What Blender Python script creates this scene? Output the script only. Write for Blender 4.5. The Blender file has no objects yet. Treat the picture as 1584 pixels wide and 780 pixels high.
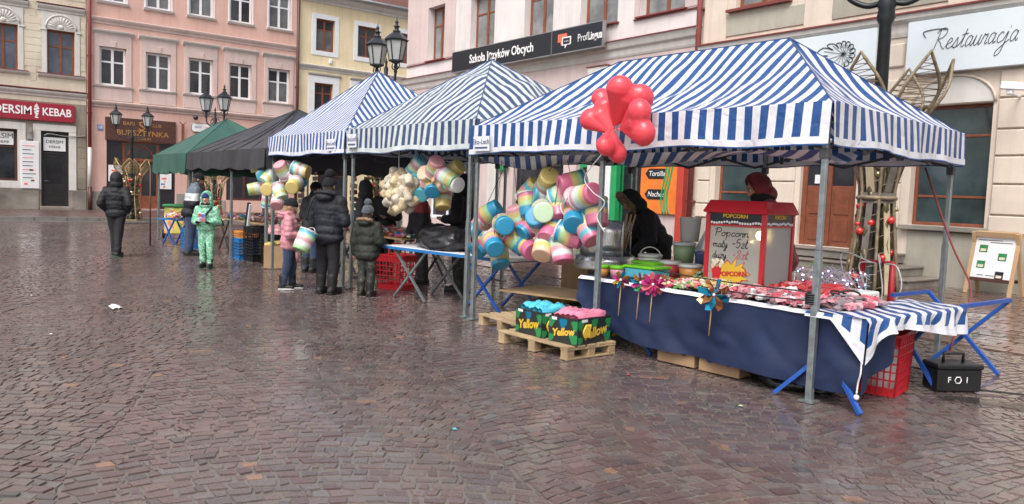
import bpy, bmesh, math, random
import numpy as np
from mathutils import Vector, Matrix, Euler, noise
S = bpy.context.scene
COL = S.collection
PI = math.pi
R = math.radians

# ---------------------------------------------------------------- camera
def setup_camera():
    a, p, r = R(37.8), R(4.25), R(2.15)
    fw = Vector((-math.cos(a)*math.cos(p), math.sin(a)*math.cos(p), -math.sin(p)))
    rt = Vector((math.sin(a), math.cos(a), 0))
    up = rt.cross(fw)
    X = rt*math.cos(r) + up*math.sin(r)
    Y = up*math.cos(r) - rt*math.sin(r)
    Z = -fw
    cd = bpy.data.cameras.new('camera'); co = bpy.data.objects.new('camera', cd); COL.objects.link(co)
    m = Matrix((X, Y, Z)).transposed().to_4x4(); m.translation = (0, 0, 1.55)
    co.matrix_world = m
    cd.sensor_fit = 'HORIZONTAL'; cd.sensor_width = 36; cd.lens = 36*1214/1584
    cd.clip_start = .05; cd.clip_end = 600
    S.camera = co
    return X, Y, fw
CX, CY, CF = setup_camera()
def proj(P):
    d = Vector(P) - Vector((0, 0, 1.55)); z = d.dot(CF)
    return 792 + 1214*d.dot(CX)/z, 390 - 1214*d.dot(CY)/z, z

# ---------------------------------------------------------------- light
SUN_EL, SUN_AZ = R(52), R(150)          # soft high light from behind the camera's left
w = bpy.data.worlds.new('World'); S.world = w; w.use_nodes = True
nt = w.node_tree; nt.nodes.clear()
sky = nt.nodes.new('ShaderNodeTexSky'); sky.sky_type = 'NISHITA'; sky.sun_disc = False
sky.sun_elevation = SUN_EL; sky.sun_rotation = SUN_AZ
sky.air_density = 1.0; sky.dust_density = 6.0; sky.ozone_density = 1.0
hs = nt.nodes.new('ShaderNodeHueSaturation'); hs.inputs['Saturation'].default_value = .45
bg = nt.nodes.new('ShaderNodeBackground'); bg.inputs['Strength'].default_value = .15
out = nt.nodes.new('ShaderNodeOutputWorld')
nt.links.new(sky.outputs[0], hs.inputs['Color']); nt.links.new(hs.outputs[0], bg.inputs[0]); nt.links.new(bg.outputs[0], out.inputs[0])
sl = bpy.data.lights.new('sun', 'SUN'); sl.energy = .6; sl.angle = R(25); sl.color = (1, .98, .95)
so = bpy.data.objects.new('sun', sl); COL.objects.link(so)
sd = Vector((math.sin(SUN_AZ)*math.cos(SUN_EL), math.cos(SUN_AZ)*math.cos(SUN_EL), math.sin(SUN_EL)))
so.rotation_euler = sd.to_track_quat('Z', 'Y').to_euler()
S.view_settings.view_transform = 'Standard'; S.view_settings.look = 'None'
S.view_settings.exposure = .7; S.view_settings.gamma = 1; S.view_settings.use_curve_mapping = False

# ---------------------------------------------------------------- materials
M = {}
def _nodes(name):
    m = bpy.data.materials.new(name); m.use_nodes = True
    n = m.node_tree; n.nodes.clear()
    o = n.nodes.new('ShaderNodeOutputMaterial'); b = n.nodes.new('ShaderNodeBsdfPrincipled')
    n.links.new(b.outputs[0], o.inputs[0])
    M[name] = m
    return m, n, b, o
def L(n, a, b): n.links.new(a, b)
def nd(n, t, **k):
    x = n.nodes.new(t)
    for kk, v in k.items(): setattr(x, kk, v)
    return x
def math_(n, op, a, b=None, c=None):
    x = nd(n, 'ShaderNodeMath', operation=op)
    for i, v in enumerate((a, b, c)):
        if v is None: continue
        if isinstance(v, (int, float)): x.inputs[i].default_value = v
        else: L(n, v, x.inputs[i])
    return x.outputs[0]
def mixc(n, f, a, b, blend='MIX'):
    x = nd(n, 'ShaderNodeMix', data_type='RGBA', blend_type=blend)
    for i, v in ((0, f), (6, a), (7, b)):
        if isinstance(v, (int, float)): x.inputs[i].default_value = v
        elif isinstance(v, tuple): x.inputs[i].default_value = (*v[:3], 1)
        else: L(n, v, x.inputs[i])
    return x.outputs[2]
def noise_(n, scale, detail=4, rough=.55, coord='Object', vec=None, dist=0):
    x = nd(n, 'ShaderNodeTexNoise'); x.inputs['Scale'].default_value = scale
    x.inputs['Detail'].default_value = detail; x.inputs['Roughness'].default_value = rough; x.inputs['Distortion'].default_value = dist
    if vec is None:
        tc = nd(n, 'ShaderNodeTexCoord'); vec = tc.outputs[coord]
    L(n, vec, x.inputs['Vector'])
    return x
def ramp(n, fac, stops):
    x = nd(n, 'ShaderNodeValToRGB'); e = x.color_ramp.elements
    while len(e) < len(stops): e.new(.5)
    for i, (p, c) in enumerate(stops):
        e[i].position = p; e[i].color = (*c[:3], 1) if isinstance(c, tuple) else (c, c, c, 1)
    L(n, fac, x.inputs[0]); return x.outputs[0]
def mat(name, col, rough=.6, metal=0, var=.12, scale=3, bump=0, bscale=40, col2=None, ior=1.5, emis=0, alpha=1, trans=0, sheen=0, coat=0, thin=0, rvar=0, amount=1, streak=0):
    if name in M: return M[name]
    m, n, b, o = _nodes(name)
    nz = noise_(n, scale, 6, .6)
    dark = tuple(max(0, c*(1-var)) for c in col); light = tuple(min(1, c*(1+var)) for c in col)
    c = ramp(n, nz.outputs[0], [(.3, dark), (.7, light)])
    if col2:
        nz2 = noise_(n, scale*.35, 5, .65)
        f = ramp(n, nz2.outputs[0], [(.45, 0.), (.7, float(amount))])
        c = mixc(n, f, c, col2)
    if streak:                                 # rain streaks and patchy repairs on plaster
        tc = nd(n, 'ShaderNodeTexCoord'); mp = nd(n, 'ShaderNodeMapping'); mp.inputs['Scale'].default_value = (2.6, 2.6, .22); L(n, tc.outputs['Object'], mp.inputs[0])
        c = mixc(n, math_(n, 'MULTIPLY', ramp(n, noise_(n, 1.6, 6, .7, vec=mp.outputs[0]).outputs[0], [(.45, 0.), (.72, 1.)]), streak), c, tuple(x*.5 for x in col))
        c = mixc(n, math_(n, 'MULTIPLY', ramp(n, noise_(n, .8, 3, .5, dist=.8).outputs[0], [(.56, 0.), (.6, 1.)]), streak*.35), c, tuple(min(1, x*1.15) for x in col))
    L(n, c, b.inputs['Base Color'])
    b.inputs['Roughness'].default_value = rough; b.inputs['Metallic'].default_value = metal; b.inputs['IOR'].default_value = ior
    if rvar:
        L(n, ramp(n, noise_(n, scale*2, 5).outputs[0], [(.3, max(0, rough-rvar)), (.7, min(1, rough+rvar))]), b.inputs['Roughness'])
    if sheen: b.inputs['Sheen Weight'].default_value = sheen
    if coat: b.inputs['Coat Weight'].default_value = coat
    if trans: b.inputs['Transmission Weight'].default_value = trans
    if alpha < 1: b.inputs['Alpha'].default_value = alpha
    if emis:
        b.inputs['Emission Strength'].default_value = emis; b.inputs['Emission Color'].default_value = (*col, 1)
    if bump:
        bn = nd(n, 'ShaderNodeBump'); bn.inputs['Strength'].default_value = bump; bn.inputs['Distance'].default_value = .01
        L(n, noise_(n, bscale, 5, .6).outputs[0], bn.inputs['Height']); L(n, bn.outputs[0], b.inputs['Normal'])
    if thin:                                   # cloth that lets some light through
        t = nd(n, 'ShaderNodeBsdfTranslucent'); L(n, c, t.inputs[0])
        mx = nd(n, 'ShaderNodeMixShader'); mx.inputs[0].default_value = thin
        L(n, b.outputs[0], mx.inputs[1]); L(n, t.outputs[0], mx.inputs[2]); L(n, mx.outputs[0], o.inputs[0])
    return m
def glassmat(name, tint=(1, 1, 1), clear=.8, rough=.08):
    if name in M: return M[name]
    m, n, b, o = _nodes(name)
    b.inputs['Base Color'].default_value = (*tint, 1); b.inputs['Roughness'].default_value = rough
    t = nd(n, 'ShaderNodeBsdfTransparent'); t.inputs[0].default_value = (*tint, 1)
    mx = nd(n, 'ShaderNodeMixShader')
    fr = nd(n, 'ShaderNodeFresnel'); fr.inputs[0].default_value = 1.45
    f = math_(n, 'ADD', fr.outputs[0], 1-clear)
    f = math_(n, 'MINIMUM', f, 1.)
    L(n, f, mx.inputs[0]); L(n, t.outputs[0], mx.inputs[1]); L(n, b.outputs[0], mx.inputs[2]); L(n, mx.outputs[0], o.inputs[0])
    return m

# ---------------------------------------------------------------- mesh builder
def rotm(rx=0, ry=0, rz=0): return Euler((rx, ry, rz)).to_matrix()
class MB:
    def __init__(s): s.v = []; s.f = []; s.m = []; s.mi = 0; s.sm = []; s.smooth = False
    def add(s, vs, fs):
        o = len(s.v); s.v += [tuple(v) for v in vs]
        for f in fs: s.f.append(tuple(i+o for i in f)); s.m.append(s.mi); s.sm.append(s.smooth)
        return s
    def box(s, x0, x1, y0, y1, z0, z1, rot=None, c=None):
        vs = [Vector((x, y, z)) for x in (x0, x1) for y in (y0, y1) for z in (z0, z1)]
        if rot is not None:
            cc = Vector(c) if c is not None else Vector(((x0+x1)/2, (y0+y1)/2, (z0+z1)/2))
            vs = [rot @ (v-cc)+cc for v in vs]
        return s.add(vs, [(0, 1, 3, 2), (4, 6, 7, 5), (0, 4, 5, 1), (2, 3, 7, 6), (0, 2, 6, 4), (1, 5, 7, 3)])
    def bar(s, p0, p1, w, h=None, up=(0, 0, 1)):
        h = h or w; p0 = Vector(p0); p1 = Vector(p1); d = (p1-p0).normalized(); u = Vector(up)
        if abs(d.dot(u)) > .98: u = Vector((1, 0, 0))
        a = d.cross(u).normalized()*w/2; b = a.cross(d).normalized()*h/2
        vs = [p+sa*a+sb*b for p in (p0, p1) for sa, sb in ((-1, -1), (1, -1), (1, 1), (-1, 1))]
        return s.add(vs, [(3, 2, 1, 0), (4, 5, 6, 7), (0, 1, 5, 4), (1, 2, 6, 5), (2, 3, 7, 6), (3, 0, 4, 7)])
    def tube(s, pts, r, n=8, cap=True, closed=False):
        pts = [Vector(p) for p in pts]; k = len(pts)
        rs = r if isinstance(r, (list, tuple)) else [r]*k
        vs = []; prev = None
        for i, p in enumerate(pts):
            if closed: t = (pts[(i+1) % k]-pts[i-1])
            else: t = pts[min(i+1, k-1)]-pts[max(i-1, 0)]
            t = t.normalized() if t.length > 1e-9 else Vector((0, 0, 1))
            if prev is None:
                u = Vector((0, 0, 1)) if abs(t.z) < .9 else Vector((1, 0, 0))
                a = t.cross(u).normalized()
            else:
                a = prev-t*prev.dot(t)
                a = a.normalized() if a.length > 1e-6 else t.orthogonal().normalized()
            prev = a; b = t.cross(a)
            for j in range(n):
                q = 2*PI*j/n; vs.append(p+(a*math.cos(q)+b*math.sin(q))*rs[i])
        fs = []
        for i in range(k if closed else k-1):
            i2 = (i+1) % k
            for j in range(n): fs.append((i*n+j, i*n+(j+1) % n, i2*n+(j+1) % n, i2*n+j))
        sm = s.smooth; s.smooth = True; s.add(vs, fs); s.smooth = sm
        if cap and not closed:
            o = len(s.v)-len(vs)
            s.f.append(tuple(o+j for j in range(n))[::-1]); s.m.append(s.mi); s.sm.append(False)
            s.f.append(tuple(o+(k-1)*n+j for j in range(n))); s.m.append(s.mi); s.sm.append(False)
        return s
    def cyl(s, p0, p1, r0, r1=None, n=12): return s.tube([p0, p1], [r0, r1 if r1 is not None else r0], n)
    def lathe(s, prof, n=16, mx=None, flat=False):
        mx = mx or Matrix(); vs = []
        for r, z in prof:
            for j in range(n): vs.append(mx @ Vector((r*math.cos(2*PI*j/n), r*math.sin(2*PI*j/n), z)))
        k = len(prof); fs = [(i*n+j, i*n+(j+1) % n, (i+1)*n+(j+1) % n, (i+1)*n+j) for i in range(k-1) for j in range(n)]
        sm = s.smooth; s.smooth = not flat; s.add(vs, fs); s.smooth = sm
        o = len(s.v)-len(vs)
        if prof[0][0] > 1e-4: s.f.append(tuple(o+j for j in range(n))[::-1]); s.m.append(s.mi); s.sm.append(False)
        if prof[-1][0] > 1e-4: s.f.append(tuple(o+(k-1)*n+j for j in range(n))); s.m.append(s.mi); s.sm.append(False)
        return s
    def prism(s, poly, y0, y1):          # polygon in x,z extruded along y
        n = len(poly)
        vs = [(x, y0, z) for x, z in poly]+[(x, y1, z) for x, z in poly]
        return s.add(vs, [tuple(range(n)), tuple(range(2*n-1, n-1, -1))]+[(i, i+n, (i+1) % n+n, (i+1) % n) for i in range(n)])
    def sphere(s, c, r, n=12, m=8, sc=(1, 1, 1), rot=None):
        prof = [(max(1e-5, math.sin(PI*i/m)), -math.cos(PI*i/m)) for i in range(m+1)]
        mx = Matrix.Translation(c) @ (rot.to_4x4() if rot is not None else Matrix()) @ Matrix.Diagonal((r*sc[0], r*sc[1], r*sc[2], 1))
        return s.lathe(prof, n, mx)
    def grid(s, fn, nu, nv, thick=0):
        vs = [fn(i/nu, j/nv) for i in range(nu+1) for j in range(nv+1)]
        fs = [(i*(nv+1)+j, (i+1)*(nv+1)+j, (i+1)*(nv+1)+j+1, i*(nv+1)+j+1) for i in range(nu) for j in range(nv)]
        sm = s.smooth; s.smooth = True; s.add(vs, fs); s.smooth = sm
        return s
    def mesh(s, name, mats):
        me = bpy.data.meshes.new(name); me.from_pydata(s.v, [], s.f)
        for m in (mats if isinstance(mats, (list, tuple)) else [mats]):
            me.materials.append(M[m] if isinstance(m, str) else m)
        me.polygons.foreach_set('material_index', s.m); me.polygons.foreach_set('use_smooth', s.sm); me.update()
        return me
    def build(s, name, mats, parent=None, loc=None, rot=None, bevel=0, fix=True, seg=1, thick=0, merge=False):
        me = s.mesh(name, mats)
        if fix or bevel or merge:
            b = bmesh.new(); b.from_mesh(me)
            if merge: bmesh.ops.remove_doubles(b, verts=b.verts, dist=1e-5)
            if bevel: bmesh.ops.bevel(b, geom=[e for e in b.edges if len(e.link_faces) == 2 and e.calc_face_angle() > .6], offset=bevel, segments=seg, affect='EDGES', profile=.7)
            if fix: bmesh.ops.recalc_face_normals(b, faces=b.faces)
            b.to_mesh(me); b.free()
        o = bpy.data.objects.new(name, me); COL.objects.link(o)
        if parent is not None: o.parent = parent
        if loc is not None: o.location = loc
        if rot is not None: o.rotation_euler = rot
        if thick:
            sm = o.modifiers.new('solid', 'SOLIDIFY'); sm.thickness = thick; sm.offset = 0
        return o
def tag(o, label=None, cat=None, group=None, kind=None):
    if label: o['label'] = label
    if cat: o['category'] = cat
    if group: o['group'] = group
    if kind: o['kind'] = kind
    return o
def thing(name, label, cat, loc=(0, 0, 0), rz=0, group=None):
    o = bpy.data.objects.new(name, None); COL.objects.link(o); o.empty_display_size = .1
    o.location = loc; o.rotation_euler = (0, 0, rz)
    return tag(o, label, cat, group)
def copy_tree(o, parent=None):
    c = o.copy(); COL.objects.link(c)
    if parent is not None: c.parent = parent
    for ch in o.children: copy_tree(ch, c)
    return c
TMP = bpy.data.scenes.new('workbench')
def baked(ob):
    """apply an object's modifiers into a fresh mesh (evaluated alone, in a scratch scene)"""
    TMP.collection.objects.link(ob); vl = TMP.view_layers[0]; vl.update(); dg = vl.depsgraph
    me = bpy.data.meshes.new_from_object(ob.evaluated_get(dg)); return me
def text(name, s, size, mt, parent, loc, rot=(PI/2, 0, 0), align='CENTER', shear=0, ext=.004, width=1, bold=0, space=1):
    cu = bpy.data.curves.new('t', 'FONT'); cu.body = s; cu.size = size; cu.align_x = align; cu.align_y = 'CENTER'
    cu.extrude = ext; cu.shear = shear; cu.offset = bold; cu.space_character = space; cu.resolution_u = 3
    t = bpy.data.objects.new('t', cu)
    me = baked(t); bpy.data.objects.remove(t); bpy.data.curves.remove(cu)
    me.materials.clear(); me.materials.append(M[mt])
    o = bpy.data.objects.new(name, me); COL.objects.link(o); o.parent = parent
    o.location = loc; o.rotation_euler = rot; o.scale = (width, 1, 1)
    return o
def spline(pts, n=6):
    """Catmull-Rom through points"""
    P = [Vector(p) for p in pts]; P = [P[0]*2-P[1]]+P+[P[-1]*2-P[-2]]; out = []
    for i in range(1, len(P)-2):
        a, b, c, d = P[i-1:i+3]
        for k in range(n):
            t = k/n
            out.append(.5*((2*b)+(c-a)*t+(2*a-5*b+4*c-d)*t*t+(3*b-3*c+d-a)*t**3))
    out.append(P[-2]); return out
GL = {  # single-stroke handwriting, unit x-height .5, each glyph: (advance, [strokes])
 'R': (.75, [[(.1, 0), (.15, .5), (.2, 1)], [(0, .8), (.2, 1), (.5, 1), (.6, .8), (.45, .58), (.2, .5), (.4, .3), (.55, .1), (.75, 0)]]),
 'P': (.65, [[(.1, -.05), (.15, .5), (.2, 1)], [(0, .8), (.2, 1), (.5, .98), (.6, .75), (.45, .52), (.2, .48)]]),
 'e': (.42, [[(0, .1), (.15, .22), (.32, .32), (.3, .46), (.18, .48), (.08, .3), (.1, .08), (.25, 0), (.42, .1)]]),
 's': (.38, [[(0, .05), (.2, .48), (.24, .3), (.28, .1), (.16, 0), (.06, .04), (.2, .02), (.38, .1)]]),
 't': (.34, [[(0, .1), (.14, .4), (.22, .85), (.16, .3), (.16, .06), (.26, 0), (.34, .1)], [(.02, .58), (.38, .62)]]),
 'a': (.46, [[(.34, .42), (.2, .5), (.06, .34), (.06, .1), (.16, 0), (.3, .16), (.36, .46), (.32, .12), (.38, 0), (.46, .1)]]),
 'u': (.46, [[(0, .1), (.1, .48), (.06, .12), (.16, 0), (.3, .16), (.36, .48), (.32, .12), (.38, 0), (.46, .1)]]),
 'r': (.36, [[(0, .1), (.1, .5), (.14, .42), (.28, .46), (.24, .1), (.28, 0), (.36, .1)]]),
 'c': (.4, [[(.32, .4), (.22, .48), (.08, .32), (.08, .1), (.2, 0), (.4, .1)]]),
 'j': (.32, [[(0, .1), (.14, .48), (.12, 0), (.06, -.45), (-.14, -.6), (-.2, -.42), (.05, -.15), (.32, .1)], [(.18, .66), (.19, .7)]]),
 'o': (.44, [[(.22, .5), (.06, .34), (.06, .1), (.2, 0), (.34, .14), (.34, .38), (.22, .5), (.3, .42), (.44, .44)]]),
 'p': (.46, [[(0, .2), (.1, .5), (.06, -.45)], [(.09, .3), (.24, .5), (.38, .36), (.34, .08), (.2, 0), (.1, .08)]]),
 'n': (.46, [[(0, .3), (.08, .5), (.08, 0)], [(.08, .3), (.22, .5), (.32, .4), (.32, .1), (.38, 0), (.46, .1)]]),
 'm': (.66, [[(0, .3), (.08, .5), (.08, 0)], [(.08, .3), (.2, .5), (.28, .38), (.28, 0)], [(.28, .3), (.42, .5), (.5, .38), (.5, .06), (.66, .08)]]),
 'ł': (.3, [[(0, .1), (.14, .6), (.18, 1), (.1, .6), (.1, .1), (.18, 0), (.3, .1)], [(0, .5), (.28, .66)]]),
 'y': (.44, [[(0, .4), (.08, .5), (.08, .16), (.2, .06), (.34, .5), (.3, 0), (.22, -.45), (.06, -.5), (.1, -.25), (.44, .1)]]),
 'd': (.48, [[(.32, .4), (.2, .5), (.06, .34), (.06, .1), (.16, 0), (.3, .16), (.36, 1), (.34, .12), (.48, .08)]]),
 'ż': (.4, [[(.04, .48), (.32, .48), (.06, .02), (.36, .02)], [(.2, .64), (.21, .68)]]),
 'z': (.4, [[(.04, .48), (.32, .48), (.06, .02), (.36, .02)]]),
 '5': (.55, [[(.45, .95), (.15, .95), (.1, .55), (.35, .6), (.42, .3), (.25, 0), (.05, .1)]]),
 '8': (.55, [[(.4, .85), (.2, .95), (.08, .75), (.35, .4), (.38, .12), (.2, 0), (.06, .15), (.35, .6), (.42, .85)]]),
 '-': (.4, [[(.05, .4), (.3, .42)]]), ' ': (.35, []),
}
def handwriting(mb, s, x, z, h, y, r, shear=.25, width=1.0):
    for ch in s:
        adv, st = GL[ch]
        for k in st:
            pts = spline([(x+(px+pz*shear)*h*width, y, z+pz*h) for px, pz in k], 4)
            mb.tube(pts, r, 4)
        x += adv*h*width
    return x
def nz3(x, y, z): return noise.noise(Vector((x, y, z)))
def cap(mb, p0, p1, r0, r1, n=14):
    p0, p1 = Vector(p0), Vector(p1); d = p1-p0
    if d.length < 1e-5: d = Vector((0, 0, .001))
    q = d.to_track_quat('Z', 'Y'); h = d.length
    prof = [(max(1e-4, r0*math.sin(PI/2*i/4)), -r0*math.cos(PI/2*i/4)) for i in range(5)]+[(max(1e-4, r1*math.cos(PI/2*i/4)), h+r1*math.sin(PI/2*i/4)) for i in range(5)]
    mb.lathe(prof, n, Matrix.Translation(p0) @ q.to_matrix().to_4x4())
def ell(mb, c, r, rot=None): mb.sphere(c, 1, 16, 12, r, rot)
def union(name, prims, voxel, mt, parent, disp=None, matfn=None, cut=None, smooth=4, solid=0):
    mb = MB()
    for p in prims: (cap if p[0] == 'c' else ell)(mb, *p[1:])
    me = mb.mesh('tmp', mt)
    ob = bpy.data.objects.new('tmp', me)
    rm = ob.modifiers.new('r', 'REMESH'); rm.mode = 'VOXEL'; rm.voxel_size = voxel
    if smooth: s_ = ob.modifiers.new('s', 'SMOOTH'); s_.iterations = smooth; s_.factor = .5
    m2 = baked(ob); bpy.data.objects.remove(ob); bpy.data.meshes.remove(me); m2.name = name
    m2.materials.clear()
    for x in (mt if isinstance(mt, (list, tuple)) else [mt]): m2.materials.append(M[x])
    b = bmesh.new(); b.from_mesh(m2)
    if cut: bmesh.ops.delete(b, geom=[f for f in b.faces if cut(f.calc_center_median())], context='FACES')
    if disp:
        b.normal_update()
        mv = [(v, v.normal*disp(v.co, v.normal)) for v in b.verts]
        for v, d in mv: v.co += d
    for f in b.faces:
        f.smooth = True
        if matfn: f.material_index = matfn(f.calc_center_median())
    b.to_mesh(m2); b.free()
    o = bpy.data.objects.new(name, m2); COL.objects.link(o); o.parent = parent
    if solid: s_ = o.modifiers.new('solid', 'SOLIDIFY'); s_.thickness = solid; s_.offset = 1
    return o
rng = random.Random(7)
# ================================================================ ground
def wetmat(name, joint=False):
    m, n, b, o = _nodes(name)
    tc = nd(n, 'ShaderNodeTexCoord'); geo = nd(n, 'ShaderNodeNewGeometry')
    pos = geo.outputs['Position']
    fine = noise_(n, 38, 6, .65, vec=pos); big = noise_(n, .55, 4, .55, vec=pos, dist=.6); mid = noise_(n, 3.2, 5, .6, vec=pos)
    if joint:
        c = ramp(n, fine.outputs[0], [(.25, (.095, .082, .071)), (.75, (.185, .160, .140))])
    else:
        at = nd(n, 'ShaderNodeAttribute', attribute_name='Col')
        c = mixc(n, .55, at.outputs['Color'], ramp(n, fine.outputs[0], [(.2, .5), (.8, .95)]), 'MULTIPLY')
        c = mixc(n, math_(n, 'MULTIPLY', ramp(n, mid.outputs[0], [(.42, 0.), (.75, 1.)]), .45), c, (.125, .105, .09))
    L(n, c, b.inputs['Base Color'])
    r = ramp(n, big.outputs[0], [(.35, .14 if not joint else .22), (.65, .34 if not joint else .5)])
    r2 = math_(n, 'ADD', r, math_(n, 'MULTIPLY', math_(n, 'SUBTRACT', fine.outputs[0], .5), .3))
    L(n, r2, b.inputs['Roughness']); b.inputs['IOR'].default_value = 1.45
    wet = ramp(n, big.outputs[0], [(.3, .95), (.7, .35)]); L(n, wet, b.inputs['Coat Weight']); b.inputs['Coat Roughness'].default_value = .13; b.inputs['Coat IOR'].default_value = 1.36
    bp = nd(n, 'ShaderNodeBump'); bp.inputs['Strength'].default_value = .35; bp.inputs['Distance'].default_value = .005
    L(n, math_(n, 'ADD', fine.outputs[0], math_(n, 'MULTIPLY', mid.outputs[0], 1.2)), bp.inputs['Height']); L(n, bp.outputs[0], b.inputs['Normal'])
    return m
wetmat('sett'); wetmat('joint', True)
mat('pavement_slab', (.10, .062, .055), .35, var=.3, scale=2.5, bump=.3, bscale=12, rvar=.15)
mat('kerb_stone', (.16, .15, .14), .55, var=.25, scale=4, bump=.3)

def sheet(name, x0, x1, y0, y1, z, mt, parent=None):
    return MB().add([(x0, y0, z), (x1, y0, z), (x1, y1, z), (x0, y1, z)], [(0, 1, 2, 3)]).build(name, mt, parent, fix=False)
plaza = tag(sheet('plaza', -260, 160, -160, 260, -.004, 'joint'), kind='structure')

def stones(quads, cols, rs, hs, inset):
    """quads (n,4,2) -> verts (n,8,3), low chamfered setts"""
    n = len(quads); c = quads.mean(1, keepdims=True)
    out_ = np.zeros((n, 8, 3)); out_[:, :4, :2] = quads; out_[:, :4, 2] = -.02
    top = c+(quads-c)*(1-inset)
    out_[:, 4:, :2] = top
    tilt = rs.normal(0, .010, (n, 1, 2)); out_[:, 4:, 2] = hs[:, None]+((top-c)*tilt).sum(2)
    return out_
SF = np.array([[4, 5, 6, 7], [0, 1, 5, 4], [1, 2, 6, 5], [2, 3, 7, 6], [3, 0, 4, 7]])
def stone_mesh(name, V, cols, mt):
    n = len(V); me = bpy.data.meshes.new(name)
    me.vertices.add(n*8); me.vertices.foreach_set('co', V.reshape(-1))
    F = (SF[None]+(np.arange(n)*8)[:, None, None]).reshape(-1)
    me.loops.add(len(F)); me.loops.foreach_set('vertex_index', F.astype(np.int32))
    me.polygons.add(n*5); me.polygons.foreach_set('loop_start', np.arange(0, n*20, 4, dtype=np.int32))
    a = me.color_attributes.new('Col', 'FLOAT_COLOR', 'POINT')
    cc = np.ones((n*8, 4)); cc[:, :3] = np.repeat(cols, 8, 0); a.data.foreach_set('color', cc.reshape(-1))
    me.materials.append(M[mt]); me.update(calc_edges=True); me.validate(); me.polygons.foreach_set('use_smooth', [False]*len(me.polygons))
    return me
def scatter_stones(V, cols, parent, name, plural, nmax, mt):
    c = V[:, 4:, :].mean(1)
    d = c-np.array([0, 0, 1.55]); z = d@np.array(CF)
    px = 792+1214*(d@np.array(CX))/np.maximum(z, .01); py = 390-1214*(d@np.array(CY))/np.maximum(z, .01)
    ok = (z > 1) & (px > 8) & (px < 1576) & (py > 100) & (py < 772)
    idx = np.where(ok)[0]; idx = idx[np.argsort(z[idx])][:nmax]
    rest = np.ones(len(V), bool); rest[idx] = False
    for i in idx:
        o = bpy.data.objects.new(name, stone_mesh(name, V[i:i+1]-np.array([c[i][0], c[i][1], 0]), cols[i:i+1], mt)); COL.objects.link(o)
        o.parent = parent; o.location = (c[i][0], c[i][1], 0)
    o = bpy.data.objects.new(plural, stone_mesh(plural, V[rest], cols[rest], mt)); COL.objects.link(o); o.parent = parent
    tag(o, kind='stuff')

def build_setts():
    # strips are laid one beside the other: t must be absolute, so build it here
    rs = np.random.RandomState(3)
    a = R(37.8-14); ds = np.array([-math.cos(a), math.sin(a)]); dt = np.array([math.sin(a), math.cos(a)])
    wd, row, A, nst = 2.3, .088, .26, 25
    K, I = np.meshgrid(np.arange(-18, 24), np.arange(-18, 480), indexing='ij'); K = K.ravel(); I = I.ravel()
    s0 = I*row; t0 = K*wd
    cx = ds[0]*(s0+.25)+dt[0]*t0; cy = ds[1]*(s0+.25)+dt[1]*t0
    D = np.stack([cx, cy, np.full(len(cx), -1.55)], 1); zz = D@np.array(CF); xx = (D@np.array(CX))/np.maximum(zz, .6)
    ok = (zz > -.5) & (zz < 42) & (np.abs(xx) < .72+2.4/np.maximum(zz, 1)) & (cx > -32.4) & (cy < 11) & (cy > -32)
    K, I, s0, t0 = K[ok], I[ok], s0[ok], t0[ok]; n = len(K)
    e = np.linspace(-.5, .5, nst+1)[None]+rs.normal(0, .012, (n, nst+1)); e[I % 2 == 1, 1:-1] += .45/nst; e[:, 0] = -.5; e[:, -1] = .5
    A_ = A*(1+.2*np.sin(K*2.1))[:, None]; ph = .04*np.sin(s0*1.7+K)[:, None]+.03*np.sin(s0*3.1-K*2)[:, None]
    e0 = np.clip(e, -.5, .5)
    cur = lambda x: A_*(1-(2*x)**2)
    ja = rs.normal(0, .006, (n, nst+1))
    sa = s0[:, None]+ph+cur(e0)+rs.normal(0, .006, (n, nst+1)); ta = t0[:, None]+e0*wd+ja
    e1 = np.clip(e0+row*(8*A_*e0/wd)/wd, -.5, .5)
    sb = s0[:, None]+ph+row+cur(e1)+rs.normal(0, .006, (n, nst+1)); tb = t0[:, None]+e1*wd+ja+rs.normal(0, .008, (n, nst+1))
    g = .0045+np.abs(rs.normal(0, .003, (n, nst)))
    q = np.zeros((n, nst, 4, 2))
    q[:, :, 0] = np.stack([sa[:, :-1]+g, ta[:, :-1]+g], -1); q[:, :, 1] = np.stack([sa[:, 1:]+g, ta[:, 1:]-g], -1)
    q[:, :, 2] = np.stack([sb[:, 1:]-g, tb[:, 1:]-g], -1); q[:, :, 3] = np.stack([sb[:, :-1]-g, tb[:, :-1]+g], -1)
    q[..., 1] += .10*np.sin(q[..., 0]*.8)+.05*np.sin(q[..., 0]*2.3+1)
    q = q.reshape(-1, 4, 2)+rs.normal(0, .0045, (n*nst, 4, 2))
    P = q[:, :, :1]*ds+q[:, :, 1:]*dt
    c = P.mean(1); keep = (c[:, 0] > -31.55) & (c[:, 1] < 9.55)
    P = P[keep]; N = len(P)
    hs = rs.normal(.0035, .0022, N)
    base = np.array([[.19, .122, .12], [.21, .145, .142], [.17, .102, .104], [.20, .165, .162], [.155, .118, .122], [.22, .148, .135]])
    cols = base[rs.randint(0, len(base), N)]*.75*rs.uniform(.84, 1.16, (N, 1))
    cols = cols*.88+.12*cols.mean(1, keepdims=True)*np.array([1.06, 1., .95])
    od = rs.rand(N); cols[od < .006] = (.30, .17, .11); cols[(od > .006) & (od < .014)] = (.08, .075, .08)
    V = stones(P, cols, rs, hs, .07)
    scatter_stones(V, cols, plaza, 'cobble', 'cobbles', 300, 'sett')
build_setts()
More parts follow.
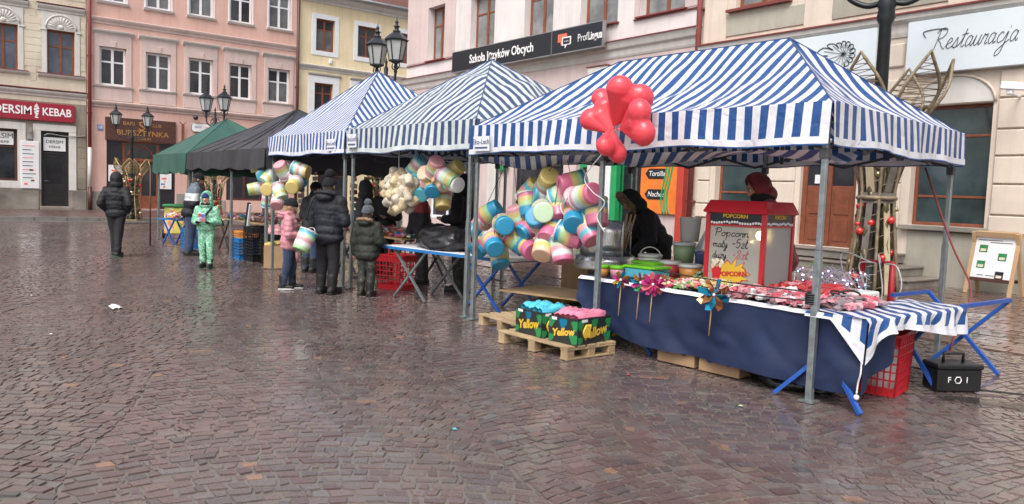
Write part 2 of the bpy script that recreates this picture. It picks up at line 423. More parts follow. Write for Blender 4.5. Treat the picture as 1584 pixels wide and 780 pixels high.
# paved strip in front of the right-hand houses: bigger rectangular slabs
pav = tag(sheet('pavement', -30, 8, 9.6, 16.6, .002, 'joint'), kind='structure')
def build_pavers():
    rs = np.random.RandomState(5); Q = []
    for j in range(35):
        y0 = 9.62+j*.2
        off = .15*(j % 2)+rs.uniform(-.03, .03)
        for i in range(115):
            x0 = -29.5+i*.3+off
            g = .006; q = np.array([[x0+g, y0+g], [x0+.3-g, y0+g], [x0+.3-g, y0+.2-g], [x0+g, y0+.2-g]])+rs.normal(0, .003, (4, 2)); Q.append(q)
    P = np.array(Q); N = len(P)
    cols = np.array([.15, .075, .062])*rs.uniform(.6, 1.3, (N, 1))*np.array([1, 1, 1])
    V = stones(P, cols, rs, rs.normal(.014, .002, N), .06)
    scatter_stones(V, cols, pav, 'paving_slab', 'paving_slabs', 280, 'sett')
build_pavers()
# raised pavement before the left-hand houses
lp = MB().box(-40.5, -31.55, -34, 60, -.05, .12).build('raised_pavement', 'pavement_slab'); tag(lp, kind='structure')
kb = MB().box(-.15, .15, -.49, .49, -.05, .145).mesh('kerbstone', 'kerb_stone')
for i in range(60):
    o = bpy.data.objects.new('kerbstone', kb); COL.objects.link(o); o.parent = lp; o.location = (-31.4, -12+i, rng.uniform(-.004, .004))
tag(MB().box(-31.24, -30.85, -34, 60, -.02, .0125).build('gutter_strip', 'kerb_stone'), kind='structure')
# rain puddles lying on the setts
mpud, n, b, o = _nodes('rainwater')
b.inputs['Base Color'].default_value = (.03, .027, .025, 1); b.inputs['Roughness'].default_value = .06; b.inputs['IOR'].default_value = 1.33
b.inputs['Alpha'].default_value = .55
bp = nd(n, 'ShaderNodeBump'); bp.inputs['Strength'].default_value = .12; bp.inputs['Distance'].default_value = .01
L(n, noise_(n, 9, 3).outputs[0], bp.inputs['Height']); L(n, bp.outputs[0], b.inputs['Normal'])
def puddle(cx, cy, rx, ry, rz, seed):
    rr = random.Random(seed); k = 40; ph = [rr.uniform(0, 6.28) for _ in range(5)]
    pts = []
    for i in range(k):
        a = 2*PI*i/k; q = 1+.22*math.sin(2*a+ph[0])+.14*math.sin(3*a+ph[1])+.09*math.sin(5*a+ph[2])+.06*math.sin(9*a+ph[3])
        x, y = rx*q*math.cos(a), ry*q*math.sin(a)
        pts.append((cx+x*math.cos(rz)-y*math.sin(rz), cy+x*math.sin(rz)+y*math.cos(rz), .0135))
    tag(MB().add(pts, [tuple(range(k))]).build('puddle', 'rainwater'), kind='structure')
puddle(-2.05, 7.25, .75, .22, R(32), 1); puddle(-1.1, 8.2, .9, .3, R(30), 2); puddle(-4.2, 10.6, .8, .5, .2, 3)
# ================================================================ buildings
mat('cream_plaster', (.64, .57, .46), .85, var=.07, scale=1.2, col2=(.44, .37, .29), amount=.5, bump=.15, streak=.3)
mat('olive_plaster', (.30, .255, .205), .8, var=.15, scale=1.5, col2=(.17, .15, .12), bump=.2, streak=.3)
mat('grey_plinth', (.27, .25, .215), .75, var=.2, scale=1.5, col2=(.12, .11, .095), bump=.3)
mat('white_trim', (.62, .60, .57), .75, var=.06, scale=2, col2=(.48, .46, .43), amount=.4, bump=.08, streak=.3)
mat('salmon_plaster', (.645, .41, .35), .85, var=.06, scale=.9, col2=(.53, .33, .28), amount=.5, bump=.12, streak=.3)
mat('pink_trim', (.60, .475, .44), .8, var=.06, scale=2, col2=(.47, .37, .34), amount=.4, bump=.08, streak=.3)
mat('yellow_plaster', (.74, .63, .42), .85, var=.05, scale=.9, col2=(.60, .47, .27), amount=.5, bump=.1, streak=.3)
mat('rose_plaster', (.58, .475, .46), .85, var=.06, scale=1, col2=(.44, .34, .33), amount=.5, bump=.12, streak=.3)
mat('pale_plaster', (.70, .655, .645), .85, var=.05, scale=1, col2=(.52, .47, .46), amount=.5, bump=.1, streak=.3)
mat('beige_plaster', (.66, .575, .49), .85, var=.06, scale=1.2, col2=(.50, .41, .34), amount=.5, bump=.12, streak=.3)
mat('grey_green_plaster', (.40, .38, .32), .85, var=.12, scale=1.1, col2=(.22, .21, .17), amount=.7, bump=.25, streak=.3)
mat('brown_wood', (.20, .062, .03), .45, var=.25, scale=6)
mat('dark_brown_wood', (.075, .028, .02), .45, var=.25, scale=6)
mat('black_door', (.018, .017, .018), .35, var=.3, scale=4)
mat('white_paint', (.72, .73, .75), .4, var=.05, scale=5)
mat('red_metal', (.20, .045, .04), .45, var=.15, scale=4)
mat('crimson_sign', (.30, .015, .035), .35, var=.06, scale=3)
mat('sign_dark', (.013, .016, .024), .3, var=.1)
mat('sign_pale', (.63, .70, .745), .4, var=.04, scale=1)
mat('letter_white', (.8, .8, .8), .5, var=.02)
mat('letter_black', (.015, .015, .018), .5, var=.02)
mat('letter_gold', (.55, .30, .10), .35, metal=.6, var=.1)
mat('coral', (.8, .16, .10), .4, var=.03)
mat('roof_tile', (.12, .05, .038), .8, var=.35, scale=8, bump=.6, bscale=14)
mat('stone_step', (.22, .185, .16), .5, var=.25, scale=3, bump=.25, rvar=.15)
mat('dark_panel', (.02, .02, .026), .3, var=.2)
mat('zinc', (.35, .36, .37), .4, metal=.7, var=.15)
mat('paper_white', (.74, .75, .76), .6, var=.03)
mat('orange_print', (.75, .19, .03), .45, var=.15, scale=2)
mat('green_door', (.02, .30, .10), .4, var=.1)
mat('red_pillar', (.42, .05, .03), .5, var=.12)
mat('plate_blue', (.12, .20, .42), .4, var=.05)
def panemat(name, c, rough=.06, ior=1.6):
    m, n, b, o = _nodes(name)
    nz = noise_(n, 1.7, 3); L(n, ramp(n, nz.outputs[0], [(.35, tuple(x*.5 for x in c)), (.7, c)]), b.inputs['Base Color'])
    b.inputs['Roughness'].default_value = rough; b.inputs['IOR'].default_value = ior
    bp = nd(n, 'ShaderNodeBump'); bp.inputs['Strength'].default_value = .08; bp.inputs['Distance'].default_value = .05
    L(n, noise_(n, 1.3, 2).outputs[0], bp.inputs['Height']); L(n, bp.outputs[0], b.inputs['Normal'])
panemat('pane_net', (.17, .175, .185), .09); panemat('pane_sky', (.075, .085, .105)); panemat('pane_blue', (.10, .115, .16)); panemat('pane_dark', (.035, .037, .045)); panemat('pane_curtain', (.26, .27, .27), .12); panemat('pane_teal', (.05, .075, .08), .07)

def wall(parent, u0, u1, z0, z1, holes, mt, depth=.3, back=7, name='wall', y=0):
    """facade block with openings (u0,u1,z0,z1) and their reveals"""
    us = sorted({u0, u1, *[h[0] for h in holes], *[h[1] for h in holes]}); zs = sorted({z0, z1, *[h[2] for h in holes], *[h[3] for h in holes]})
    mb = MB()
    for a, b in zip(us, us[1:]):
        for c, d in zip(zs, zs[1:]):
            m, k = (a+b)/2, (c+d)/2
            if any(h[0] < m < h[1] and h[2] < k < h[3] for h in holes): continue
            mb.add([(a, y, c), (b, y, c), (b, y, d), (a, y, d)], [(0, 1, 2, 3)])
    for h in holes:
        a, b, c, d = h[:4]; e = y+depth
        mb.add([(a, y, c), (a, e, c), (a, e, d), (a, y, d)], [(0, 1, 2, 3)]); mb.add([(b, y, c), (b, e, c), (b, e, d), (b, y, d)], [(3, 2, 1, 0)])
        mb.add([(a, y, d), (a, e, d), (b, e, d), (b, y, d)], [(0, 1, 2, 3)]); mb.add([(a, y, c), (a, e, c), (b, e, c), (b, y, c)], [(3, 2, 1, 0)])
        mb.add([(a, e, c), (b, e, c), (b, e, d), (a, e, d)], [(0, 1, 2, 3)])
    e = back
    mb.add([(u0, y, z0), (u0, e, z0), (u0, e, z1), (u0, y, z1)], [(3, 2, 1, 0)]); mb.add([(u1, y, z0), (u1, e, z0), (u1, e, z1), (u1, y, z1)], [(0, 1, 2, 3)])
    mb.add([(u0, y, z1), (u1, y, z1), (u1, e, z1), (u0, e, z1)], [(0, 1, 2, 3)]); mb.add([(u0, e, z0), (u1, e, z0), (u1, e, z1), (u0, e, z1)], [(3, 2, 1, 0)])
    return mb.build(name, mt, parent, fix=False)
WR = random.Random(21)
def window(parent, u0, u1, z0, z1, fm, gm, y=.16, fw=.07, cols=2, transom=.62, trans=None, thick=.06, name='window'):
    mb = MB(); t = thick
    mb.box(u0, u0+fw, y, y+t, z0, z1); mb.box(u1-fw, u1, y, y+t, z0, z1)
    mb.box(u0+fw, u1-fw, y, y+t, z0, z0+fw); mb.box(u0+fw, u1-fw, y, y+t, z1-fw, z1)
    tr = trans if trans is not None else ([z0+(z1-z0)*transom] if transom else [])
    w_ = (u1-u0-2*fw); mu = fw*1.15
    xs = [u0+fw]
    for i in range(1, cols):
        c = u0+fw+w_*i/cols
        mb.box(c-mu/2, c+mu/2, y-.012, y+t-.01, z0+fw, z1-fw); xs += [c-mu/2, c+mu/2]
    xs.append(u1-fw)
    zs = [z0+fw]
    for c in tr: zs += [c-fw*.35, c+fw*.35]
    zs.append(z1-fw)
    for i in range(cols):
        for c in tr: mb.box(xs[2*i], xs[2*i+1], y+.006, y+t-.004, c-fw*.35, c+fw*.35)
    w = mb.build(name, fm, parent, bevel=.006)
    if gm == 'pane_dark' and z0 > 4: gm = WR.choice(['pane_dark', 'pane_dark', 'pane_sky', 'pane_net'])
    low = 'pane_net' if gm == 'pane_dark' and z0 > 4 and WR.random() < .4 else gm
    for i in range(cols):
        for j in range(len(tr)+1):
            p = MB().box(xs[2*i], xs[2*i+1], y+.025, y+.035, zs[2*j], zs[2*j+1]).build('pane', gm if j else low, w)
            p.rotation_euler = (0, 0, 0)
    return w
def moulding(parent, name, u0, u1, z, prof, mt):
    """profile list of (outward, dz) swept along u"""
    poly = [(0.02, 0)]+[(-a, b) for a, b in prof]+[(0.02, prof[-1][1])]
    n = len(poly)
    vs = [(u, y, z+dz) for u in (u0, u1) for y, dz in poly]
    fs = [(i, (i+1) % n, n+(i+1) % n, n+i) for i in range(n)]+[tuple(range(n))[::-1], tuple(range(n, 2*n))]
    return MB().add(vs, fs).build(name, mt, parent)
def frame_trim(parent, u0, u1, z0, z1, wd, mt, y=-.04, name='window_surround', bottom=True, top=None):
    top = top or wd
    mb = MB().box(u0-wd, u0, y, .03, z0, z1).box(u1, u1+wd, y, .03, z0, z1).box(u0-wd, u1+wd, y-.003, .03, z1, z1+top)
    if bottom: mb.box(u0-wd, u1+wd, y-.003, .03, z0-wd, z0)
    return mb.build(name, mt, parent, bevel=.008)
CORN = [(.02, 0), (.05, .03), (.06, .1), (.12, .14), (.16, .2), (.18, .26), (.06, .30)]
def building(name, label, left, u0, base=0):
    return thing(name, label, 'building', (-39.5, 0, base) if left else (0, 16.6, base), PI/2 if left else 0)

# ---- cream house with the red kebab sign
B = building('corner_house', 'cream plastered house with red kebab shop sign and fan arches over brown windows', True, 0)
cw = [(2.84, 3.88, 5.95, 7.85), (4.94, 6.0, 5.95, 7.85), (.74, 1.78, 5.95, 7.85)]
wall(B, -9, 6.44, 4.75, 13, cw, 'cream_plaster', name='upper_wall')
wall(B, -9, 6.44, 0, 4.75, [(4.69, 5.75, .25, 3.5), (2.0, 3.83, 1.3, 3.49), (-1.5, 1.2, .8, 3.49)], 'olive_plaster', name='ground_floor_wall')
for a, b, c, d in cw:
    window(B, a, b, c, d, 'brown_wood', 'pane_blue', fw=.085, transom=.64)
    frame_trim(B, a, b, c, d, .2, 'white_trim', bottom=False, top=.72)
    moulding(B, 'window_sill', a-.36, b+.36, c-.13, [(.05, 0), (.12, .06), (.15, .13)], 'white_trim')
    MB().box(a-.37, b+.37, -.17, .0, c+.003, c+.03).build('sill_flashing', 'red_metal', B)
    moulding(B, 'window_hood', a-.36, b+.36, d+.75, CORN, 'white_trim')
    MB().box(a-.38, b+.38, -.2, .0, d+1.053, d+1.075).build('hood_flashing', 'red_metal', B)
    [MB().box(p, p+.24, -.07, 0, d-.06, d+.02).build('impost', 'white_trim', B, bevel=.01) for p in (a-.26, b+.02)]
    c0 = ((a+b)/2, d+.06); mb = MB()
    arc = [(c0[0]+.58*math.cos(PI*i/12), c0[1]+.58*math.sin(PI*i/12)) for i in range(13)]
    mb.prism([(x, z) for x, z in arc], -.055, -.04)
    mb.tube([(x, -.06, z) for x, z in arc], .035, 6)
    for i in range(1, 12):
        an = PI*i/12; mb.tube([(c0[0]+.18*math.cos(an), -.06, c0[1]+.18*math.sin(an)), (c0[0]+.5*math.cos(an), -.065, c0[1]+.5*math.sin(an))], [.012, .035], 6)
    mb.sphere((c0[0], -.05, c0[1]+.08), .12, 10, 6, (1, .4, .8)); mb.build('fan_ornament', 'white_trim', B)
cb = [(-8.8, .3), (2.22, 2.48)]
zc = 5.3
cour = []
for i in range(22):
    z0 = 5.3+i*.3
    spans = [(-8.9, 6.42)]
    for a, b, c, d in cw:
        if z0+.29 > c-.16 and z0 < d+1.1:
            ns = []
            for s0, s1 in spans:
                if b+.4 <= s0 or a-.4 >= s1: ns.append((s0, s1)); continue
                if a-.4-s0 > .08: ns.append((s0, a-.22 if z0 > c and z0+.3 < d+.7 else a-.4))
                if s1-(b+.4) > .0: ns.append((b+.22 if z0 > c and z0+.3 < d+.7 else b+.4, s1))
            spans = ns
    for s0, s1 in spans:
        if s1-s0 < .05 or s1 < 2: continue
        MB().box(max(s0, 1.8), s1, -.018, .01, z0+.006, z0+.294).build('wall_course', 'cream_plaster', B, bevel=.006)
moulding(B, 'cornice', -9, 6.44, 4.95, CORN, 'white_trim')
MB().box(-9, 6.46, -.2, 0, 5.255, 5.28).build('cornice_flashing', 'red_metal', B)
sg = MB().box(2.6, 5.96, -.14, -.02, 3.92, 4.68).build('shop_sign', 'crimson_sign', B, bevel=.01)
text('sign_lettering', 'DERSIM', .5, 'letter_white', sg, (3.66, -.145, 4.3), width=.84, bold=.008)
text('sign_lettering', 'KEBAB', .46, 'letter_white', sg, (5.28, -.145, 4.3), width=.82, bold=.008)
mb = MB()
for i, (w0, zz) in enumerate([(.10, 4.56), (.16, 4.49), (.2, 4.42), (.19, 4.35), (.17, 4.28), (.14, 4.21), (.1, 4.14), (.13, 4.05)]):
    mb.box(4.52-w0/2, 4.52+w0/2, -.15, -.138, zz-.025, zz+.025, rotm(0, .18 if i % 2 else -.12, 0))
mb.box(4.512, 4.528, -.149, -.138, 4.0, 4.64); mb.build('sign_logo', 'letter_white', sg)
frame_trim(B, 2.0, 3.83, 1.3, 3.49, .3, 'white_trim')
window(B, 2.0, 3.83, 1.3, 3.49, 'dark_brown_wood', 'pane_dark', fw=.09, cols=1, trans=[2.75], name='shop_window')
ps = MB().box(2.2, 3.7, .13, .15, 2.82, 3.38).build('window_poster', 'paper_white', B)
text('poster_lettering', 'DERSIM', .3, 'letter_black', ps, (3.2, .125, 3.18), ext=.002); text('poster_lettering', 'KEBAB', .16, 'letter_black', ps, (3.3, .125, 2.94), ext=.002)
frame_trim(B, 4.69, 5.75, .96, 3.5, .29, 'white_trim', bottom=False)
dr = MB().box(4.69, 4.79, .12, .2, .25, 3.5).box(5.65, 5.75, .12, .2, .25, 3.5).box(4.79, 5.65, .12, .2, 3.4, 3.5).box(4.79, 5.65, .12, .2, 2.5, 2.6).box(4.79, 5.65, .14, .19, .25, 1.2)
dr.box(4.79, 4.9, .14, .19, 1.2, 2.5).box(5.54, 5.65, .14, .19, 1.2, 2.5).box(4.9, 5.54, .145, .185, 2.36, 2.5).box(4.9, 5.54, .13, .14, .42, .62).box(4.92, 5.16, .125, .14, .72, 1.05).box(5.28, 5.52, .125, .14, .72, 1.05)
dr = dr.build('shop_door', 'black_door', B, bevel=.006)
MB().box(4.9, 5.54, .16, .17, 1.2, 2.36).build('pane', 'pane_dark', dr)
MB().box(4.79, 5.65, .15, .16, 2.6, 3.4).build('transom_pane', 'pane_dark', dr)
MB().cyl((4.84, .1, 1.35), (4.84, .06, 1.35), .02).bar((4.84, .07, 1.35), (4.97, .07, 1.35), .02).build('handle', 'zinc', dr)
ps = MB().box(4.8, 5.64, .1, .12, 2.66, 3.24).build('transom_poster', 'paper_white', B)
text('poster_lettering', 'DERSIM', .2, 'letter_black', ps, (5.22, .095, 3.05), ext=.002); text('poster_lettering', 'KEBAB', .15, 'letter_black', ps, (5.22, .095, 2.83), ext=.002)
mb = MB().box(3.94, 4.61, -.1, -.03, 1.0, 3.02).build('menu_board', 'white_paint', B, bevel=.01)
for i in range(9): MB().box(4.0, 4.0+rng.uniform(.25, .5), -.105, -.099, 2.8-i*.17, 2.83-i*.17).build('menu_line', 'letter_black' if i % 3 else 'coral', mb)
for u, z in ((4.25, 1.75), (4.3, 1.3), (4.05, 1.15)): MB().box(u, u+.13, -.105, -.099, z, z+.08).build('menu_picture', 'coral' if z < 1.2 else 'brown_wood', mb)
MB().box(4.2, 4.38, -.1, 0, 3.1, 3.35).box(4.24, 4.34, -.2, -.1, 3.4, 3.6).build('wall_light', 'zinc', B, bevel=.01)
MB().tube(spline([(4.8, -.05, 3.3), (5.0, -.12, 3.38), (5.6, -.1, 3.32), (6.2, -.06, 3.36), (6.38, -.06, 3.4)]), .022, 6).build('cable_pipe', 'zinc', B)
[MB().box(p, q, -.06, .02, 0, z).build('plinth', 'grey_plinth', B, bevel=.015) for p, q, z in ((-9, 4.6, 1.0), (5.85, 6.44, .96))]
MB().box(4.62, 5.85, -.4, .1, 0, .24).build('door_step', 'stone_step', B, bevel=.015)
for i in range(6):
    for a, b in ((4.14, 4.39), (6.1, 6.42)):
        if i*.46+1.02 < 3.7: MB().box(a, b, -.02, .01, 1.02+i*.46, 1.46+i*.46).build('wall_block', 'olive_plaster', B, bevel=.008)

def downpipe(u, z0, z1, left, label, mt='red_metal', lower=None):
    t = thing('downpipe', label, 'pipe', (-39.35, u, 0) if left else (u, 16.45, 0), PI/2 if left else 0)
    MB().cyl((0, 0, z0), (0, 0, z1), .075, n=10).build('pipe', mt, t)
    for z in (z0+1.5, z0+4, z0+6.5): MB().box(-.09, .09, -.04, .14, z, z+.05).build('bracket', mt, t)
    if lower:
        MB().cyl((0, 0, 1.15), (0, 0, z0), .08, n=10).build('pipe_sleeve', lower, t); MB().cyl((0, 0, .12), (0, 0, 1.15), .09, n=10).build('cast_iron_foot', 'dark_brown_wood', t)
    return t
downpipe(6.55, 2.9, 13, True, 'dark red downpipe between the cream house and the salmon house', lower='white_trim')

# ---- salmon house
B = building('townhouse', 'salmon pink townhouse with white framed windows and brown shop front', True, 0)
wu = [(6.97, 8.06), (8.89, 9.98), (10.78, 11.91), (12.68, 13.78), (14.62, 15.76)]
sw = [(6.77, 8.30), (8.65, 10.19), (10.57, 12.10), (12.44, 14.0), (14.39, 15.91)]
hol = [(a, b, 5.72, 7.42) for a, b in wu]+[(a, b, 9.42, 11.2) for a, b in wu]
wall(B, 6.46, 16.2, 4.75, 13.5, hol, 'salmon_plaster', name='upper_wall')
wall(B, 6.46, 16.2, 0, 4.75, [(7.25, 10.2, .2, 3.28), (10.7, 11.75, .1, 2.9), (12.6, 15.3, .7, 3.6)], 'salmon_plaster', name='ground_floor_wall')
for i, ((a, b), (c, d)) in enumerate(zip(wu, sw)):
    for z0, z1 in ((5.72, 7.42), (9.42, 11.2)):
        window(B, a, b, z0, z1, 'white_paint', 'pane_dark', y=.12, fw=.1, transom=.62)
    frame_trim(B, a, b, 5.72, 7.42, (d-c-(b-a))/2, 'pink_trim', bottom=False, top=.55)
    MB().prism([((a+b)/2-.09, 7.42), ((a+b)/2+.09, 7.42), ((a+b)/2+.14, 7.7), ((a+b)/2-.14, 7.7)], -.075, -.04).build('keystone', 'pink_trim', B, bevel=.01)
    moulding(B, 'window_hood', c-.08, d+.08, 7.97, [(.04, 0), (.07, .05), (.15, .1), (.18, .17), (.06, .2)], 'white_trim')
    MB().box(c-.02, d+.02, -.035, .01, 5.05, 5.62).build('apron_panel', 'pink_trim', B, bevel=.01)
    moulding(B, 'window_sill', c-.06, d+.06, 5.622, [(.05, 0), (.1, .04), (.12, .08)], 'white_trim')
    moulding(B, 'window_sill', a-.12, b+.12, 9.3, [(.05, 0), (.1, .05), (.13, .11)], 'white_trim')
    frame_trim(B, a, b, 9.42, 11.2, .07, 'white_paint', y=-.02, bottom=False)
moulding(B, 'string_course', 6.46, 16.2, 8.4, CORN, 'pink_trim'); moulding(B, 'cornice', 6.46, 16.2, 4.72, CORN, 'pink_trim')
sg = MB().box(7.19, 10.19, -.12, 0, 3.3, 4.32).build('shop_sign', 'dark_brown_wood', B, bevel=.01)
for tx, sz, u, z, wd in (('S', .6, 8.7, 3.98, 1.1), ('BARI', .24, 8.15, 4.08, 1), ('CLUB', .2, 9.3, 4.06, 1), ('BURSZTYNKA', .34, 8.75, 3.66, 1.05), ('MUZEUM', .15, 8.75, 3.42, 1.1)):
    text('sign_lettering', tx, sz, 'letter_gold', sg, (u, -.125, z), width=wd)
[MB().box(p, q, .05, .12, .2, 3.28).build('shutter_panel', 'dark_panel', B, bevel=.01) for p, q in ((7.25, 7.9), (9.5, 10.2))]
dr = MB().box(7.9, 8.02, .08, .18, .2, 3.28).box(9.38, 9.5, .08, .18, .2, 3.28).box(8.02, 9.38, .08, .18, 2.4, 2.52).box(8.66, 8.74, .08, .17, .2, 2.4).box(8.02, 8.66, .1, .16, .2, .8).box(8.74, 9.38, .1, .16, .2, .8).box(8.02, 9.38, .1, .16, 3.2, 3.28).build('shop_door', 'brown_wood', B, bevel=.008)
for a, b, c, d in ((8.02, 8.66, .8, 2.4), (8.74, 9.38, .8, 2.4), (8.02, 9.38, 2.52, 3.2)): MB().box(a, b, .13, .14, c, d).build('pane', 'pane_dark', dr)
MB().tube([(8.7+.55*math.cos(PI*i/10), .12, 2.54+.55*math.sin(PI*i/10)) for i in range(11)], .03, 6).build('arched_bar', 'brown_wood', dr)
for k, (u, z, wd, h) in enumerate(((7.33, 1.43, .54, .74), (9.48, 1.15, .55, .77))):
    p = MB().box(u, u+wd, -.01, .045, z, z+h).build('poster', 'paper_white', B)
    for q in range(5): MB().box(u+.05+rng.uniform(0, .25), u+.25+rng.uniform(0, .2), -.014, -.009, z+.06+q*.13, z+.14+q*.13).build('poster_print', ('coral', 'plate_blue', 'brown_wood')[q % 3], p)
ar = [(10.75, .1)]+[(11.22-.49*math.cos(PI*i/12), 3.1+.62*math.sin(PI*i/12)) for i in range(13)]+[(11.7, .1)]
MB().prism(ar, .0-.012, .1).build('arched_doorway', 'dark_panel', B)
MB().tube([(x, -.03, z) for x, z in ar], .05, 6).build('arch_trim', 'salmon_plaster', B)
ws = MB().prism([(10.92, 4.02), (10.98, 3.95), (11.86, 3.95), (11.92, 4.02), (11.92, 4.26), (11.86, 4.33), (10.98, 4.33), (10.92, 4.26)], -.12, -.06).build('hanging_sign', 'paper_white', B, bevel=.008)
text('sign_lettering', 'galeria', .12, 'plate_blue', ws, (11.2, -.125, 4.18)); text('sign_lettering', 'sztuki', .12, 'coral', ws, (11.65, -.125, 4.18))
MB().tube([(x, -.09, z) for x, z in [(10.92, 4.02), (10.98, 3.95), (11.86, 3.95), (11.92, 4.02), (11.92, 4.26), (11.86, 4.33), (10.98, 4.33), (10.92, 4.26)]], .02, 6, closed=True).build('sign_edge', 'letter_black', ws)
MB().tube([(11.05, 0, 4.62), (11.05, -.2, 4.62)], .03, 6).sphere((11.05, -.25, 4.6), .12).build('globe_lamp', 'dark_panel', B)
MB().box(10.44, 10.56, -.16, -.12, 3.5, 4.25).tube(spline([(10.35, -.14, 4.35), (10.5, -.14, 4.25), (10.65, -.14, 4.35)]), .02, 6).tube(spline([(10.35, -.14, 3.4), (10.5, -.14, 3.5), (10.65, -.14, 3.4)]), .02, 6).build('hanging_ornament', 'brown_wood', B)
npl = MB().box(6.88, 7.1, -.03, 0, 3.7, 3.95).build('house_number_plate', 'plate_blue', B, bevel=.006); text('number', '18', .2, 'letter_white', npl, (6.99, -.034, 3.83))
window(B, 12.6, 15.3, .7, 3.6, 'dark_brown_wood', 'pane_dark', fw=.1, cols=3, trans=[2.7], name='shop_window')
[MB().box(p, q, -.05, .01, 0, z).build('plinth', 'grey_plinth', B, bevel=.012) for p, q, z in ((6.46, 7.2, .95), (10.25, 10.66, .95), (11.8, 12.55, .7))]
MB().box(7.25, 10.2, -.35, .05, 0, .19).build('door_step', 'stone_step', B, bevel=.015)
downpipe(16.12, .1, 13.5, True, 'dark brown downpipe between the salmon house and the yellow house', 'dark_brown_wood')

# ---- yellow house
B = building('gabled_house', 'pale yellow house with white window surrounds and dark tiled roof', True, 0)
yu = [(17.15, 18.19), (19.54, 20.67), (22.0, 23.1), (24.4, 25.5)]
wall(B, 16.2, 27, 0, 11.1, [(a, b, 8.65, 10.3) for a, b in yu]+[(a-.03, b-.03, 5.38, 6.98) for a, b in yu]+[(17.4, 19.2, .4, 3.2), (20.5, 22.6, .4, 3.2)], 'yellow_plaster')
for a, b in yu:
    window(B, a, b, 8.65, 10.3, 'brown_wood', 'pane_dark', fw=.09, transom=.68); frame_trim(B, a, b, 8.65, 10.3, .24, 'white_paint', y=-.03)
    window(B, a-.03, b-.03, 5.38, 6.98, 'brown_wood', 'pane_dark', fw=.09, transom=.68); frame_trim(B, a-.03, b-.03, 5.38, 6.98, .36, 'white_paint', y=-.03)
    moulding(B, 'window_hood', a-.42, b+.4, 7.36, [(.04, 0), (.1, .06), (.12, .12)], 'white_trim')
for a, b in ((17.4, 19.2), (20.5, 22.6)): window(B, a, b, .4, 3.2, 'dark_brown_wood', 'pane_dark', fw=.1, cols=2, name='shop_window')
moulding(B, 'string_course', 16.2, 27, 7.6, CORN, 'white_trim')
moulding(B, 'cornice', 16.2, 27, 11.1, [(.04, 0), (.08, .1), (.2, .18), (.3, .3), (.35, .42), (.1, .45)], 'white_trim')
rf = MB().add([(16.1, -.4, 11.55), (27, -.4, 11.55), (27, 5, 15.5), (16.1, 5, 15.5), (16.1, 9, 11.55), (27, 9, 11.55)], [(0, 1, 2, 3), (3, 2, 5, 4), (0, 3, 4), (1, 5, 2), (0, 4, 5, 1)]).build('roof', 'roof_tile', B)
MB().cyl((16.1, -.45, 11.55), (27, -.45, 11.55), .09).build('gutter', 'zinc', rf)
MB().box(20.6, 21.6, 1.2, 2, 12.4, 13.4).build('dormer', 'yellow_plaster', rf)
MB().box(17.88, 18.05, -.12, 0, 8.05, 8.3).build('wall_light', 'paper_white', B, bevel=.03)

# ---- rose house with the language school sign
B = building('school_house', 'rose and off-white house with dark language school sign above the tents', False, 0)
rw = [(-27.35, -26.15, 6.68, 8.76), (-24.4, -22.9, 6.68, 8.76), (-21.2, -19.7, 6.68, 8.76), (-18.4, -16.78, 6.68, 8.76), (-15.9, -14.24, 6.68, 8.76)]
wall(B, -29, -13.62, 5.75, 13, rw, 'pale_plaster', depth=.36, name='upper_wall')
shop = [(-21.5, -18.9, .15, 3.4), (-18.3, -15.5, .15, 3.4), (-27, -23.6, .5, 3.4)]
wall(B, -29, -13.62, 0, 5.75, shop, 'rose_plaster', depth=.36, name='ground_floor_wall')
for a, b, c, d in rw:
    window(B, a, b, c, d, 'brown_wood', 'pane_curtain', y=.26, fw=.1, transom=.66)
    MB().box(a-.08, b+.08, -.12, .3, c-.045, c-.003).build('window_sill', 'red_metal', B)
for a, b in ((-28.95, -25.4), (-16.1, -13.7)):
    c0, d0 = [(w_[0], w_[1]) for w_ in rw if a < w_[0] < b][0]
    MB().box(a, c0, -.02, .0, 6.68, 9.6).box(d0, b, -.02, .0, 6.68, 9.6).box(c0, d0, -.02, 0, 8.76, 9.6).build('bay_panel', 'rose_plaster', B)
    MB().box(a, b, -.06, .0, 6.6, 6.63).build('bay_ledge', 'red_metal', B)
moulding(B, 'cornice', -29, -13.62, 5.62, [(.02, 0), (.05, .06), (.08, .2), (.16, .26), (.2, .36), (.24, .44)], 'white_trim')
MB().box(-29, -13.62, -.27, 0, 6.063, 6.09).build('cornice_flashing', 'red_metal', B)
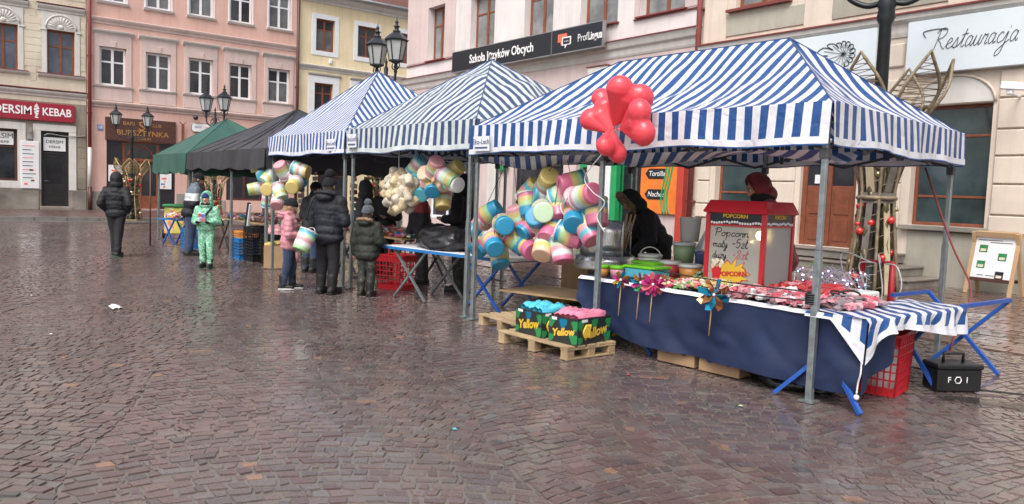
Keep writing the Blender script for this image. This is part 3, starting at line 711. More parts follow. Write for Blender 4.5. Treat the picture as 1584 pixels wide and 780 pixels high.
for a, b, nm in ((-24.92, -19.24, 'Szkoła Języków Obcych'), (-19.2, -16.95, 'ProfiLingua')):
    sg = MB().box(a, b, -.42, -.3, 5.96, 6.66).build('school_sign', 'sign_dark', B)
    MB().box(a, b, -.43, -.29, 5.925, 5.957).box(a, b, -.43, -.29, 6.663, 6.69).box(b-.0, b+.02, -.43, -.29, 5.93, 6.69).build('sign_frame', 'zinc', sg)
    if nm[0] == 'S': text('sign_lettering', nm, .42, 'letter_white', sg, (-21.95, -.425, 6.3), bold=.007, width=.9)
    else:
        text('sign_lettering', 'Profi', .33, 'letter_white', sg, (-18.02, -.425, 6.3), align='LEFT', bold=-.002, width=.8); text('sign_lettering', 'Lingua', .33, 'letter_white', sg, (-17.62+.06, -.425, 6.3), align='LEFT', bold=.007, width=.72)
        for (u, z, m_, y_) in ((-18.72, 6.40, 'coral', -.426), (-18.52, 6.29, 'letter_white', -.43)):
            MB().prism([(u-.21, z-.12), (u-.08, z-.12), (u-.05, z-.22), (u+.02, z-.12), (u+.21, z-.12), (u+.21, z+.13), (u-.21, z+.13)], y_, y_+.004).build('sign_logo', m_, sg)
        MB().box(-18.68, -18.36, -.434, -.43, 6.2, 6.38).build('sign_logo', 'sign_dark', sg)
        for q in range(3): MB().box(-18.6+q*.07, -18.57+q*.07, -.438, -.434, 6.27, 6.3).build('sign_logo', 'letter_white', sg)
for u in (-22.55, -17.35):
    MB().box(u-.33, u+.33, -.12, .0, 0, 5.2).build('pilaster', 'white_trim', B, bevel=.012)
    MB().box(u-.42, u+.42, -.2, .0, 5.2, 5.42).box(u-.38, u+.38, -.16, 0, 5.1, 5.2).build('capital', 'white_trim', B, bevel=.012); MB().box(u-.45, u+.45, -.23, 0, 5.423, 5.45).build('capital_flashing', 'red_metal', B)
pb = MB().box(-20.2, -18.4, -.15, -.05, 3.75, 4.85).build('hoarding', 'sign_dark', B)
for q in range(4): MB().prism([(-19.9+q*.42, 3.9), (-19.6+q*.42, 3.9), (-19.65+q*.42, 4.4+.2*(q % 2)), (-19.85+q*.42, 4.5)], -.156, -.15).build('hoarding_print', ('letter_gold', 'yellow_plaster')[q % 2], pb)
MB().lathe([(.42, 0), (.42, .08)], 24, Matrix.Translation((-16.55, -.35, 4.75)) @ Matrix.Rotation(PI/2, 4, 'X')).build('round_sign', 'sign_dark', B)
window(B, -27, -23.6, .5, 3.4, 'white_paint', 'pane_dark', fw=.1, cols=3, trans=[2.6], name='shop_window')
window(B, -21.5, -18.9, .15, 3.4, 'dark_panel', 'pane_dark', fw=.09, cols=2, trans=[2.5], name='shop_window')
window(B, -18.3, -15.5, .15, 3.4, 'green_door', 'pane_dark', fw=.13, cols=3, trans=[2.5], name='shop_window')
# snack bar posters and doors
def snack(u0, u1, z0, z1, words, y=-.1):
    p = MB().box(u0, u1, y, y+.05, z0, z1).build('snack_poster', 'orange_print', B)
    mid = (u0+u1)/2
    mb = MB()
    for dx in (0, .1, .2) if words else (): mb.tube(spline([(mid+.2+dx, y-.004, z0), (mid+.12+dx, y-.004, z0+.5), (mid+.28+dx, y-.004, (z0+z1)/2+.3), (mid+.2+dx, y-.004, z1-.05)]), .028, 6)
    if words: mb.build('cactus_print', 'green_door', p)
    for wd, z in words:
        MB().prism([(mid-.5, z), (mid-.38, z-.14), (mid+.22, z-.14), (mid+.22, z+.14), (mid-.38, z+.14)], y-.012, y-.006).build('arrow_print', 'dark_panel', p)
        text('poster_lettering', wd, .2, 'letter_white', p, (mid-.08, y-.016, z), shear=.2, ext=.001)
    return p
snack(-15.45, -14.1, 1.15, 3.3, [('Tortilla', 2.25), ('Nachos', 1.68)]); snack(-17.6, -17.0, .8, 3.3, [])
for u, m_ in ((-16.95, 'red_pillar'), (-16.7, 'white_paint'), (-16.45, 'green_door'), (-13.95, 'red_pillar')):
    MB().box(u-.11, u+.11, -.2, 0, .1, 3.3).build('shop_front_post', m_, B, bevel=.01)
for q in range(14):
    u, z = -15.75+rng.uniform(-.15, .15), 1.2+q*.15
    MB().sphere((u, -.14, z), .07, 6, 4, (1, .3, .7)).build('sticker_flower', 'yellow_plaster' if q % 2 else 'green_door', B)
MB().box(-22.2, -21.7, -.14, -.1, 2.35, 3.2).build('wall_plaque', 'green_door', B)
downpipe(-13.62, 0, 13, False, 'dark red downpipe between the rose house and the beige house')

# ---- beige restaurant house
B = building('restaurant_house', 'beige rusticated house with pale blue restaurant signs and brown door', False, 0)
bh = [(-7.95, -6.47, 1.22, 3.66), (-10.5, -9.12, .62, 3.4), (-12.95, -11.5, 1.2, 3.5), (-4.6, -3.1, 1.22, 3.66), (-1.5, 0, 1.22, 3.66)]
uw = [(-12.6, -11.2, 6.4, 8.6), (-9.4, -8.0, 6.4, 8.6), (-6.2, -4.8, 6.4, 8.6), (-3, -1.6, 6.4, 8.6)]
wall(B, -13.62, 6, 5.5, 13, uw, 'beige_plaster', name='upper_wall', depth=.3)
wall(B, -13.62, 6, 0, 5.5, bh, 'beige_plaster', name='ground_floor_wall', depth=.3)
for a, b, c, d in uw:
    window(B, a, b, c, d, 'brown_wood', 'pane_curtain', fw=.09)
    MB().box(a-.55, b+.55, -.03, .005, 5.72, 6.2).build('apron_panel', 'grey_green_plaster', B, bevel=.01); MB().box(a-.2, b+.2, -.16, 0, 6.3, 6.36).build('window_sill', 'red_metal', B)
for u in (-13.2, -10.3, -7.1, -3.9): MB().box(u-.35, u+.35, -.05, .005, 5.62, 12.9).build('pilaster', 'beige_plaster', B, bevel=.012)
moulding(B, 'cornice', -13.62, 6, 5.12, [(.03, 0), (.06, .08), (.08, .25), (.2, .32), (.22, .42)], 'white_trim')
MB().box(-13.62, 6, -.26, 0, 5.543, 5.575).build('cornice_flashing', 'red_metal', B)
for bi in (0, 2, 3, 4):
    a, b, c, d = bh[bi]
    gm = 'pane_teal' if bi != 0 else 'pane_dark'
    window(B, a, b, c, d, 'brown_wood', 'pane_teal', y=.2, fw=.07, cols=1, trans=[c+.6, d-.62], name='tall_window')
    MB().box(a-.12, b+.12, -.16, .2, c-.1, c-.003).build('window_sill', 'grey_plinth', B, bevel=.01)
    ar = [((a+b)/2+(.78)*math.cos(PI*i/14), d+.02+.55*math.sin(PI*i/14)) for i in range(15)]
    MB().prism(ar, -.022, .0).build('arch_panel', 'white_trim', B); MB().tube([(x, -.035, z) for x, z in ar], .03, 6).build('arch_moulding', 'beige_plaster', B)
dr = MB().box(-10.5, -10.38, .1, .2, .62, 3.4).box(-9.24, -9.12, .1, .2, .62, 3.4).box(-10.38, -9.24, .1, .2, 3.28, 3.4).box(-9.86, -9.76, .09, .19, .62, 3.28)
for a, b in ((-10.38, -9.86), (-9.76, -9.24)):
    dr.box(a, b, .12, .18, .62, 2.0).box(a, b, .12, .18, 2.55, 2.62)
    dr.box(a+.08, b-.08, .1, .12, .75, 1.25).box(a+.08, b-.08, .1, .12, 1.35, 1.9)
dr = dr.build('entrance_door', 'brown_wood', B, bevel=.008)
for a, b in ((-10.38, -9.86), (-9.76, -9.24)):
    MB().box(a, b, .145, .155, 2.0, 2.55).build('pane', 'pane_dark', dr); MB().box(a, b, .145, .155, 2.62, 3.28).build('pane', 'pane_dark', dr)
MB().box(-10.2, -10.0, .125, .14, 2.05, 2.25).build('door_notice', 'paper_white', dr)
# stair: three steps
st = thing('stair', 'worn stone steps in front of the brown entrance door', 'steps', (-9.4, 16.6, 0))
for i, (hw0, hw1, z, dy) in enumerate(((-1.55, 2.25, .18, 1.45), (-1.4, 1.9, .38, 1.1), (-1.25, 1.5, .61, .75))):
    MB().box(hw0+.03, hw1-.03, -dy+.04, -.06, 0 if i == 0 else z-.2, z-.045).build('riser', 'grey_plinth', st, bevel=.008); MB().box(hw0, hw1, -dy, -.06, z-.045, z).build('tread', 'stone_step', st, bevel=.012)
# plinth and rusticated blocks
MB().box(-13.6, -11.0, -.05, .005, 0, 1.1).box(-11.0, -7.9, -.05, .005, 0, .6).box(-7.9, 6, -.05, .005, 0, 1.11).build('plinth', 'grey_green_plaster', B, bevel=.01)
for a, b in ((-13.5, -13.1), (-11.35, -10.62), (-9.0, -8.12), (-6.38, -4.75), (-3.0, -1.6)):
    for i, (z0, z1) in enumerate(((1.5, 2.06), (2.09, 2.6), (2.63, 3.11), (3.14, 3.7), (3.73, 4.24))):
        n_ = 2 if b-a > 1.2 else 1
        for q in range(n_):
            sh = .16 if (n_ == 2 and i % 2) else 0
            x0 = a if q == 0 else (a+b)/2-sh; x1 = b if q == n_-1 else (a+b)/2-sh
            MB().box(x0+.012, x1-.012, -.055, .005, z0, z1).build('rusticated_block', 'beige_plaster', B, bevel=.018)
    MB().box(a, b, -.075, .005, 1.13, 1.47).build('ground_band', 'beige_plaster', B, bevel=.02)
for a, b in ((-8.72, -8.2), (-11.0, -10.6)):
    MB().box(a+.05, b-.05, -.05, .005, 4.5, 5.0).build('relief_panel', 'beige_plaster', B, bevel=.03)
sg = MB().box(-11.1, -8.79, -.2, -.03, 4.29, 5.36).build('restaurant_sign', 'sign_pale', B, bevel=.008)
mb = MB()   # monstera leaf drawn in black line
def leafpt(t, k=1.0):
    a = 2*PI*t; tip = math.atan2(-.3, -.7); r = (.27+.44*max(0, math.cos(a-tip))**1.6)*k
    return (-9.52+r*math.cos(a), -.21, 4.88+r*math.sin(a))
pts = []; nlb = 14
for i in range(nlb):
    for q, k in ((.08, .93), (.3, 1.03), (.6, 1.05), (.86, .95), (.95, .55)): pts.append(leafpt((i+q)/nlb, k))
mb.tube(spline(pts+[pts[0]], 4), .009, 5)
for i in range(nlb): mb.tube([(-9.52, -.21, 4.88), leafpt((i+.45)/nlb, .82)], .005, 5)
mb.build('leaf_drawing', 'letter_black', sg)
sg = MB().box(-8.13, -4.5, -.2, -.03, 4.29, 5.36).build('restaurant_sign', 'sign_pale', B, bevel=.008)
mb = MB(); xe = handwriting(mb, 'Restauracja', -7.62, 4.74, .40, -.21, .006, .35, .80)
mb.tube(spline([(-7.75, -.21, 5.0), (-7.8, -.21, 5.12), (-7.55, -.21, 5.15), (-7.35, -.21, 5.12)]), .008, 5)
mb.build('sign_script', 'letter_black', sg)
cc = MB().box(-6.15, -5.75, -.62, -.5, 3.78, 3.92, rotm(0, .1, .3)).box(-6.02, -5.98, -.56, 0, 3.70, 3.74).box(-6.05, -5.95, -.6, -.5, 3.70, 3.8).build('security_camera', 'white_paint', B, bevel=.015)
# ================================================================ market tents
def stripemat(name, blue, white, period, thin=.3):
    m, n, b, o = _nodes(name)
    uv = nd(n, 'ShaderNodeUVMap', uv_map='UVMap'); sx = nd(n, 'ShaderNodeSeparateXYZ'); L(n, uv.outputs[0], sx.inputs[0])
    nz = noise_(n, 2.2, 3); wob = math_(n, 'MULTIPLY', math_(n, 'SUBTRACT', nz.outputs[0], .5), .012)
    f = math_(n, 'FRACT', math_(n, 'DIVIDE', math_(n, 'ADD', sx.outputs[0], wob), period))
    s_ = math_(n, 'LESS_THAN', f, .5)
    hem = math_(n, 'LESS_THAN', sx.outputs[1], -.001)             # v<0 marks the plain hem
    edge = math_(n, 'LESS_THAN', sx.outputs[1], -.9)
    s_ = math_(n, 'ADD', math_(n, 'MULTIPLY', s_, math_(n, 'SUBTRACT', 1., hem)), edge)
    c = mixc(n, s_, white, blue)
    dn = noise_(n, 3.5, 6, .65); c = mixc(n, .5, c, ramp(n, dn.outputs[0], [(.3, .6), (.65, 1.)]), 'MULTIPLY')
    L(n, c, b.inputs['Base Color']); b.inputs['Roughness'].default_value = .42
    bp = nd(n, 'ShaderNodeBump'); bp.inputs['Strength'].default_value = .55; bp.inputs['Distance'].default_value = .04
    wr = noise_(n, 5.5, 4, .55, dist=1.2); L(n, wr.outputs[0], bp.inputs['Height']); L(n, bp.outputs[0], b.inputs['Normal'])
    t = nd(n, 'ShaderNodeBsdfTranslucent'); L(n, c, t.inputs[0]); mx = nd(n, 'ShaderNodeMixShader'); mx.inputs[0].default_value = thin
    L(n, b.outputs[0], mx.inputs[1]); L(n, t.outputs[0], mx.inputs[2]); L(n, mx.outputs[0], o.inputs[0])
stripemat('stripe_bright', (.016, .078, .26), (.74, .75, .80), .152, .1)
stripemat('stripe_violet', (.028, .092, .29), (.72, .74, .80), .125, .1)
stripemat('stripe_grey', (.042, .08, .17), (.62, .67, .68), .155, .1)
mat('green_cloth', (.045, .125, .10), .5, var=.15, scale=2, bump=.3, bscale=7, thin=.2)
mat('black_cloth', (.040, .042, .050), .42, var=.25, scale=2, bump=.4, bscale=7, thin=.1)
mat('galvanised', (.30, .34, .35), .42, metal=.75, var=.2, scale=14, rvar=.1)
mat('dark_steel', (.09, .095, .10), .5, metal=.6, var=.2)
mat('navy_cloth', (.0075, .018, .062), .7, var=.2, scale=3, bump=.35, bscale=9, thin=.05)
mat('white_cloth', (.68, .69, .72), .7, var=.06, scale=3, bump=.1)
mat('patch_white', (.70, .72, .76), .5, var=.05); mat('ink_blue', (.06, .09, .2), .5)
mat('red_rope', (.22, .05, .05), .8); mat('white_cord', (.7, .7, .7), .7); mat('black_cord', (.015, .015, .016), .6)
def setuv(o, fn):
    me = o.data; uv = me.uv_layers.new(name='UVMap')
    for lp in me.loops:
        uv.data[lp.index].uv = fn[lp.vertex_index]
def cloth_obj(name, vs, fs, uvs, mt, parent):
    me = bpy.data.meshes.new(name); me.from_pydata(vs, [], fs); me.materials.append(M[mt]); me.polygons.foreach_set('use_smooth', [True]*len(fs)); me.update()
    uv = me.uv_layers.new(name='UVMap'); li = np.zeros(len(me.loops), np.int32); me.loops.foreach_get('vertex_index', li)
    uv.data.foreach_set('uv', np.array(uvs, float)[li].reshape(-1))
    o = bpy.data.objects.new(name, me); COL.objects.link(o); o.parent = parent; return o
def tent(name, label, cx, cy, rz, lx, ly, ze, zp, ridge, mt, val=.33, poles=(), sag=.1, seed=0, wrinkle=.02, seams=False, hem=True, scallop=.0, leg_z=None, shear=0):
    T = thing(name, label, 'tent', (cx, cy, 0), rz, 'market tents in a row')
    hx, hy = lx/2, ly/2; r0, r1 = ridge; skew = shear*ly
    poles = [(px+(skew if py > 0 else 0), py) for px, py in poles]
    Cn = {'fl': Vector((-hx, -hy, ze)), 'fr': Vector((hx, -hy, ze)), 'bl': Vector((-hx+skew, hy, ze)), 'br': Vector((hx+skew, hy, ze)), 'rl': Vector((r0, 0, zp)), 'rr': Vector((r1, 0, zp))}
    def face(a, b, c, d, ax, part):
        nu, nv = 36, 18; vs = []; uvs = []
        a, b, c, d = Cn[a], Cn[b], Cn[c], Cn[d]        # eave a-b, ridge d-c
        for i in range(nu+1):
            for j in range(nv+1):
                u, v = i/nu, j/nv
                p = a.lerp(b, u).lerp(d.lerp(c, u), v)
                q = p.copy(); k = min(1, 4*u*(1-u))
                q.z -= sag*math.sin(PI*min(1, v*1.0))*(.35+.65*k)*(1 if 0 < v < 1 else 0)*(k**.5 if k > 0 else 0)
                q.z -= .05*sag*0
                wv = wrinkle*k**.5*math.sin(PI*v)**.6
                q.z += wv*(nz3(p.x*1.9+seed*7, p.y*1.9, 3.1)+.6*nz3(p.x*4.5, p.y*4.5+seed, .7))
                vs.append(q); uvs.append(((p.x if ax == 0 else p.y), .5))
        fs = [(i*(nv+1)+j, (i+1)*(nv+1)+j, (i+1)*(nv+1)+j+1, i*(nv+1)+j+1) for i in range(nu) for j in range(nv)]
        return cloth_obj(part, vs, fs, uvs, mt, T)
    face('fl', 'fr', 'rr', 'rl', 0, 'roof_panel'); face('br', 'bl', 'rl', 'rr', 0, 'roof_panel')
    face('fr', 'br', 'rr', 'rr', 1, 'roof_panel'); face('bl', 'fl', 'rl', 'rl', 1, 'roof_panel')
    mbs = MB()
    for a, b in (('fl', 'rl'), ('bl', 'rl'), ('fr', 'rr'), ('br', 'rr'), ('rl', 'rr')):
        if (Cn[a]-Cn[b]).length > .05:
            mbs = MB().tube([Cn[a]+Vector((0, 0, .004)), Cn[b]+Vector((0, 0, .006))], .007, 5); mbs.build('seam', 'ink_blue' if 'stripe' in mt else mt, T)
    if seams:
        for q in range(1, 6):
            u = q/6; a = Cn['fl'].lerp(Cn['fr'], u); b = Cn['rl'].lerp(Cn['rr'], u)
            pts = [a.lerp(b, v/10)+Vector((0, 0, -sag*math.sin(PI*v/10)*(.35+.65*4*u*(1-u))*(4*u*(1-u))**.5+.006)) for v in range(11)]
            MB().tube(pts, .012, 4).build('seam', 'dark_panel', T)
    # valance on four sides
    def val_side(p, q, nrm, ax, k):
        nu, nv = 90, 6; vs = []; uvs = []; ln = (q-p).length; rr = random.Random(seed*9+k); ph = [rr.uniform(0, 6) for _ in range(6)]
        for i in range(nu+1):
            u = i/nu; s_ = u*ln
            for j in range(nv+1):
                v = [0, .2, .45, .65, .80, .965, 1.][j]
                w_ = (.014*math.sin(s_*7+ph[0])+.010*math.sin(s_*17+ph[1])+.02*math.sin(s_*2.3+ph[2]))*v*min(1, 6*u*(1-u)*2)
                P = p.lerp(q, u)+nrm*(.012+.02*v+w_)
                P.z += .012-val*v*(1+.03*math.sin(s_*3+ph[3])-.0) - scallop*v*abs(math.sin(PI*u*5))*.5
                P.z += .01*math.sin(s_*5+ph[4])*v
                vs.append(P); uvs.append((p.lerp(q, u).x if ax == 0 else p.lerp(q, u).y, .5))
        fs = []; fu = []
        for i in range(nu):
            for j in range(nv): fs.append((i*(nv+1)+j, i*(nv+1)+j+1, (i+1)*(nv+1)+j+1, (i+1)*(nv+1)+j))
        o = cloth_obj('valance', vs, fs, uvs, mt, T)
        if hem:
            uvd = o.data.uv_layers[0].data
            for pl in o.data.polygons:
                j = pl.index % nv
                if j >= 4:
                    for l in pl.loop_indices: uvd[l].uv.y = -.5 if j == 4 else -1.
        return o
    val_side(Cn['fl'], Cn['fr'], Vector((0, -1, 0)), 0, 1); val_side(Cn['fr'], Cn['br'], Vector((1, 0, 0)), 1, 2)
    val_side(Cn['br'], Cn['bl'], Vector((0, 1, 0)), 0, 3); val_side(Cn['bl'], Cn['fl'], Vector((-1, 0, 0)), 1, 4)
    # frame
    ins = .05
    for (px, py) in poles:
        lg = MB().box(px-.026, px+.026, py-.026, py+.026, .012, 1.2).box(px-.021, px+.021, py-.021, py+.021, 1.2, ze-.03).build('leg', 'galvanised', T, bevel=.004)
        MB().box(px-.06, px+.06, py-.06, py+.06, .006, .02).build('foot_plate', 'galvanised', lg)
        MB().box(px-.034, px+.034, py-.034, py+.034, ze-.42, ze-.34).build('slider', 'dark_steel', lg, bevel=.004)
    xs = sorted({round(p[0], 3) for p in poles if p[1] < 0}); ys = sorted({round(p[1], 3) for p in poles})
    def scissor(a, b, n):
        for i in range(n):
            p = a.lerp(b, i/n); q = a.lerp(b, (i+1)/n); h = .26
            for z0, z1 in ((0, -h), (-h, 0)):
                MB().bar(p+Vector((0, 0, z0)), q+Vector((0, 0, z1)), .014, .028).build('scissor_bar', 'dark_steel', T)
    z = ze-.08; x0, x1, y0, y1 = xs[0], xs[-1], ys[0], ys[-1]
    for i in range(len(xs)-1):
        for y, k_ in ((y0, 0), (y1, skew)): scissor(Vector((xs[i]+k_, y, z)), Vector((xs[i+1]+k_, y, z)), 2)
    for x in (x0, x1): scissor(Vector((x, y0, z)), Vector((x+skew, y1, z)), 4)
    for rx in {r0, r1}:
        MB().cyl((rx, 0, z-.3), (rx, 0, zp-.06), .02, n=8).build('peak_mast', 'dark_steel', T)
        for x, y in ((x0, y0), (x0, y1), (x1, y0), (x1, y1)):
            if abs(x-rx) < lx*.75: MB().bar((x+(skew if y > 0 else 0), y, z-.05), (rx, 0, zp-.34), .02, .03).build('roof_rafter', 'dark_steel', T)
    return T
def flap(T, x0, x1, y0, dep, z, mt, seed, amp=.05):
    """loose side-wall cloth rolled back under the eave"""
    rr = random.Random(seed); ph = [rr.uniform(0, 6) for _ in range(4)]; vs = []; uvs = []; nu, nv = 60, 10
    for i in range(nu+1):
        u = i/nu; x = x0+(x1-x0)*u
        for j in range(nv+1):
            v = j/nv; k = math.sin(PI*u)
            zz = z-.02-amp*1.3*math.sin(PI*v)*(.7+.5*math.sin(x*2.6+ph[0]))-.02*math.sin(x*6+ph[1])*v+.03*v
            vs.append(Vector((x, y0+dep*v+.03*math.sin(x*3+ph[2]), zz))); uvs.append((x*.8+dep*v*.9, .5))
    fs = [(i*(nv+1)+j, (i+1)*(nv+1)+j, (i+1)*(nv+1)+j+1, i*(nv+1)+j+1) for i in range(nu) for j in range(nv)]
    return cloth_obj('rolled_side_wall', vs, fs, uvs, mt, T)
def patch(T, x, y, z, w_, h_, txt):
    p = MB().box(x-w_/2, x+w_/2, y-.012, y-.004, z-h_/2, z+h_/2, rotm(.05, 0, 0)).build('maker_patch', 'patch_white', T)
    text('patch_lettering', txt, h_*.5, 'ink_blue', p, (x, y-.016, z+h_*.12), ext=.001); MB().box(x-w_*.4, x+w_*.4, y-.016, y-.011, z-h_*.32, z-h_*.22).build('patch_line', 'ink_blue', p)
r2 = R(2.05)
TA = tent('canopy_tent', 'large blue and white striped tent nearest the viewer, with heart balloons', -5.62, 7.03, r2, 4.56, 3.1, 2.33, 3.21, (-1.36, .93), 'stripe_bright', .335,
          [(-2.2, -1.5), (-.13, -1.5), (2.22, -1.5), (-2.2, 1.5), (2.2, 1.5), (.02, 1.5)], sag=.17, seed=1, wrinkle=.06, shear=-.075)
flap(TA, -2.2, -.2, -1.52, .75, 1.99, 'stripe_bright', 2, .09); flap(TA, -.1, 2.18, -1.52, .7, 2.0, 'stripe_bright', 3, .08)
patch(TA, -2.0, -1.6, 2.12, .3, .17, 'Eko-Lech')
TB = tent('canopy_tent', 'greyish blue striped tent in the middle, below the school sign', -9.5, 6.93, R(1.0), 3.34, 3.05, 2.42, 3.52, (-.1, -.1), 'stripe_grey', .37,
          [(-1.55, -1.48), (1.52, -1.48), (-1.55, 1.48), (1.52, 1.48)], sag=-.06, seed=4, wrinkle=.075)
patch(TB, -1.4, -1.58, 2.25, .28, .2, 'EkoLech')
TC = tent('canopy_tent', 'violet tinged blue striped tent with the highest peak, left of the grey striped one', -12.65, 6.83, R(1.0), 3.04, 3.05, 2.40, 3.66, (-.3, -.3), 'stripe_violet', .35,
          [(-1.42, -1.48), (1.42, -1.48), (-1.42, 1.48), (1.42, 1.48)], sag=.05, seed=6, wrinkle=.03)
patch(TC, 1.15, -1.58, 2.2, .3, .18, 'Eko-Lech')
TD = tent('canopy_tent', 'black tent beside the striped tents, its roof seamed in panels', -16.6, 6.7, 0, 5.0, 3.0, 2.2, 3.16, (.1, .35), 'black_cloth', .36,
          [(.32, -1.4), (-2.4, -1.4), (2.3, -1.4), (-2.4, 1.4), (2.3, 1.4)], sag=.06, seed=8, wrinkle=.04, seams=True, hem=False, scallop=.08)
TE = tent('canopy_tent', 'green tent at the far end of the row', -20.7, 6.7, 0, 3.05, 3.0, 2.2, 3.22, (-.3, -.3), 'green_cloth', .44,
          [(-1.4, -1.4), (1.4, -1.4), (-1.4, 1.4), (1.4, 1.4)], sag=.08, seed=11, wrinkle=.04, seams=False, hem=False, scallop=.12)
# ================================================================ lamp posts and Christmas figures
mat('cast_iron', (.016, .020, .024), .38, metal=.3, var=.3, scale=8)
mat('frosted_glass', (.42, .44, .44), .25, var=.06)
mat('gold_wire', (.32, .235, .12), .45, metal=.5, var=.3, scale=9); mat('bauble_red', (.50, .02, .02), .15, var=.05, coat=.6); mat('bauble_gold', (.55, .45, .28), .2, metal=.7, var=.1)
mat('old_wire', (.21, .165, .11), .6, metal=.3, var=.4, scale=9); mat('tanwood_dark', (.28, .16, .08), .7, var=.2); mat('grey_slat', (.13, .115, .10), .7, var=.3, scale=6); mat('pale_slat', (.42, .36, .24), .6, var=.2)
mat('tinsel', (.10, .085, .05), .4, metal=.5, var=.5, scale=30)
LANTERN = {}
def lantern(parent, x, y, z, s):
    for nm, fn, mt in (('lantern_cage', 0, 'cast_iron'), ('lantern_glass', 1, 'frosted_glass'), ('lantern_roof', 2, 'cast_iron')):
        if nm not in LANTERN:
            mb = MB()
            if fn == 0:
                for i in range(6):
                    a = PI/3*i; mb.bar((.17*math.cos(a), .17*math.sin(a), 0), (.28*math.cos(a), .28*math.sin(a), .52), .022)
                mb.lathe([(.19, -.02), (.19, .02)], 6, flat=True); mb.lathe([(.30, .50), (.30, .535)], 6, flat=True)
                mb.lathe([(.03, -.32), (.05, -.28), (.03, -.22), (.06, -.15), (.04, -.08), (.16, -.02)], 8)
            elif fn == 1: mb.lathe([(.155, .02), (.265, .50)], 6, flat=True)
            else:
                mb.lathe([(.34, .535), (.30, .56), (.20, .66), (.10, .735)], 6, flat=True); mb.lathe([(.1, .735), (.1, .77), (.06, .78), (.06, .86), (.09, .88), (.04, .91), (.03, .96), (.055, .99), (.02, 1.03), (.004, 1.12)], 10)
            LANTERN[nm] = mb.mesh(nm, mt)
        if fn == 0: cage = o = bpy.data.objects.new(nm, LANTERN[nm]); o.parent = parent; o.location = (x, y, z); o.scale = (s, s, s)
        else: o = bpy.data.objects.new(nm, LANTERN[nm]); o.parent = cage
        COL.objects.link(o)
def lamp_post(label, x, y, base, ztop, s, rz, sp=.55, hgt=None):
    """two-armed lantern post; lantern bottoms at ztop"""
    t = thing('street_lamp', label, 'street lamp', (x, y, base), rz, 'twin lantern street lamps')
    zt = ztop-base
    MB().lathe([(.24*s, 0), (.24*s, .12), (.19*s, .2), (.17*s, .8), (.13*s, .95), (.15*s, 1.0), (.11*s, 1.08), (.085*s, 1.6), (.07*s, zt-.9*s), (.11*s, zt-.82*s), (.09*s, zt-.72*s), (.12*s, zt-.66*s), (.06*s, zt-.55*s), (.09*s, zt-.4*s), (.05*s, zt-.32*s), (.06*s, zt-.15*s), (.025*s, zt-.05*s), (.04*s, zt+.02*s), (.005, zt+.16*s)], 14).build('post', 'cast_iron', t)
    for sg_ in (-1, 1):
        pts = spline([(0, 0, zt-.62*s), (sg_*sp*.45, 0, zt-.66*s), (sg_*sp*.9, 0, zt-.52*s), (sg_*sp, 0, zt-.3*s)], 6)
        mb = MB().tube(pts, .035*s, 8); mb.tube(spline([(0, 0, zt-.35*s), (sg_*sp*.3, 0, zt-.36*s), (sg_*sp*.5, 0, zt-.5*s), (sg_*sp*.35, 0, zt-.58*s), (sg_*sp*.25, 0, zt-.5*s)], 5), .018*s, 6)
        mb.tube(spline([(sg_*(sp-.16*s), 0, zt-.05*s), (sg_*(sp-.2*s), 0, zt-.14*s), (sg_*(sp-.08*s), 0, zt-.22*s), (sg_*sp, 0, zt-.2*s), (sg_*(sp+.08*s), 0, zt-.22*s), (sg_*(sp+.2*s), 0, zt-.14*s), (sg_*(sp+.16*s), 0, zt-.05*s)], 4), .016*s, 6)
        mb.build('arm', 'cast_iron', t); lantern(t, sg_*sp, 0, zt, s)
    return t
lamp_post('small twin lantern lamp in front of the brown shop sign', -29.98, 6.3, .12, 3.42, .66, R(72), .5)
lamp_post('twin lantern lamp rising behind the green tent', -27.9, 8.5, 0, 4.02, .80, R(24), .44)
lamp_post('large twin lantern lamp rising behind the tent with the highest peak', -20.4, 11.0, 0, 5.15, 1.08, 0, .56)
lamp_post('thick black lamp post in front of the pale blue restaurant signs', -7.3, 13.9, 0, 6.15, 1.5, R(20), .75)
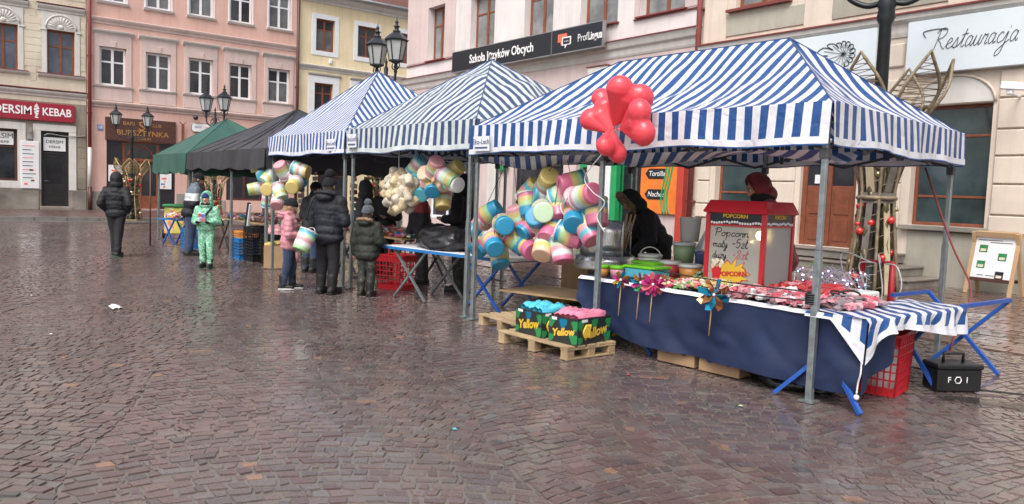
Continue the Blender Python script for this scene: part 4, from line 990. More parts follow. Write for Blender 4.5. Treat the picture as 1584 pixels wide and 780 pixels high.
def crown_figure(label, x, y, base, s, rz, seed, h=3.0, group='golden Christmas crown figures', wire='gold_wire', bs=1.0, worn=False):
    """flared bundle of gold ribs opening into five petals, hung with baubles"""
    t = thing('christmas_figure', label, 'decoration', (x, y, base), rz, group); rr = random.Random(seed)
    zb, zw = 0, h*.42
    def rad(z): return s*(.20+.34*abs(z-zw)/h*(1.0 if z < zw else 1.25)+(.10 if z > zw+1 else 0))
    for i in range(6):
        a = 2*PI*i/6; ca, sa = math.cos(a), math.sin(a)
        pts = [(rad(z)*ca, rad(z)*sa, z) for z in np.linspace(.03, h*.72, 9)]
        MB().tube(pts, .022*s, 6).build('rib', wire, t)
        # petal: pointed loop leaning outward
        a2 = a+PI/6; r_ = rad(h*.72); tip = Vector((r_*1.75*math.cos(a2), r_*1.75*math.sin(a2), h)); p0 = Vector((r_*ca, r_*sa, h*.72)); p1 = Vector((r_*math.cos(a+PI/3), r_*math.sin(a+PI/3), h*.72))
        mid = Vector((r_*1.5*math.cos(a2), r_*1.5*math.sin(a2), h*.86)); side = (p1-p0).normalized()
        lp_ = spline([p0, mid-side*.24*s, tip], 6)+spline([tip, mid+side*.24*s, p1], 6)[1:]
        pt = MB().tube(lp_, .02*s, 6).build('petal', wire, t)
        half = len(lp_)//2; mb = MB()
        for q in range(2, half-1): mb.tube([lp_[q], lp_[-1-q]], .006*s, 4); mb.tube([lp_[q], lp_[-2-q]], .005*s, 4)
        tag(mb.build('petal_wires', wire, pt), kind='stuff')
        mb = MB()
        for q in range(9):
            z = .15+q*h*.072; r3 = rad(z); b_ = a+PI/3; mb.tube([(r3*ca, r3*sa, z), (rad(z+.12)*math.cos(b_), rad(z+.12)*math.sin(b_), z+.12)], .006*s, 4)
        tag(mb.build('wire_mesh', wire, t), kind='stuff')
        mb = MB()
        pts = [(rad(z)*.8*math.cos(a+.5)+rr.uniform(-.03, .03), rad(z)*.8*math.sin(a+.5)+rr.uniform(-.03, .03), z) for z in np.linspace(.05, h*.7, 24)]
        mb.tube(pts, [rr.uniform(.02, .05)*s for _ in pts], 6).build('garland', 'tinsel', t)
    MB().tube([(rad(zw)*1.08*math.cos(2*PI*i/24), rad(zw)*1.08*math.sin(2*PI*i/24), zw) for i in range(24)], .03*s, 6, closed=True).build('waist_band', wire, t)
    MB().lathe([(rad(0)*1.15, 0), (rad(0)*1.15, .04)], 6, flat=True).build('base_plate', wire, t)
    for i in range(34):
        z = rr.uniform(.1, h*.8); a = rr.uniform(0, 2*PI); r_ = rad(min(z, h*.72))*rr.uniform(.75, 1.05)
        MB().sphere((r_*math.cos(a), r_*math.sin(a), z), rr.uniform(.035, .07)*s*bs, 10, 6).build('bauble', 'bauble_red' if i % 2 else 'bauble_gold', t)
    if worn:
        for q in range(6):      # weathered slats nailed round the foot
            a = 2*PI*(q+.5)/6; MB().bar((rad(.1)*.95*math.cos(a), rad(.1)*.95*math.sin(a), .05), (rad(zw)*.95*math.cos(a), rad(zw)*.95*math.sin(a), zw-.08), .11, .02, (math.cos(a), math.sin(a), 0)).build('slat', ('tanwood_dark', 'grey_slat', 'pale_slat')[q % 3], t)
            MB().bar((rad(zw)*.95*math.cos(a), rad(zw)*.95*math.sin(a), zw+.1), (rad(h*.68)*.95*math.cos(a), rad(h*.68)*.95*math.sin(a), h*.68), .13, .02, (math.cos(a), math.sin(a), 0)).build('slat', ('dark_brown_wood', 'pale_slat', 'grey_slat')[q % 3], t)
        MB().lathe([(rad(zw)*1.12, zw-.09), (rad(zw)*1.16, zw-.09), (rad(zw)*1.16, zw+.09), (rad(zw)*1.12, zw+.09)], 6, flat=True).build('wooden_collar', 'grey_slat', t)
    return t
crown_figure('gold crown figure with red baubles behind the man in the black puffer jacket', -29.98, 6.3, .12, 1.0, .2, 3, 2.15)
crown_figure('gold crown figure with baubles seen under the black tent', -27.9, 8.5, 0, 1.0, .5, 5, 2.15)
crown_figure('gold crown figure standing behind the violet striped tent', -20.4, 11.0, 0, 1.1, .3, 8, 2.5)
crown_figure('large weathered crown figure by the lamp post, its petals above the nearest tent', -6.95, 13.35, .01, 1.38, .1, 9, 4.05, wire='old_wire', bs=.72, worn=True)
# ================================================================ goods and stall furniture
FLOSS = {}
for nm, c in dict(c_blue=(.015, .26, .46), c_teal=(.08, .42, .52), c_pink=(.62, .15, .27), c_rose=(.66, .31, .35), c_yellow=(.64, .51, .17), c_green=(.36, .58, .28), c_mint=(.55, .74, .52), c_peach=(.78, .50, .34), c_white=(.72, .74, .74), c_lilac=(.58, .50, .68)).items():
    FLOSS[nm] = c; mat(nm, c, .38, var=.10, scale=14, coat=.35, bump=.05)
mat('popcorn', (.58, .47, .30), .6, var=.5, scale=55, bump=1.0, bscale=60, coat=.3); mat('popcorn_pale', (.60, .53, .42), .6, var=.45, scale=55, bump=1.0, bscale=60, coat=.3)
mat('balloon_red', (.84, .085, .115), .3, var=.04, scale=1, coat=.25, thin=.25)
mat('blue_paint', (.02, .085, .36), .4, var=.15, scale=8); mat('cardboard', (.33, .21, .12), .8, var=.12, scale=4); mat('pallet_wood', (.42, .31, .18), .75, var=.25, scale=7, bump=.3, col2=(.24, .17, .10))
mat('plywood', (.42, .29, .16), .6, var=.15, scale=5); mat('plastic_red', (.50, .02, .03), .35, var=.08); mat('plastic_black', (.014, .014, .015), .35, var=.2); mat('bin_bag', (.012, .012, .014), .25, var=.2, bump=.8, bscale=16)
mat('plastic_blue', (.02, .16, .42), .4, var=.1); mat('lid_green', (.16, .55, .02), .35, var=.08); mat('tub_orange', (.66, .28, .07), .35, var=.08); mat('tub_red', (.50, .06, .08), .35, var=.08); mat('tub_white', (.66, .67, .66), .4, var=.06)
mat('tub_sage', (.24, .36, .20), .4, var=.06); mat('clear_lid', (.55, .56, .57), .3, var=.04); mat('machine_red', (.48, .012, .022), .3, var=.06, coat=.4)
mat('bright_metal', (.72, .74, .76), .28, metal=.95, var=.1, rvar=.08); mat('lamp_glow', (1, .72, .36), .5, emis=45); mat('box_black', (.02, .024, .022), .45, var=.1)
mat('banana_yellow', (.66, .44, .04), .5, var=.1); mat('leaf_green', (.02, .20, .06), .5, var=.2); mat('foil_pink', (.65, .06, .28), .2, metal=.6, var=.1); mat('foil_blue', (.02, .28, .48), .2, metal=.6, var=.1); mat('foil_gold', (.70, .38, .05), .2, metal=.7, var=.1); mat('foil_copper', (.48, .18, .07), .22, metal=.7, var=.1); mat('foil_green', (.05, .45, .15), .2, metal=.6, var=.1)
mat('bag_cyan', (.08, .48, .64), .25, var=.2, scale=8, coat=.5); mat('bag_pink', (.76, .24, .36), .25, var=.2, scale=8, coat=.5); mat('tanwood', (.45, .30, .17), .6, var=.1)
mat('candy_brown', (.22, .10, .05), .5, var=.3, scale=20); mat('candy_pink', (.55, .10, .14), .35, var=.25, scale=20, coat=.4); mat('candy_cream', (.66, .58, .46), .35, var=.15, scale=20, coat=.4); mat('candy_red', (.48, .05, .05), .35, var=.2, scale=20); mat('candy_grey', (.25, .20, .22), .4, var=.3, scale=20); mat('candy_green', (.14, .36, .10), .4, var=.2, scale=20)
mat('straw_yellow', (.6, .45, .12), .6)
glassmat('clear_plastic', (.95, .97, 1), .72, .12); glassmat('steamy_glass', (.62, .63, .59), .52, .3)
mat('oil', (.60, .42, .03), .15, var=.05)

# ---- tubs of candy floss
TUBM = {}
BANDS = [('c_pink', 'c_yellow', 'c_green', 'c_blue'), ('c_rose', 'c_yellow', 'c_rose', 'c_blue'), ('c_green', 'c_blue', 'c_yellow', 'c_pink'), ('c_blue', 'c_green', 'c_yellow', 'c_pink'), ('c_yellow', 'c_rose', 'c_teal', 'c_white'),
         ('c_mint', 'c_yellow', 'c_rose', 'c_teal'), ('c_rose', 'c_white', 'c_mint', 'c_yellow'), ('c_teal', 'c_mint', 'c_rose', 'c_white'), ('c_peach', 'c_rose', 'c_mint', 'c_yellow')]
LIDN = {'c_blue': 'blue', 'c_teal': 'teal', 'c_pink': 'pink', 'c_rose': 'rose', 'c_yellow': 'yellow', 'c_green': 'green', 'c_mint': 'pale green', 'c_peach': 'peach', 'c_white': 'white'}
def tubmat(k, lid):
    nm = f'floss_{k}_{lid}'
    if nm in M: return nm
    m, n, b, o = _nodes(nm); tc = nd(n, 'ShaderNodeTexCoord'); sx = nd(n, 'ShaderNodeSeparateXYZ'); L(n, tc.outputs['Object'], sx.inputs[0])
    wob = math_(n, 'MULTIPLY', math_(n, 'SUBTRACT', noise_(n, 16, 3).outputs[0], .5), .022)
    f = math_(n, 'DIVIDE', math_(n, 'ADD', math_(n, 'ADD', sx.outputs[2], wob), .15), .3)
    seq = [BANDS[k][0], BANDS[k][1], BANDS[k][2], BANDS[k][3], lid]; st = []
    for i, q in enumerate(seq):
        c = FLOSS[q]; st += [(i/5+.05, c), ((i+1)/5-.05, c)]
    c = ramp(n, f, st); c = mixc(n, .3, c, ramp(n, noise_(n, 34, 5, .7).outputs[0], [(.3, .62), (.7, 1.)]), 'MULTIPLY')
    L(n, c, b.inputs['Base Color']); b.inputs['Roughness'].default_value = .42; b.inputs['Coat Weight'].default_value = .5; b.inputs['Coat Roughness'].default_value = .18
    return nm
def tub_mesh(k, lid):
    if ('b', k, lid) not in TUBM:
        TUBM['b', k, lid] = MB().lathe([(.130, -.145), (.131, -.13), (.129, -.05), (.124, .05), (.1185, .125), (.117, .137), (.112, .145), (.104, .1485), (.09, .1495), (.001, .1505)], 22).mesh('tub', tubmat(k, lid))
    if 'l' not in TUBM:
        TUBM['l'] = MB().lathe([(.137, -.135), (.137, -.155), (.125, -.16), (.001, -.16)], 22).mesh('lid', 'clear_lid')
        TUBM['h'] = MB().tube([(.134*math.cos(PI*i/14), -.02, -.12-.1*math.sin(PI*i/14)) for i in range(15)], .004, 5).mesh('handle', 'c_white')
    return TUBM['b', k, lid], TUBM['l']
def ray_y(px, py, Y):
    d = CF+CX*((px-792)/1214)-CY*((py-390)/1214); t = Y/d.y
    return Vector((0, 0, 1.55))+d*t
def bunch(where, items, Y, group, hook, scale=1.0, zs=None):
    """items: (px, py, lid, band, (right, up, toward)) laid out round depth Y"""
    made = []
    for i, (px, py, lid, band, ax) in enumerate(items):
        dy = rng.uniform(-.12, .16)-(.1 if ax[2] > .6 else 0)
        p = ray_y(px, py, Y+dy)
        t = thing('candy_floss_tub', '', 'candy tub', p, 0, group)
        d = (CX*ax[0]*1.1+CY*ax[1]*1.1-CF*ax[2]*.8).normalized()
        t.rotation_mode = 'QUATERNION'; t.rotation_quaternion = d.to_track_quat('Z', 'Y'); t.scale = (scale,)*3
        bm_, lm = tub_mesh(band, lid)
        for nm, me in (('tub', bm_), ('lid', lm)):
            o = bpy.data.objects.new(nm, me); COL.objects.link(o); o.parent = t
        made.append((proj(p)[0], lid, t))
    made.sort(key=lambda m: m[0])
    for lid in {m[1] for m in made}:
        same = [m for m in made if m[1] == lid]
        for q, m in enumerate(same):
            word = 'the one' if len(same) == 1 else ('leftmost', 'second from left', 'third from left', 'fourth from left', 'fifth from left', 'sixth from left', 'seventh from left', 'eighth from left', 'ninth from left')[q]
            m[2]['label'] = f'candy tub, {word} with {LIDN[lid]} end in {where}'
    # strings up to the frame
    for k in range(3):
        m = made[(k*len(made))//3]; p = m[2].location
        tag(MB().tube([p+Vector((0, 0, .05)), hook+Vector((rng.uniform(-.12, .12), 0, 0))], .004, 4).build('hanging_string', 'black_cord'), f'dark string, {("left", "middle", "right")[k]} of the three holding the {where}', 'string')
def Z(x, y, ox, oy, s): return ox+x/s, oy+y/s
DF, DL, DR, DU, DD = (.0, -.25, .95), (-.75, -.3, .55), (.8, .2, .5), (0, .9, .4), (0, -.85, .5)
c4 = [(175, 265, 'c_blue', 0, (.75, .45, .45)), (118, 335, 'c_blue', 1, (-.7, -.7, .3)), (238, 325, 'c_blue', 0, (.1, -.1, 1)), (190, 415, 'c_blue', 1, (.15, -.35, .9)), (218, 470, 'c_blue', 6, (.1, -.8, .6)), (138, 420, 'c_blue', 2, (-.5, -.5, .7)), (300, 405, 'c_blue', 0, (.65, -.6, .4)), (350, 430, 'c_pink', 2, (.3, -.3, .9)), (358, 340, 'c_blue', 2, (-.7, -.5, .5)), (305, 285, 'c_rose', 8, (-.3, .7, .3)), (352, 232, 'c_blue', 0, (.1, -.9, .3))]
c5 = [(362, 168, 'c_yellow', 5, (.5, .6, .6)), (442, 122, 'c_yellow', 8, (.1, .3, .9)), (432, 185, 'c_teal', 4, (-.95, .1, .2)), (552, 130, 'c_pink', 3, (-.9, -.2, .3)), (520, 178, 'c_rose', 7, (.6, .3, .5)), (620, 188, 'c_pink', 6, (.4, .1, .9)), (490, 250, 'c_pink', 2, (.05, -.75, .65)), (420, 262, 'c_mint', 6, (0, -.1, 1)), (600, 228, 'c_blue', 0, (.75, -.6, .3)), (567, 292, 'c_blue', 1, (-.1, -.45, .85)), (668, 268, 'c_pink', 2, (.05, -.9, .35)), (458, 352, 'c_pink', 2, (-.35, -.6, .7)), (545, 372, 'c_pink', 3, (.9, -.35, .4)), (507, 440, 'c_pink', 7, (.1, -.85, .4)), (425, 425, 'c_peach', 8, (-.2, -.6, .7)), (630, 350, 'c_pink', 5, (.3, -.7, .6)), (560, 215, 'c_rose', 5, (0, .3, .9)), (395, 300, 'c_blue', 0, (-.2, .2, .9)), (500, 330, 'c_green', 3, (0, 0, 1))]
bunch('bunch above the plywood board', [(*Z(a, b, 700, 240, 3), l, k, x) for a, b, l, k, x in c4], 5.75, 'candy floss tubs hung at the nearest tent', Vector((-7.3, 5.55, 2.0)), .93)
bunch('bunch left of fur hood', [(*Z(a, b, 700, 240, 3), l, k, x) for a, b, l, k, x in c5], 5.78, 'candy floss tubs hung at the nearest tent', Vector((-6.3, 5.6, 2.02)), .97)
c1 = [(55, 110, 'c_green', 6, (-.8, -.2, .4)), (80, 152, 'c_teal', 7, (.2, -.2, .9)), (112, 160, 'c_mint', 6, (-.5, -.6, .4)), (150, 182, 'c_teal', 6, (-.9, .1, .4)), (148, 98, 'c_teal', 7, (.2, .6, .6)), (197, 138, 'c_blue', 6, (.4, -.7, .6)), (258, 130, 'c_yellow', 7, (.9, -.3, .3)), (223, 200, 'c_yellow', 6, (0, -.3, .9)), (46, 216, 'c_green', 6, (-.9, -.2, .4)), (106, 215, 'c_yellow', 6, (0, -.2, .95)), (160, 232, 'c_mint', 6, (.3, -.7, .4)), (104, 265, 'c_rose', 7, (.1, .8, .3)), (150, 272, 'c_rose', 7, (0, -.5, .6)), (172, 130, 'c_rose', 6, (-.2, .5, .6)), (205, 170, 'c_white', 7, (.5, .3, .6)), (240, 175, 'c_teal', 6, (.5, -.5, .4))]
bunch('bunch above the pink jacket', [(*Z(a, b, 380, 220, 3), l, k, x) for a, b, l, k, x in c1], 5.42, 'candy floss tubs hung at the violet striped tent', Vector((-13.8, 5.4, 2.05)), .98)
c3 = [(240, 100, 'c_teal', 7, (.5, .6, .5)), (272, 120, 'c_yellow', 8, (-.4, .5, .5)), (222, 138, 'c_teal', 6, (-.5, -.5, .4)), (245, 160, 'c_teal', 7, (-.3, -.2, .9)), (315, 108, 'c_rose', 8, (.2, .4, .7)), (288, 145, 'c_peach', 8, (-.4, .2, .8)), (325, 135, 'c_peach', 6, (.2, -.8, .4)), (265, 213, 'c_teal', 6, (-.2, -.4, .9)), (305, 193, 'c_blue', 6, (0, -.5, .8)), (240, 190, 'c_rose', 6, (-.5, .2, .6)), (345, 165, 'c_peach', 8, (.3, -.5, .6)), (370, 155, 'c_green', 6, (.6, -.4, .5)), (395, 122, 'c_yellow', 8, (.6, .4, .6)), (345, 222, 'c_teal', 7, (.3, -.6, .6)), (350, 247, 'c_yellow', 8, (0, -.8, .4)), (392, 178, 'c_white', 7, (.5, -.2, .8)), (285, 175, 'c_rose', 8, (0, 0, 1))]
bunch('bunch beside the popcorn bags', [(*Z(a, b, 560, 220, 2.786), l, k, x) for a, b, l, k, x in c3], 5.75, 'candy floss tubs hung at the grey striped tent', Vector((-9.3, 5.55, 2.1)), .9)
# ---- bags of popcorn
bagm = []
for q in range(4):
    rr = random.Random(q+40); mb = MB(); n = 14
    prof = [(.01, -.118), (.075, -.115), (.092, -.095), (.095, -.05), (.096, 0), (.095, .05), (.09, .09), (.07, .11), (.02, .12)]
    mb.lathe(prof, 20)
    mb.v = [(x*(1+.05*math.sin(9*y+q))+rr.uniform(-.009, .009), y*.95+rr.uniform(-.009, .009), z+rr.uniform(-.007, .007)) for x, y, z in mb.v]
    bagm.append(mb.mesh('popcorn_bag', 'popcorn' if q % 2 else 'popcorn_pale'))
rr = random.Random(12); made = []
for i in range(30):
    a = i*2.399; r_ = math.sqrt((i+.5)/30); px, py = Z(163+72*r_*math.cos(a), 212+86*r_*math.sin(a), 560, 220, 2.786)
    p = ray_y(px, py, 5.62+rr.uniform(-.1, .12)-.16*(1-r_)); o = bpy.data.objects.new('popcorn_bag', bagm[i % 4]); COL.objects.link(o); o.location = p; o.rotation_euler = (rr.uniform(-1, 1), rr.uniform(-1, 1), rr.uniform(0, 6)); o.scale = (rr.uniform(.68, .8),)*3
    made.append((py, px, o))
made.sort(key=lambda m: m[0])
rows = [made[0:5], made[5:11], made[11:18], made[18:25], made[25:30]]
for rn, row in zip(('topmost', 'second', 'middle', 'fourth', 'lowest'), rows):
    row.sort(key=lambda m: m[1])
    for q, m in enumerate(row): tag(m[2], f'clear bag of popcorn, {("first", "second", "third", "fourth", "fifth", "sixth", "seventh")[q]} from the left in the {rn} row of the bunch', 'popcorn bag', 'popcorn bags hung in one bunch')
tag(MB().tube([ray_y(617, 265, 5.6), Vector((-9.85, 5.55, 2.1))], .006, 4).build('hanging_string', 'white_cord'), 'white string holding the bunch of popcorn bags', 'string')
# ---- heart balloons
hob = union('balloon_skin', [('c', Vector((sx_*.20, 0, .17)), Vector((sx_*.015, 0, -.47)), .265, .03) for sx_ in (-1, 1)]+[('c', Vector((0, 0, .06)), Vector((0, 0, -.42)), .255, .05), ('c', Vector((-.14, 0, .13)), Vector((.14, 0, .13)), .235, .235)], .022, 'balloon_red', None, smooth=5)
hmesh = hob.data; bpy.data.objects.remove(hob)
tie = ray_y(946, 203, 5.2); neckm = MB().lathe([(.035, .0), (.012, -.03), (.02, -.05)], 8).mesh('balloon_neck', 'balloon_red')
for px, py, dy, tw, s_, lab in ((968, 158, 0, .1, .52, 'topmost of the red heart balloons'), (931, 184, -.02, -.35, .44, 'leftmost of the red heart balloons'), (946, 163, .2, .1, .46, 'red heart balloon half hidden behind the topmost one'), (983, 192, -.06, .4, .49, 'rightmost of the red heart balloons'), (946, 222, -.05, .9, .40, 'lowest of the red heart balloons, hanging below the knot')):
    p = ray_y(px, py, 5.2+dy); t = thing('heart_balloon', lab, 'balloon', p, 0, 'red heart balloons tied at the nearest tent')
    up = (p-tie).normalized(); yv = (-CF*1+CX*tw*.8); yv = (yv-up*yv.dot(up)).normalized(); xv = yv.cross(up)
    t.matrix_world = Matrix.Translation(p) @ Matrix((xv, yv, up)).transposed().to_4x4() @ Matrix.Diagonal((s_*.95, s_*.8, s_*.95, 1))
    o = bpy.data.objects.new('balloon_skin', hmesh); COL.objects.link(o); o.parent = t
    o = bpy.data.objects.new('balloon_neck', neckm); COL.objects.link(o); o.parent = t; o.location = (0, 0, -.55)
    tag(MB().tube([p-up*.2*s_/.4, tie], .003, 4).build('balloon_string', 'white_cord'), 'white string of the '+lab.replace('red heart balloon', 'balloon').replace(' of the balloons', ' balloon').replace(', hanging below the knot', ''), 'string')
tag(MB().tube(spline([tie, tie+Vector((-.12, .05, -.16)), Vector((-5.9, 5.48, 1.75)), Vector((-5.75, 5.45, 1.6)), Vector((-5.62, 5.5, 1.5)), Vector((-5.72, 5.5, 1.35)), Vector((-5.6, 5.5, 1.2))]), .006, 5).build('tangled_cord', 'white_cord'), 'white cord hanging from the balloons beside the tent pole', 'string')

# ---- tables
def trestle(parent, x, y, w_, h_, along=0, mt='blue_paint', spread=.35):
    """folding X trestle: two crossed frames"""
    mb = MB(); d = Vector((1, 0, 0)) if along == 0 else Vector((0, 1, 0)); n = Vector((0, 1, 0)) if along == 0 else Vector((1, 0, 0)); c = Vector((x, y, 0))
    for s_ in (-1, 1):
        e = c+n*(w_/2*s_)
        for k in (-1, 1):
            MB().bar(e-d*spread*k+Vector((0, 0, .012)), e+d*spread*k+Vector((0, 0, h_)), .03, .03).build('leg', mt, parent)
    for k in (-1, 1):
        MB().bar(c+d*spread*k-n*w_/2+Vector((0, 0, h_)), c+d*spread*k+n*w_/2+Vector((0, 0, h_)), .03, .03).build('top_rail', mt, parent)
t = thing('market_table', 'long front stall table under a navy cloth', 'table')
MB().box(-6.08, -3.42, 5.69, 7.0, .685, .71).build('table_top', 'plywood', t, bevel=.004)
trestle(t, -5.55, 6.42, 1.2, .683); trestle(t, -4.0, 6.42, 1.2, .683)
t = thing('side_table', 'short table at the right end under striped cloth, on blue trestle legs', 'table')
MB().box(-3.4, -2.99, 5.69, 7.2, .685, .71).build('table_top', 'plywood', t, bevel=.004)
for pts in ([(-3.5, 5.76, .68), (-2.9, 5.56, .02)], [(-3.02, 5.76, .68), (-3.63, 5.56, .02)], [(-3.45, 6.95, .68), (-2.98, 6.95, .02)], [(-2.98, 6.92, .68), (-3.5, 6.97, .02)]):
    MB().bar(pts[0], pts[1], .032, .032).build('leg', 'blue_paint', t)
MB().bar((-3.38, 5.72, .67), (-3.38, 7.15, .67), .03).build('rail', 'blue_paint', t)
t = thing('folding_trestle', 'bare blue folding trestle standing beyond the striped cloth', 'trestle')
for a, b in (((-2.95, 8.17, .012), (-3.66, 8.2, .72)), ((-3.61, 8.25, .012), (-2.95, 8.3, .72)), ((-3.66, 7.45, .72), (-3.66, 8.2, .72)), ((-2.95, 7.25, .72), (-2.95, 8.3, .72))):
    MB().bar(a, b, .034, .034).build('bar', 'blue_paint', t)
MB().sphere((-3.29, 8.22, .37), .03, 8, 6).build('joint', 'blue_paint', t)
def drape(name, label, fn, nu, nv, mt, cat='tablecloth', uvf=None, parent=None):
    vs = []; uvs = []
    for i in range(nu+1):
        for j in range(nv+1):
            p, uv = fn(i/nu, j/nv); vs.append(p); uvs.append(uv)
    fs = [(i*(nv+1)+j, i*(nv+1)+j+1, (i+1)*(nv+1)+j+1, (i+1)*(nv+1)+j) for i in range(nu) for j in range(nv)]
    o = cloth_obj(name, vs, fs, uvs, mt, parent)
    if label: tag(o, label, cat)
    return o
def navy(u, v):
    # v 0..0.3 on the table, rest hangs down the front and, past u=.93, round the corner
    x = -6.1+3.15*u; y0 = 5.655
    bot = np.interp(x, [-6.1, -6.0, -5.75, -5.47, -5.07, -4.6, -3.8, -3.45, -3.12, -2.95], [.46, .37, .24, .17, .13, .135, .13, .11, .125, .15])
    if v < .12: return Vector((x, y0+.6*(1-v/.12), .7155)), (x, .5)
    k = (v-.12)/.88; z = .7155+(bot-.7155)*k
    w_ = (.03*math.sin(x*5.3+.4+z)+.02*math.sin(x*12.5+2-z*3)+.05*nz3(x*1.5, z*2.2, 1)+.045*(.35-abs(nz3(x*2.6+z*1.5, z*3, 3)))+.02*(.3-abs(nz3(x*6-z*3, z*7, 5))))*min(1, k*1.6)
    return Vector((x, y0-.012-.03*k+w_*.8, z)), (x, .5)
drape('tablecloth', 'navy blue cloth hanging over the front of the long stall table', navy, 110, 26, 'navy_cloth')
def navy_side(u, v):
    y = 5.645+.5*u; bot = .15+.25*u
    return Vector((-2.952+.03*math.sin(u*9+1)*v, y-.05*v*(1-u), .71+(bot-.71)*v)), (y, .5)
drape('tablecloth', 'navy cloth end folded round the right corner of the stall table', navy_side, 14, 14, 'navy_cloth')
def hemf(u, v): 
    x = -6.1+2.75*u; return Vector((x, 5.628+.05*(1-v), .7185-.03*v*v+.002*math.sin(x*20))), (x, .5)
drape('cloth_edging', 'white cloth edging along the front of the navy tablecloth', hemf, 60, 3, 'white_cloth', 'edging')
def strip(u, v):
    y = 5.62+1.64*u; tt = v*1.0
    hem_ = -.5 if v > .86 else .5
    if tt < .55: k = tt/.55; p = Vector((-3.42+.5*k, y+.03*math.sin(k*5), .722+.006*math.sin(y*9+k*7)+.01*nz3(y*3, k*4, 2)))
    else:
        k = (tt-.55)/.45; dr = .17+.06*math.sin(y*2.7+1)+.20*max(0, 1-u*7); p = Vector((-2.91+.03*k+.035*math.sin(y*13)*k+.02*math.sin(y*29)*k, y-.02*k, .722-dr*k))
    return p, ((y*.9+.35*tt+.06*nz3(y*2, tt*3, 5))*1.0, hem_)
drape('tablecloth', 'crumpled blue and white striped cloth on the short side table', strip, 80, 22, 'stripe_bright')
def flapf(u, v):
    return Vector((-3.42+.5*u, 5.612-.03*v, .722-(.04+.30*max(0, u-.45)*1.8)*v)), (u*.5, -.5 if v > .55 else .5)
drape('cloth_corner', 'white hemmed corner of the striped cloth hanging over the navy cloth', flapf, 16, 8, 'stripe_bright')
tag(MB().tube(spline([(-2.94, 5.6, .42), (-2.93, 5.58, .32), (-2.95, 5.59, .24), (-2.95, 5.58, .16)]), .007, 5).sphere((-2.95, 5.58, .135), .022, 8, 6).build('tie_cord', 'white_cord'), 'white tie with a knob hanging from the navy cloth corner', 'cord')

# ---- popcorn machine
pm = thing('popcorn_machine', 'red popcorn machine with glass sides and handwritten prices', 'popcorn machine', (-4.66, 6.56, .72), R(8))
W2, D2 = .29, .29
for sx_ in (-1, 1):
    for sy_ in (-1, 1): MB().box(sx_*W2-.022, sx_*W2+.022, sy_*D2-.022, sy_*D2+.022, .04, .72).build('corner_post', 'machine_red', pm, bevel=.004)
MB().box(-W2-.022, W2+.022, -D2-.022, D2+.022, 0, .05).build('base', 'machine_red', pm, bevel=.008)
MB().add([(-W2-.03, -D2-.03, .72), (W2+.03, -D2-.03, .72), (W2+.03, D2+.03, .72), (-W2-.03, D2+.03, .72)]+[(-W2-.05, -D2-.05, .73), (W2+.05, -D2-.05, .73), (W2+.05, D2+.05, .73), (-W2-.05, D2+.05, .73)]+[(-W2+.0, -D2+.0, .845), (W2-.0, -D2+.0, .845), (W2-.0, D2-.0, .845), (-W2+.0, D2-.0, .845)], [(0, 1, 2, 3), (0, 4, 5, 1), (1, 5, 6, 2), (2, 6, 7, 3), (3, 7, 4, 0), (4, 8, 9, 5), (5, 9, 10, 6), (6, 10, 11, 7), (7, 11, 8, 4), (8, 11, 10, 9)]).build('hipped_top', 'machine_red', pm, bevel=.006)
gl = MB().box(-W2+.022, W2-.022, -D2-.002, -D2+.004, .05, .6).build('front_pane', 'steamy_glass', pm); MB().box(W2-.004, W2+.002, -D2+.022, D2-.022, .05, .6).build('side_pane', 'steamy_glass', pm); MB().box(-W2-.002, -W2+.004, -D2+.022, D2-.022, .05, .6).build('side_pane', 'steamy_glass', pm)
MB().box(-W2+.022, W2-.022, D2-.004, D2+.002, .05, .6).build('back_pane', 'steamy_glass', pm)
for nm, bx in (('front_header', (-W2+.022, W2-.022, -D2-.014, -D2+.004)), ('side_header', (W2-.004, W2+.014, -D2+.022, D2-.022))):
    h = MB().box(*bx, .612, .722).build(nm, 'sign_dark', pm); MB().box(bx[0]-.002, bx[1]+.002, bx[2]-.002, bx[3]+.002, .598, .614).build('header_rail', 'machine_red', pm)
    if nm[0] == 'f':
        text('header_lettering', 'POPCORN', .05, 'banana_yellow', h, (0, -D2-.017, .702-.008), ext=.001, bold=.001, width=1.1)
        for q in range(20): MB().sphere((-W2+.04+q*.0272, -D2-.016, .628+rng.uniform(-.004, .012)), .013, 6, 4, (1, .3, 1)).build('popcorn_print', 'letter_white', h)
    else:
        text('header_lettering', 'POPCORN', .05, 'banana_yellow', h, (W2+.017, 0, .694), (PI/2, 0, PI/2), ext=.001, bold=.001)
        for q in range(20): MB().sphere((W2+.016, -D2+.04+q*.0272, .628+rng.uniform(-.004, .012)), .013, 6, 4, (.3, 1, 1)).build('popcorn_print', 'letter_white', h)
mb = MB(); yy = -D2-.005
handwriting(mb, 'Popcorn', -.22, .50, .075, yy, .0034, .1, 1.5); handwriting(mb, 'mały', -.23, .39, .07, yy, .0034, .1, 1.2); handwriting(mb, '-5zł', -.03, .395, .085, yy, .0034, .1, 1.2)
handwriting(mb, 'duży', -.23, .285, .07, yy, .0034, .1, 1.2); mb.build('price_writing', 'letter_black', gl)
mb = MB(); handwriting(mb, '-8zł', -.02, .29, .085, yy, .0034, .1, 1.2); mb.build('price_writing', 'candy_pink', gl)
star = []
for q in range(28):
    a = 2*PI*q/28; r_ = .15*(1.15 if q % 2 == 0 else .72)*(1+.2*math.sin(q*2.3)); star.append((-.02+r_*1.15*math.cos(a), .15+r_*.75*math.sin(a)))
MB().prism([(x*1.08, .15+(z-.15)*1.1) for x, z in star], yy-.001, yy+.001).build('starburst_print', 'plastic_red', gl); MB().prism(star, yy-.003, yy-.001).build('starburst_print', 'banana_yellow', gl)
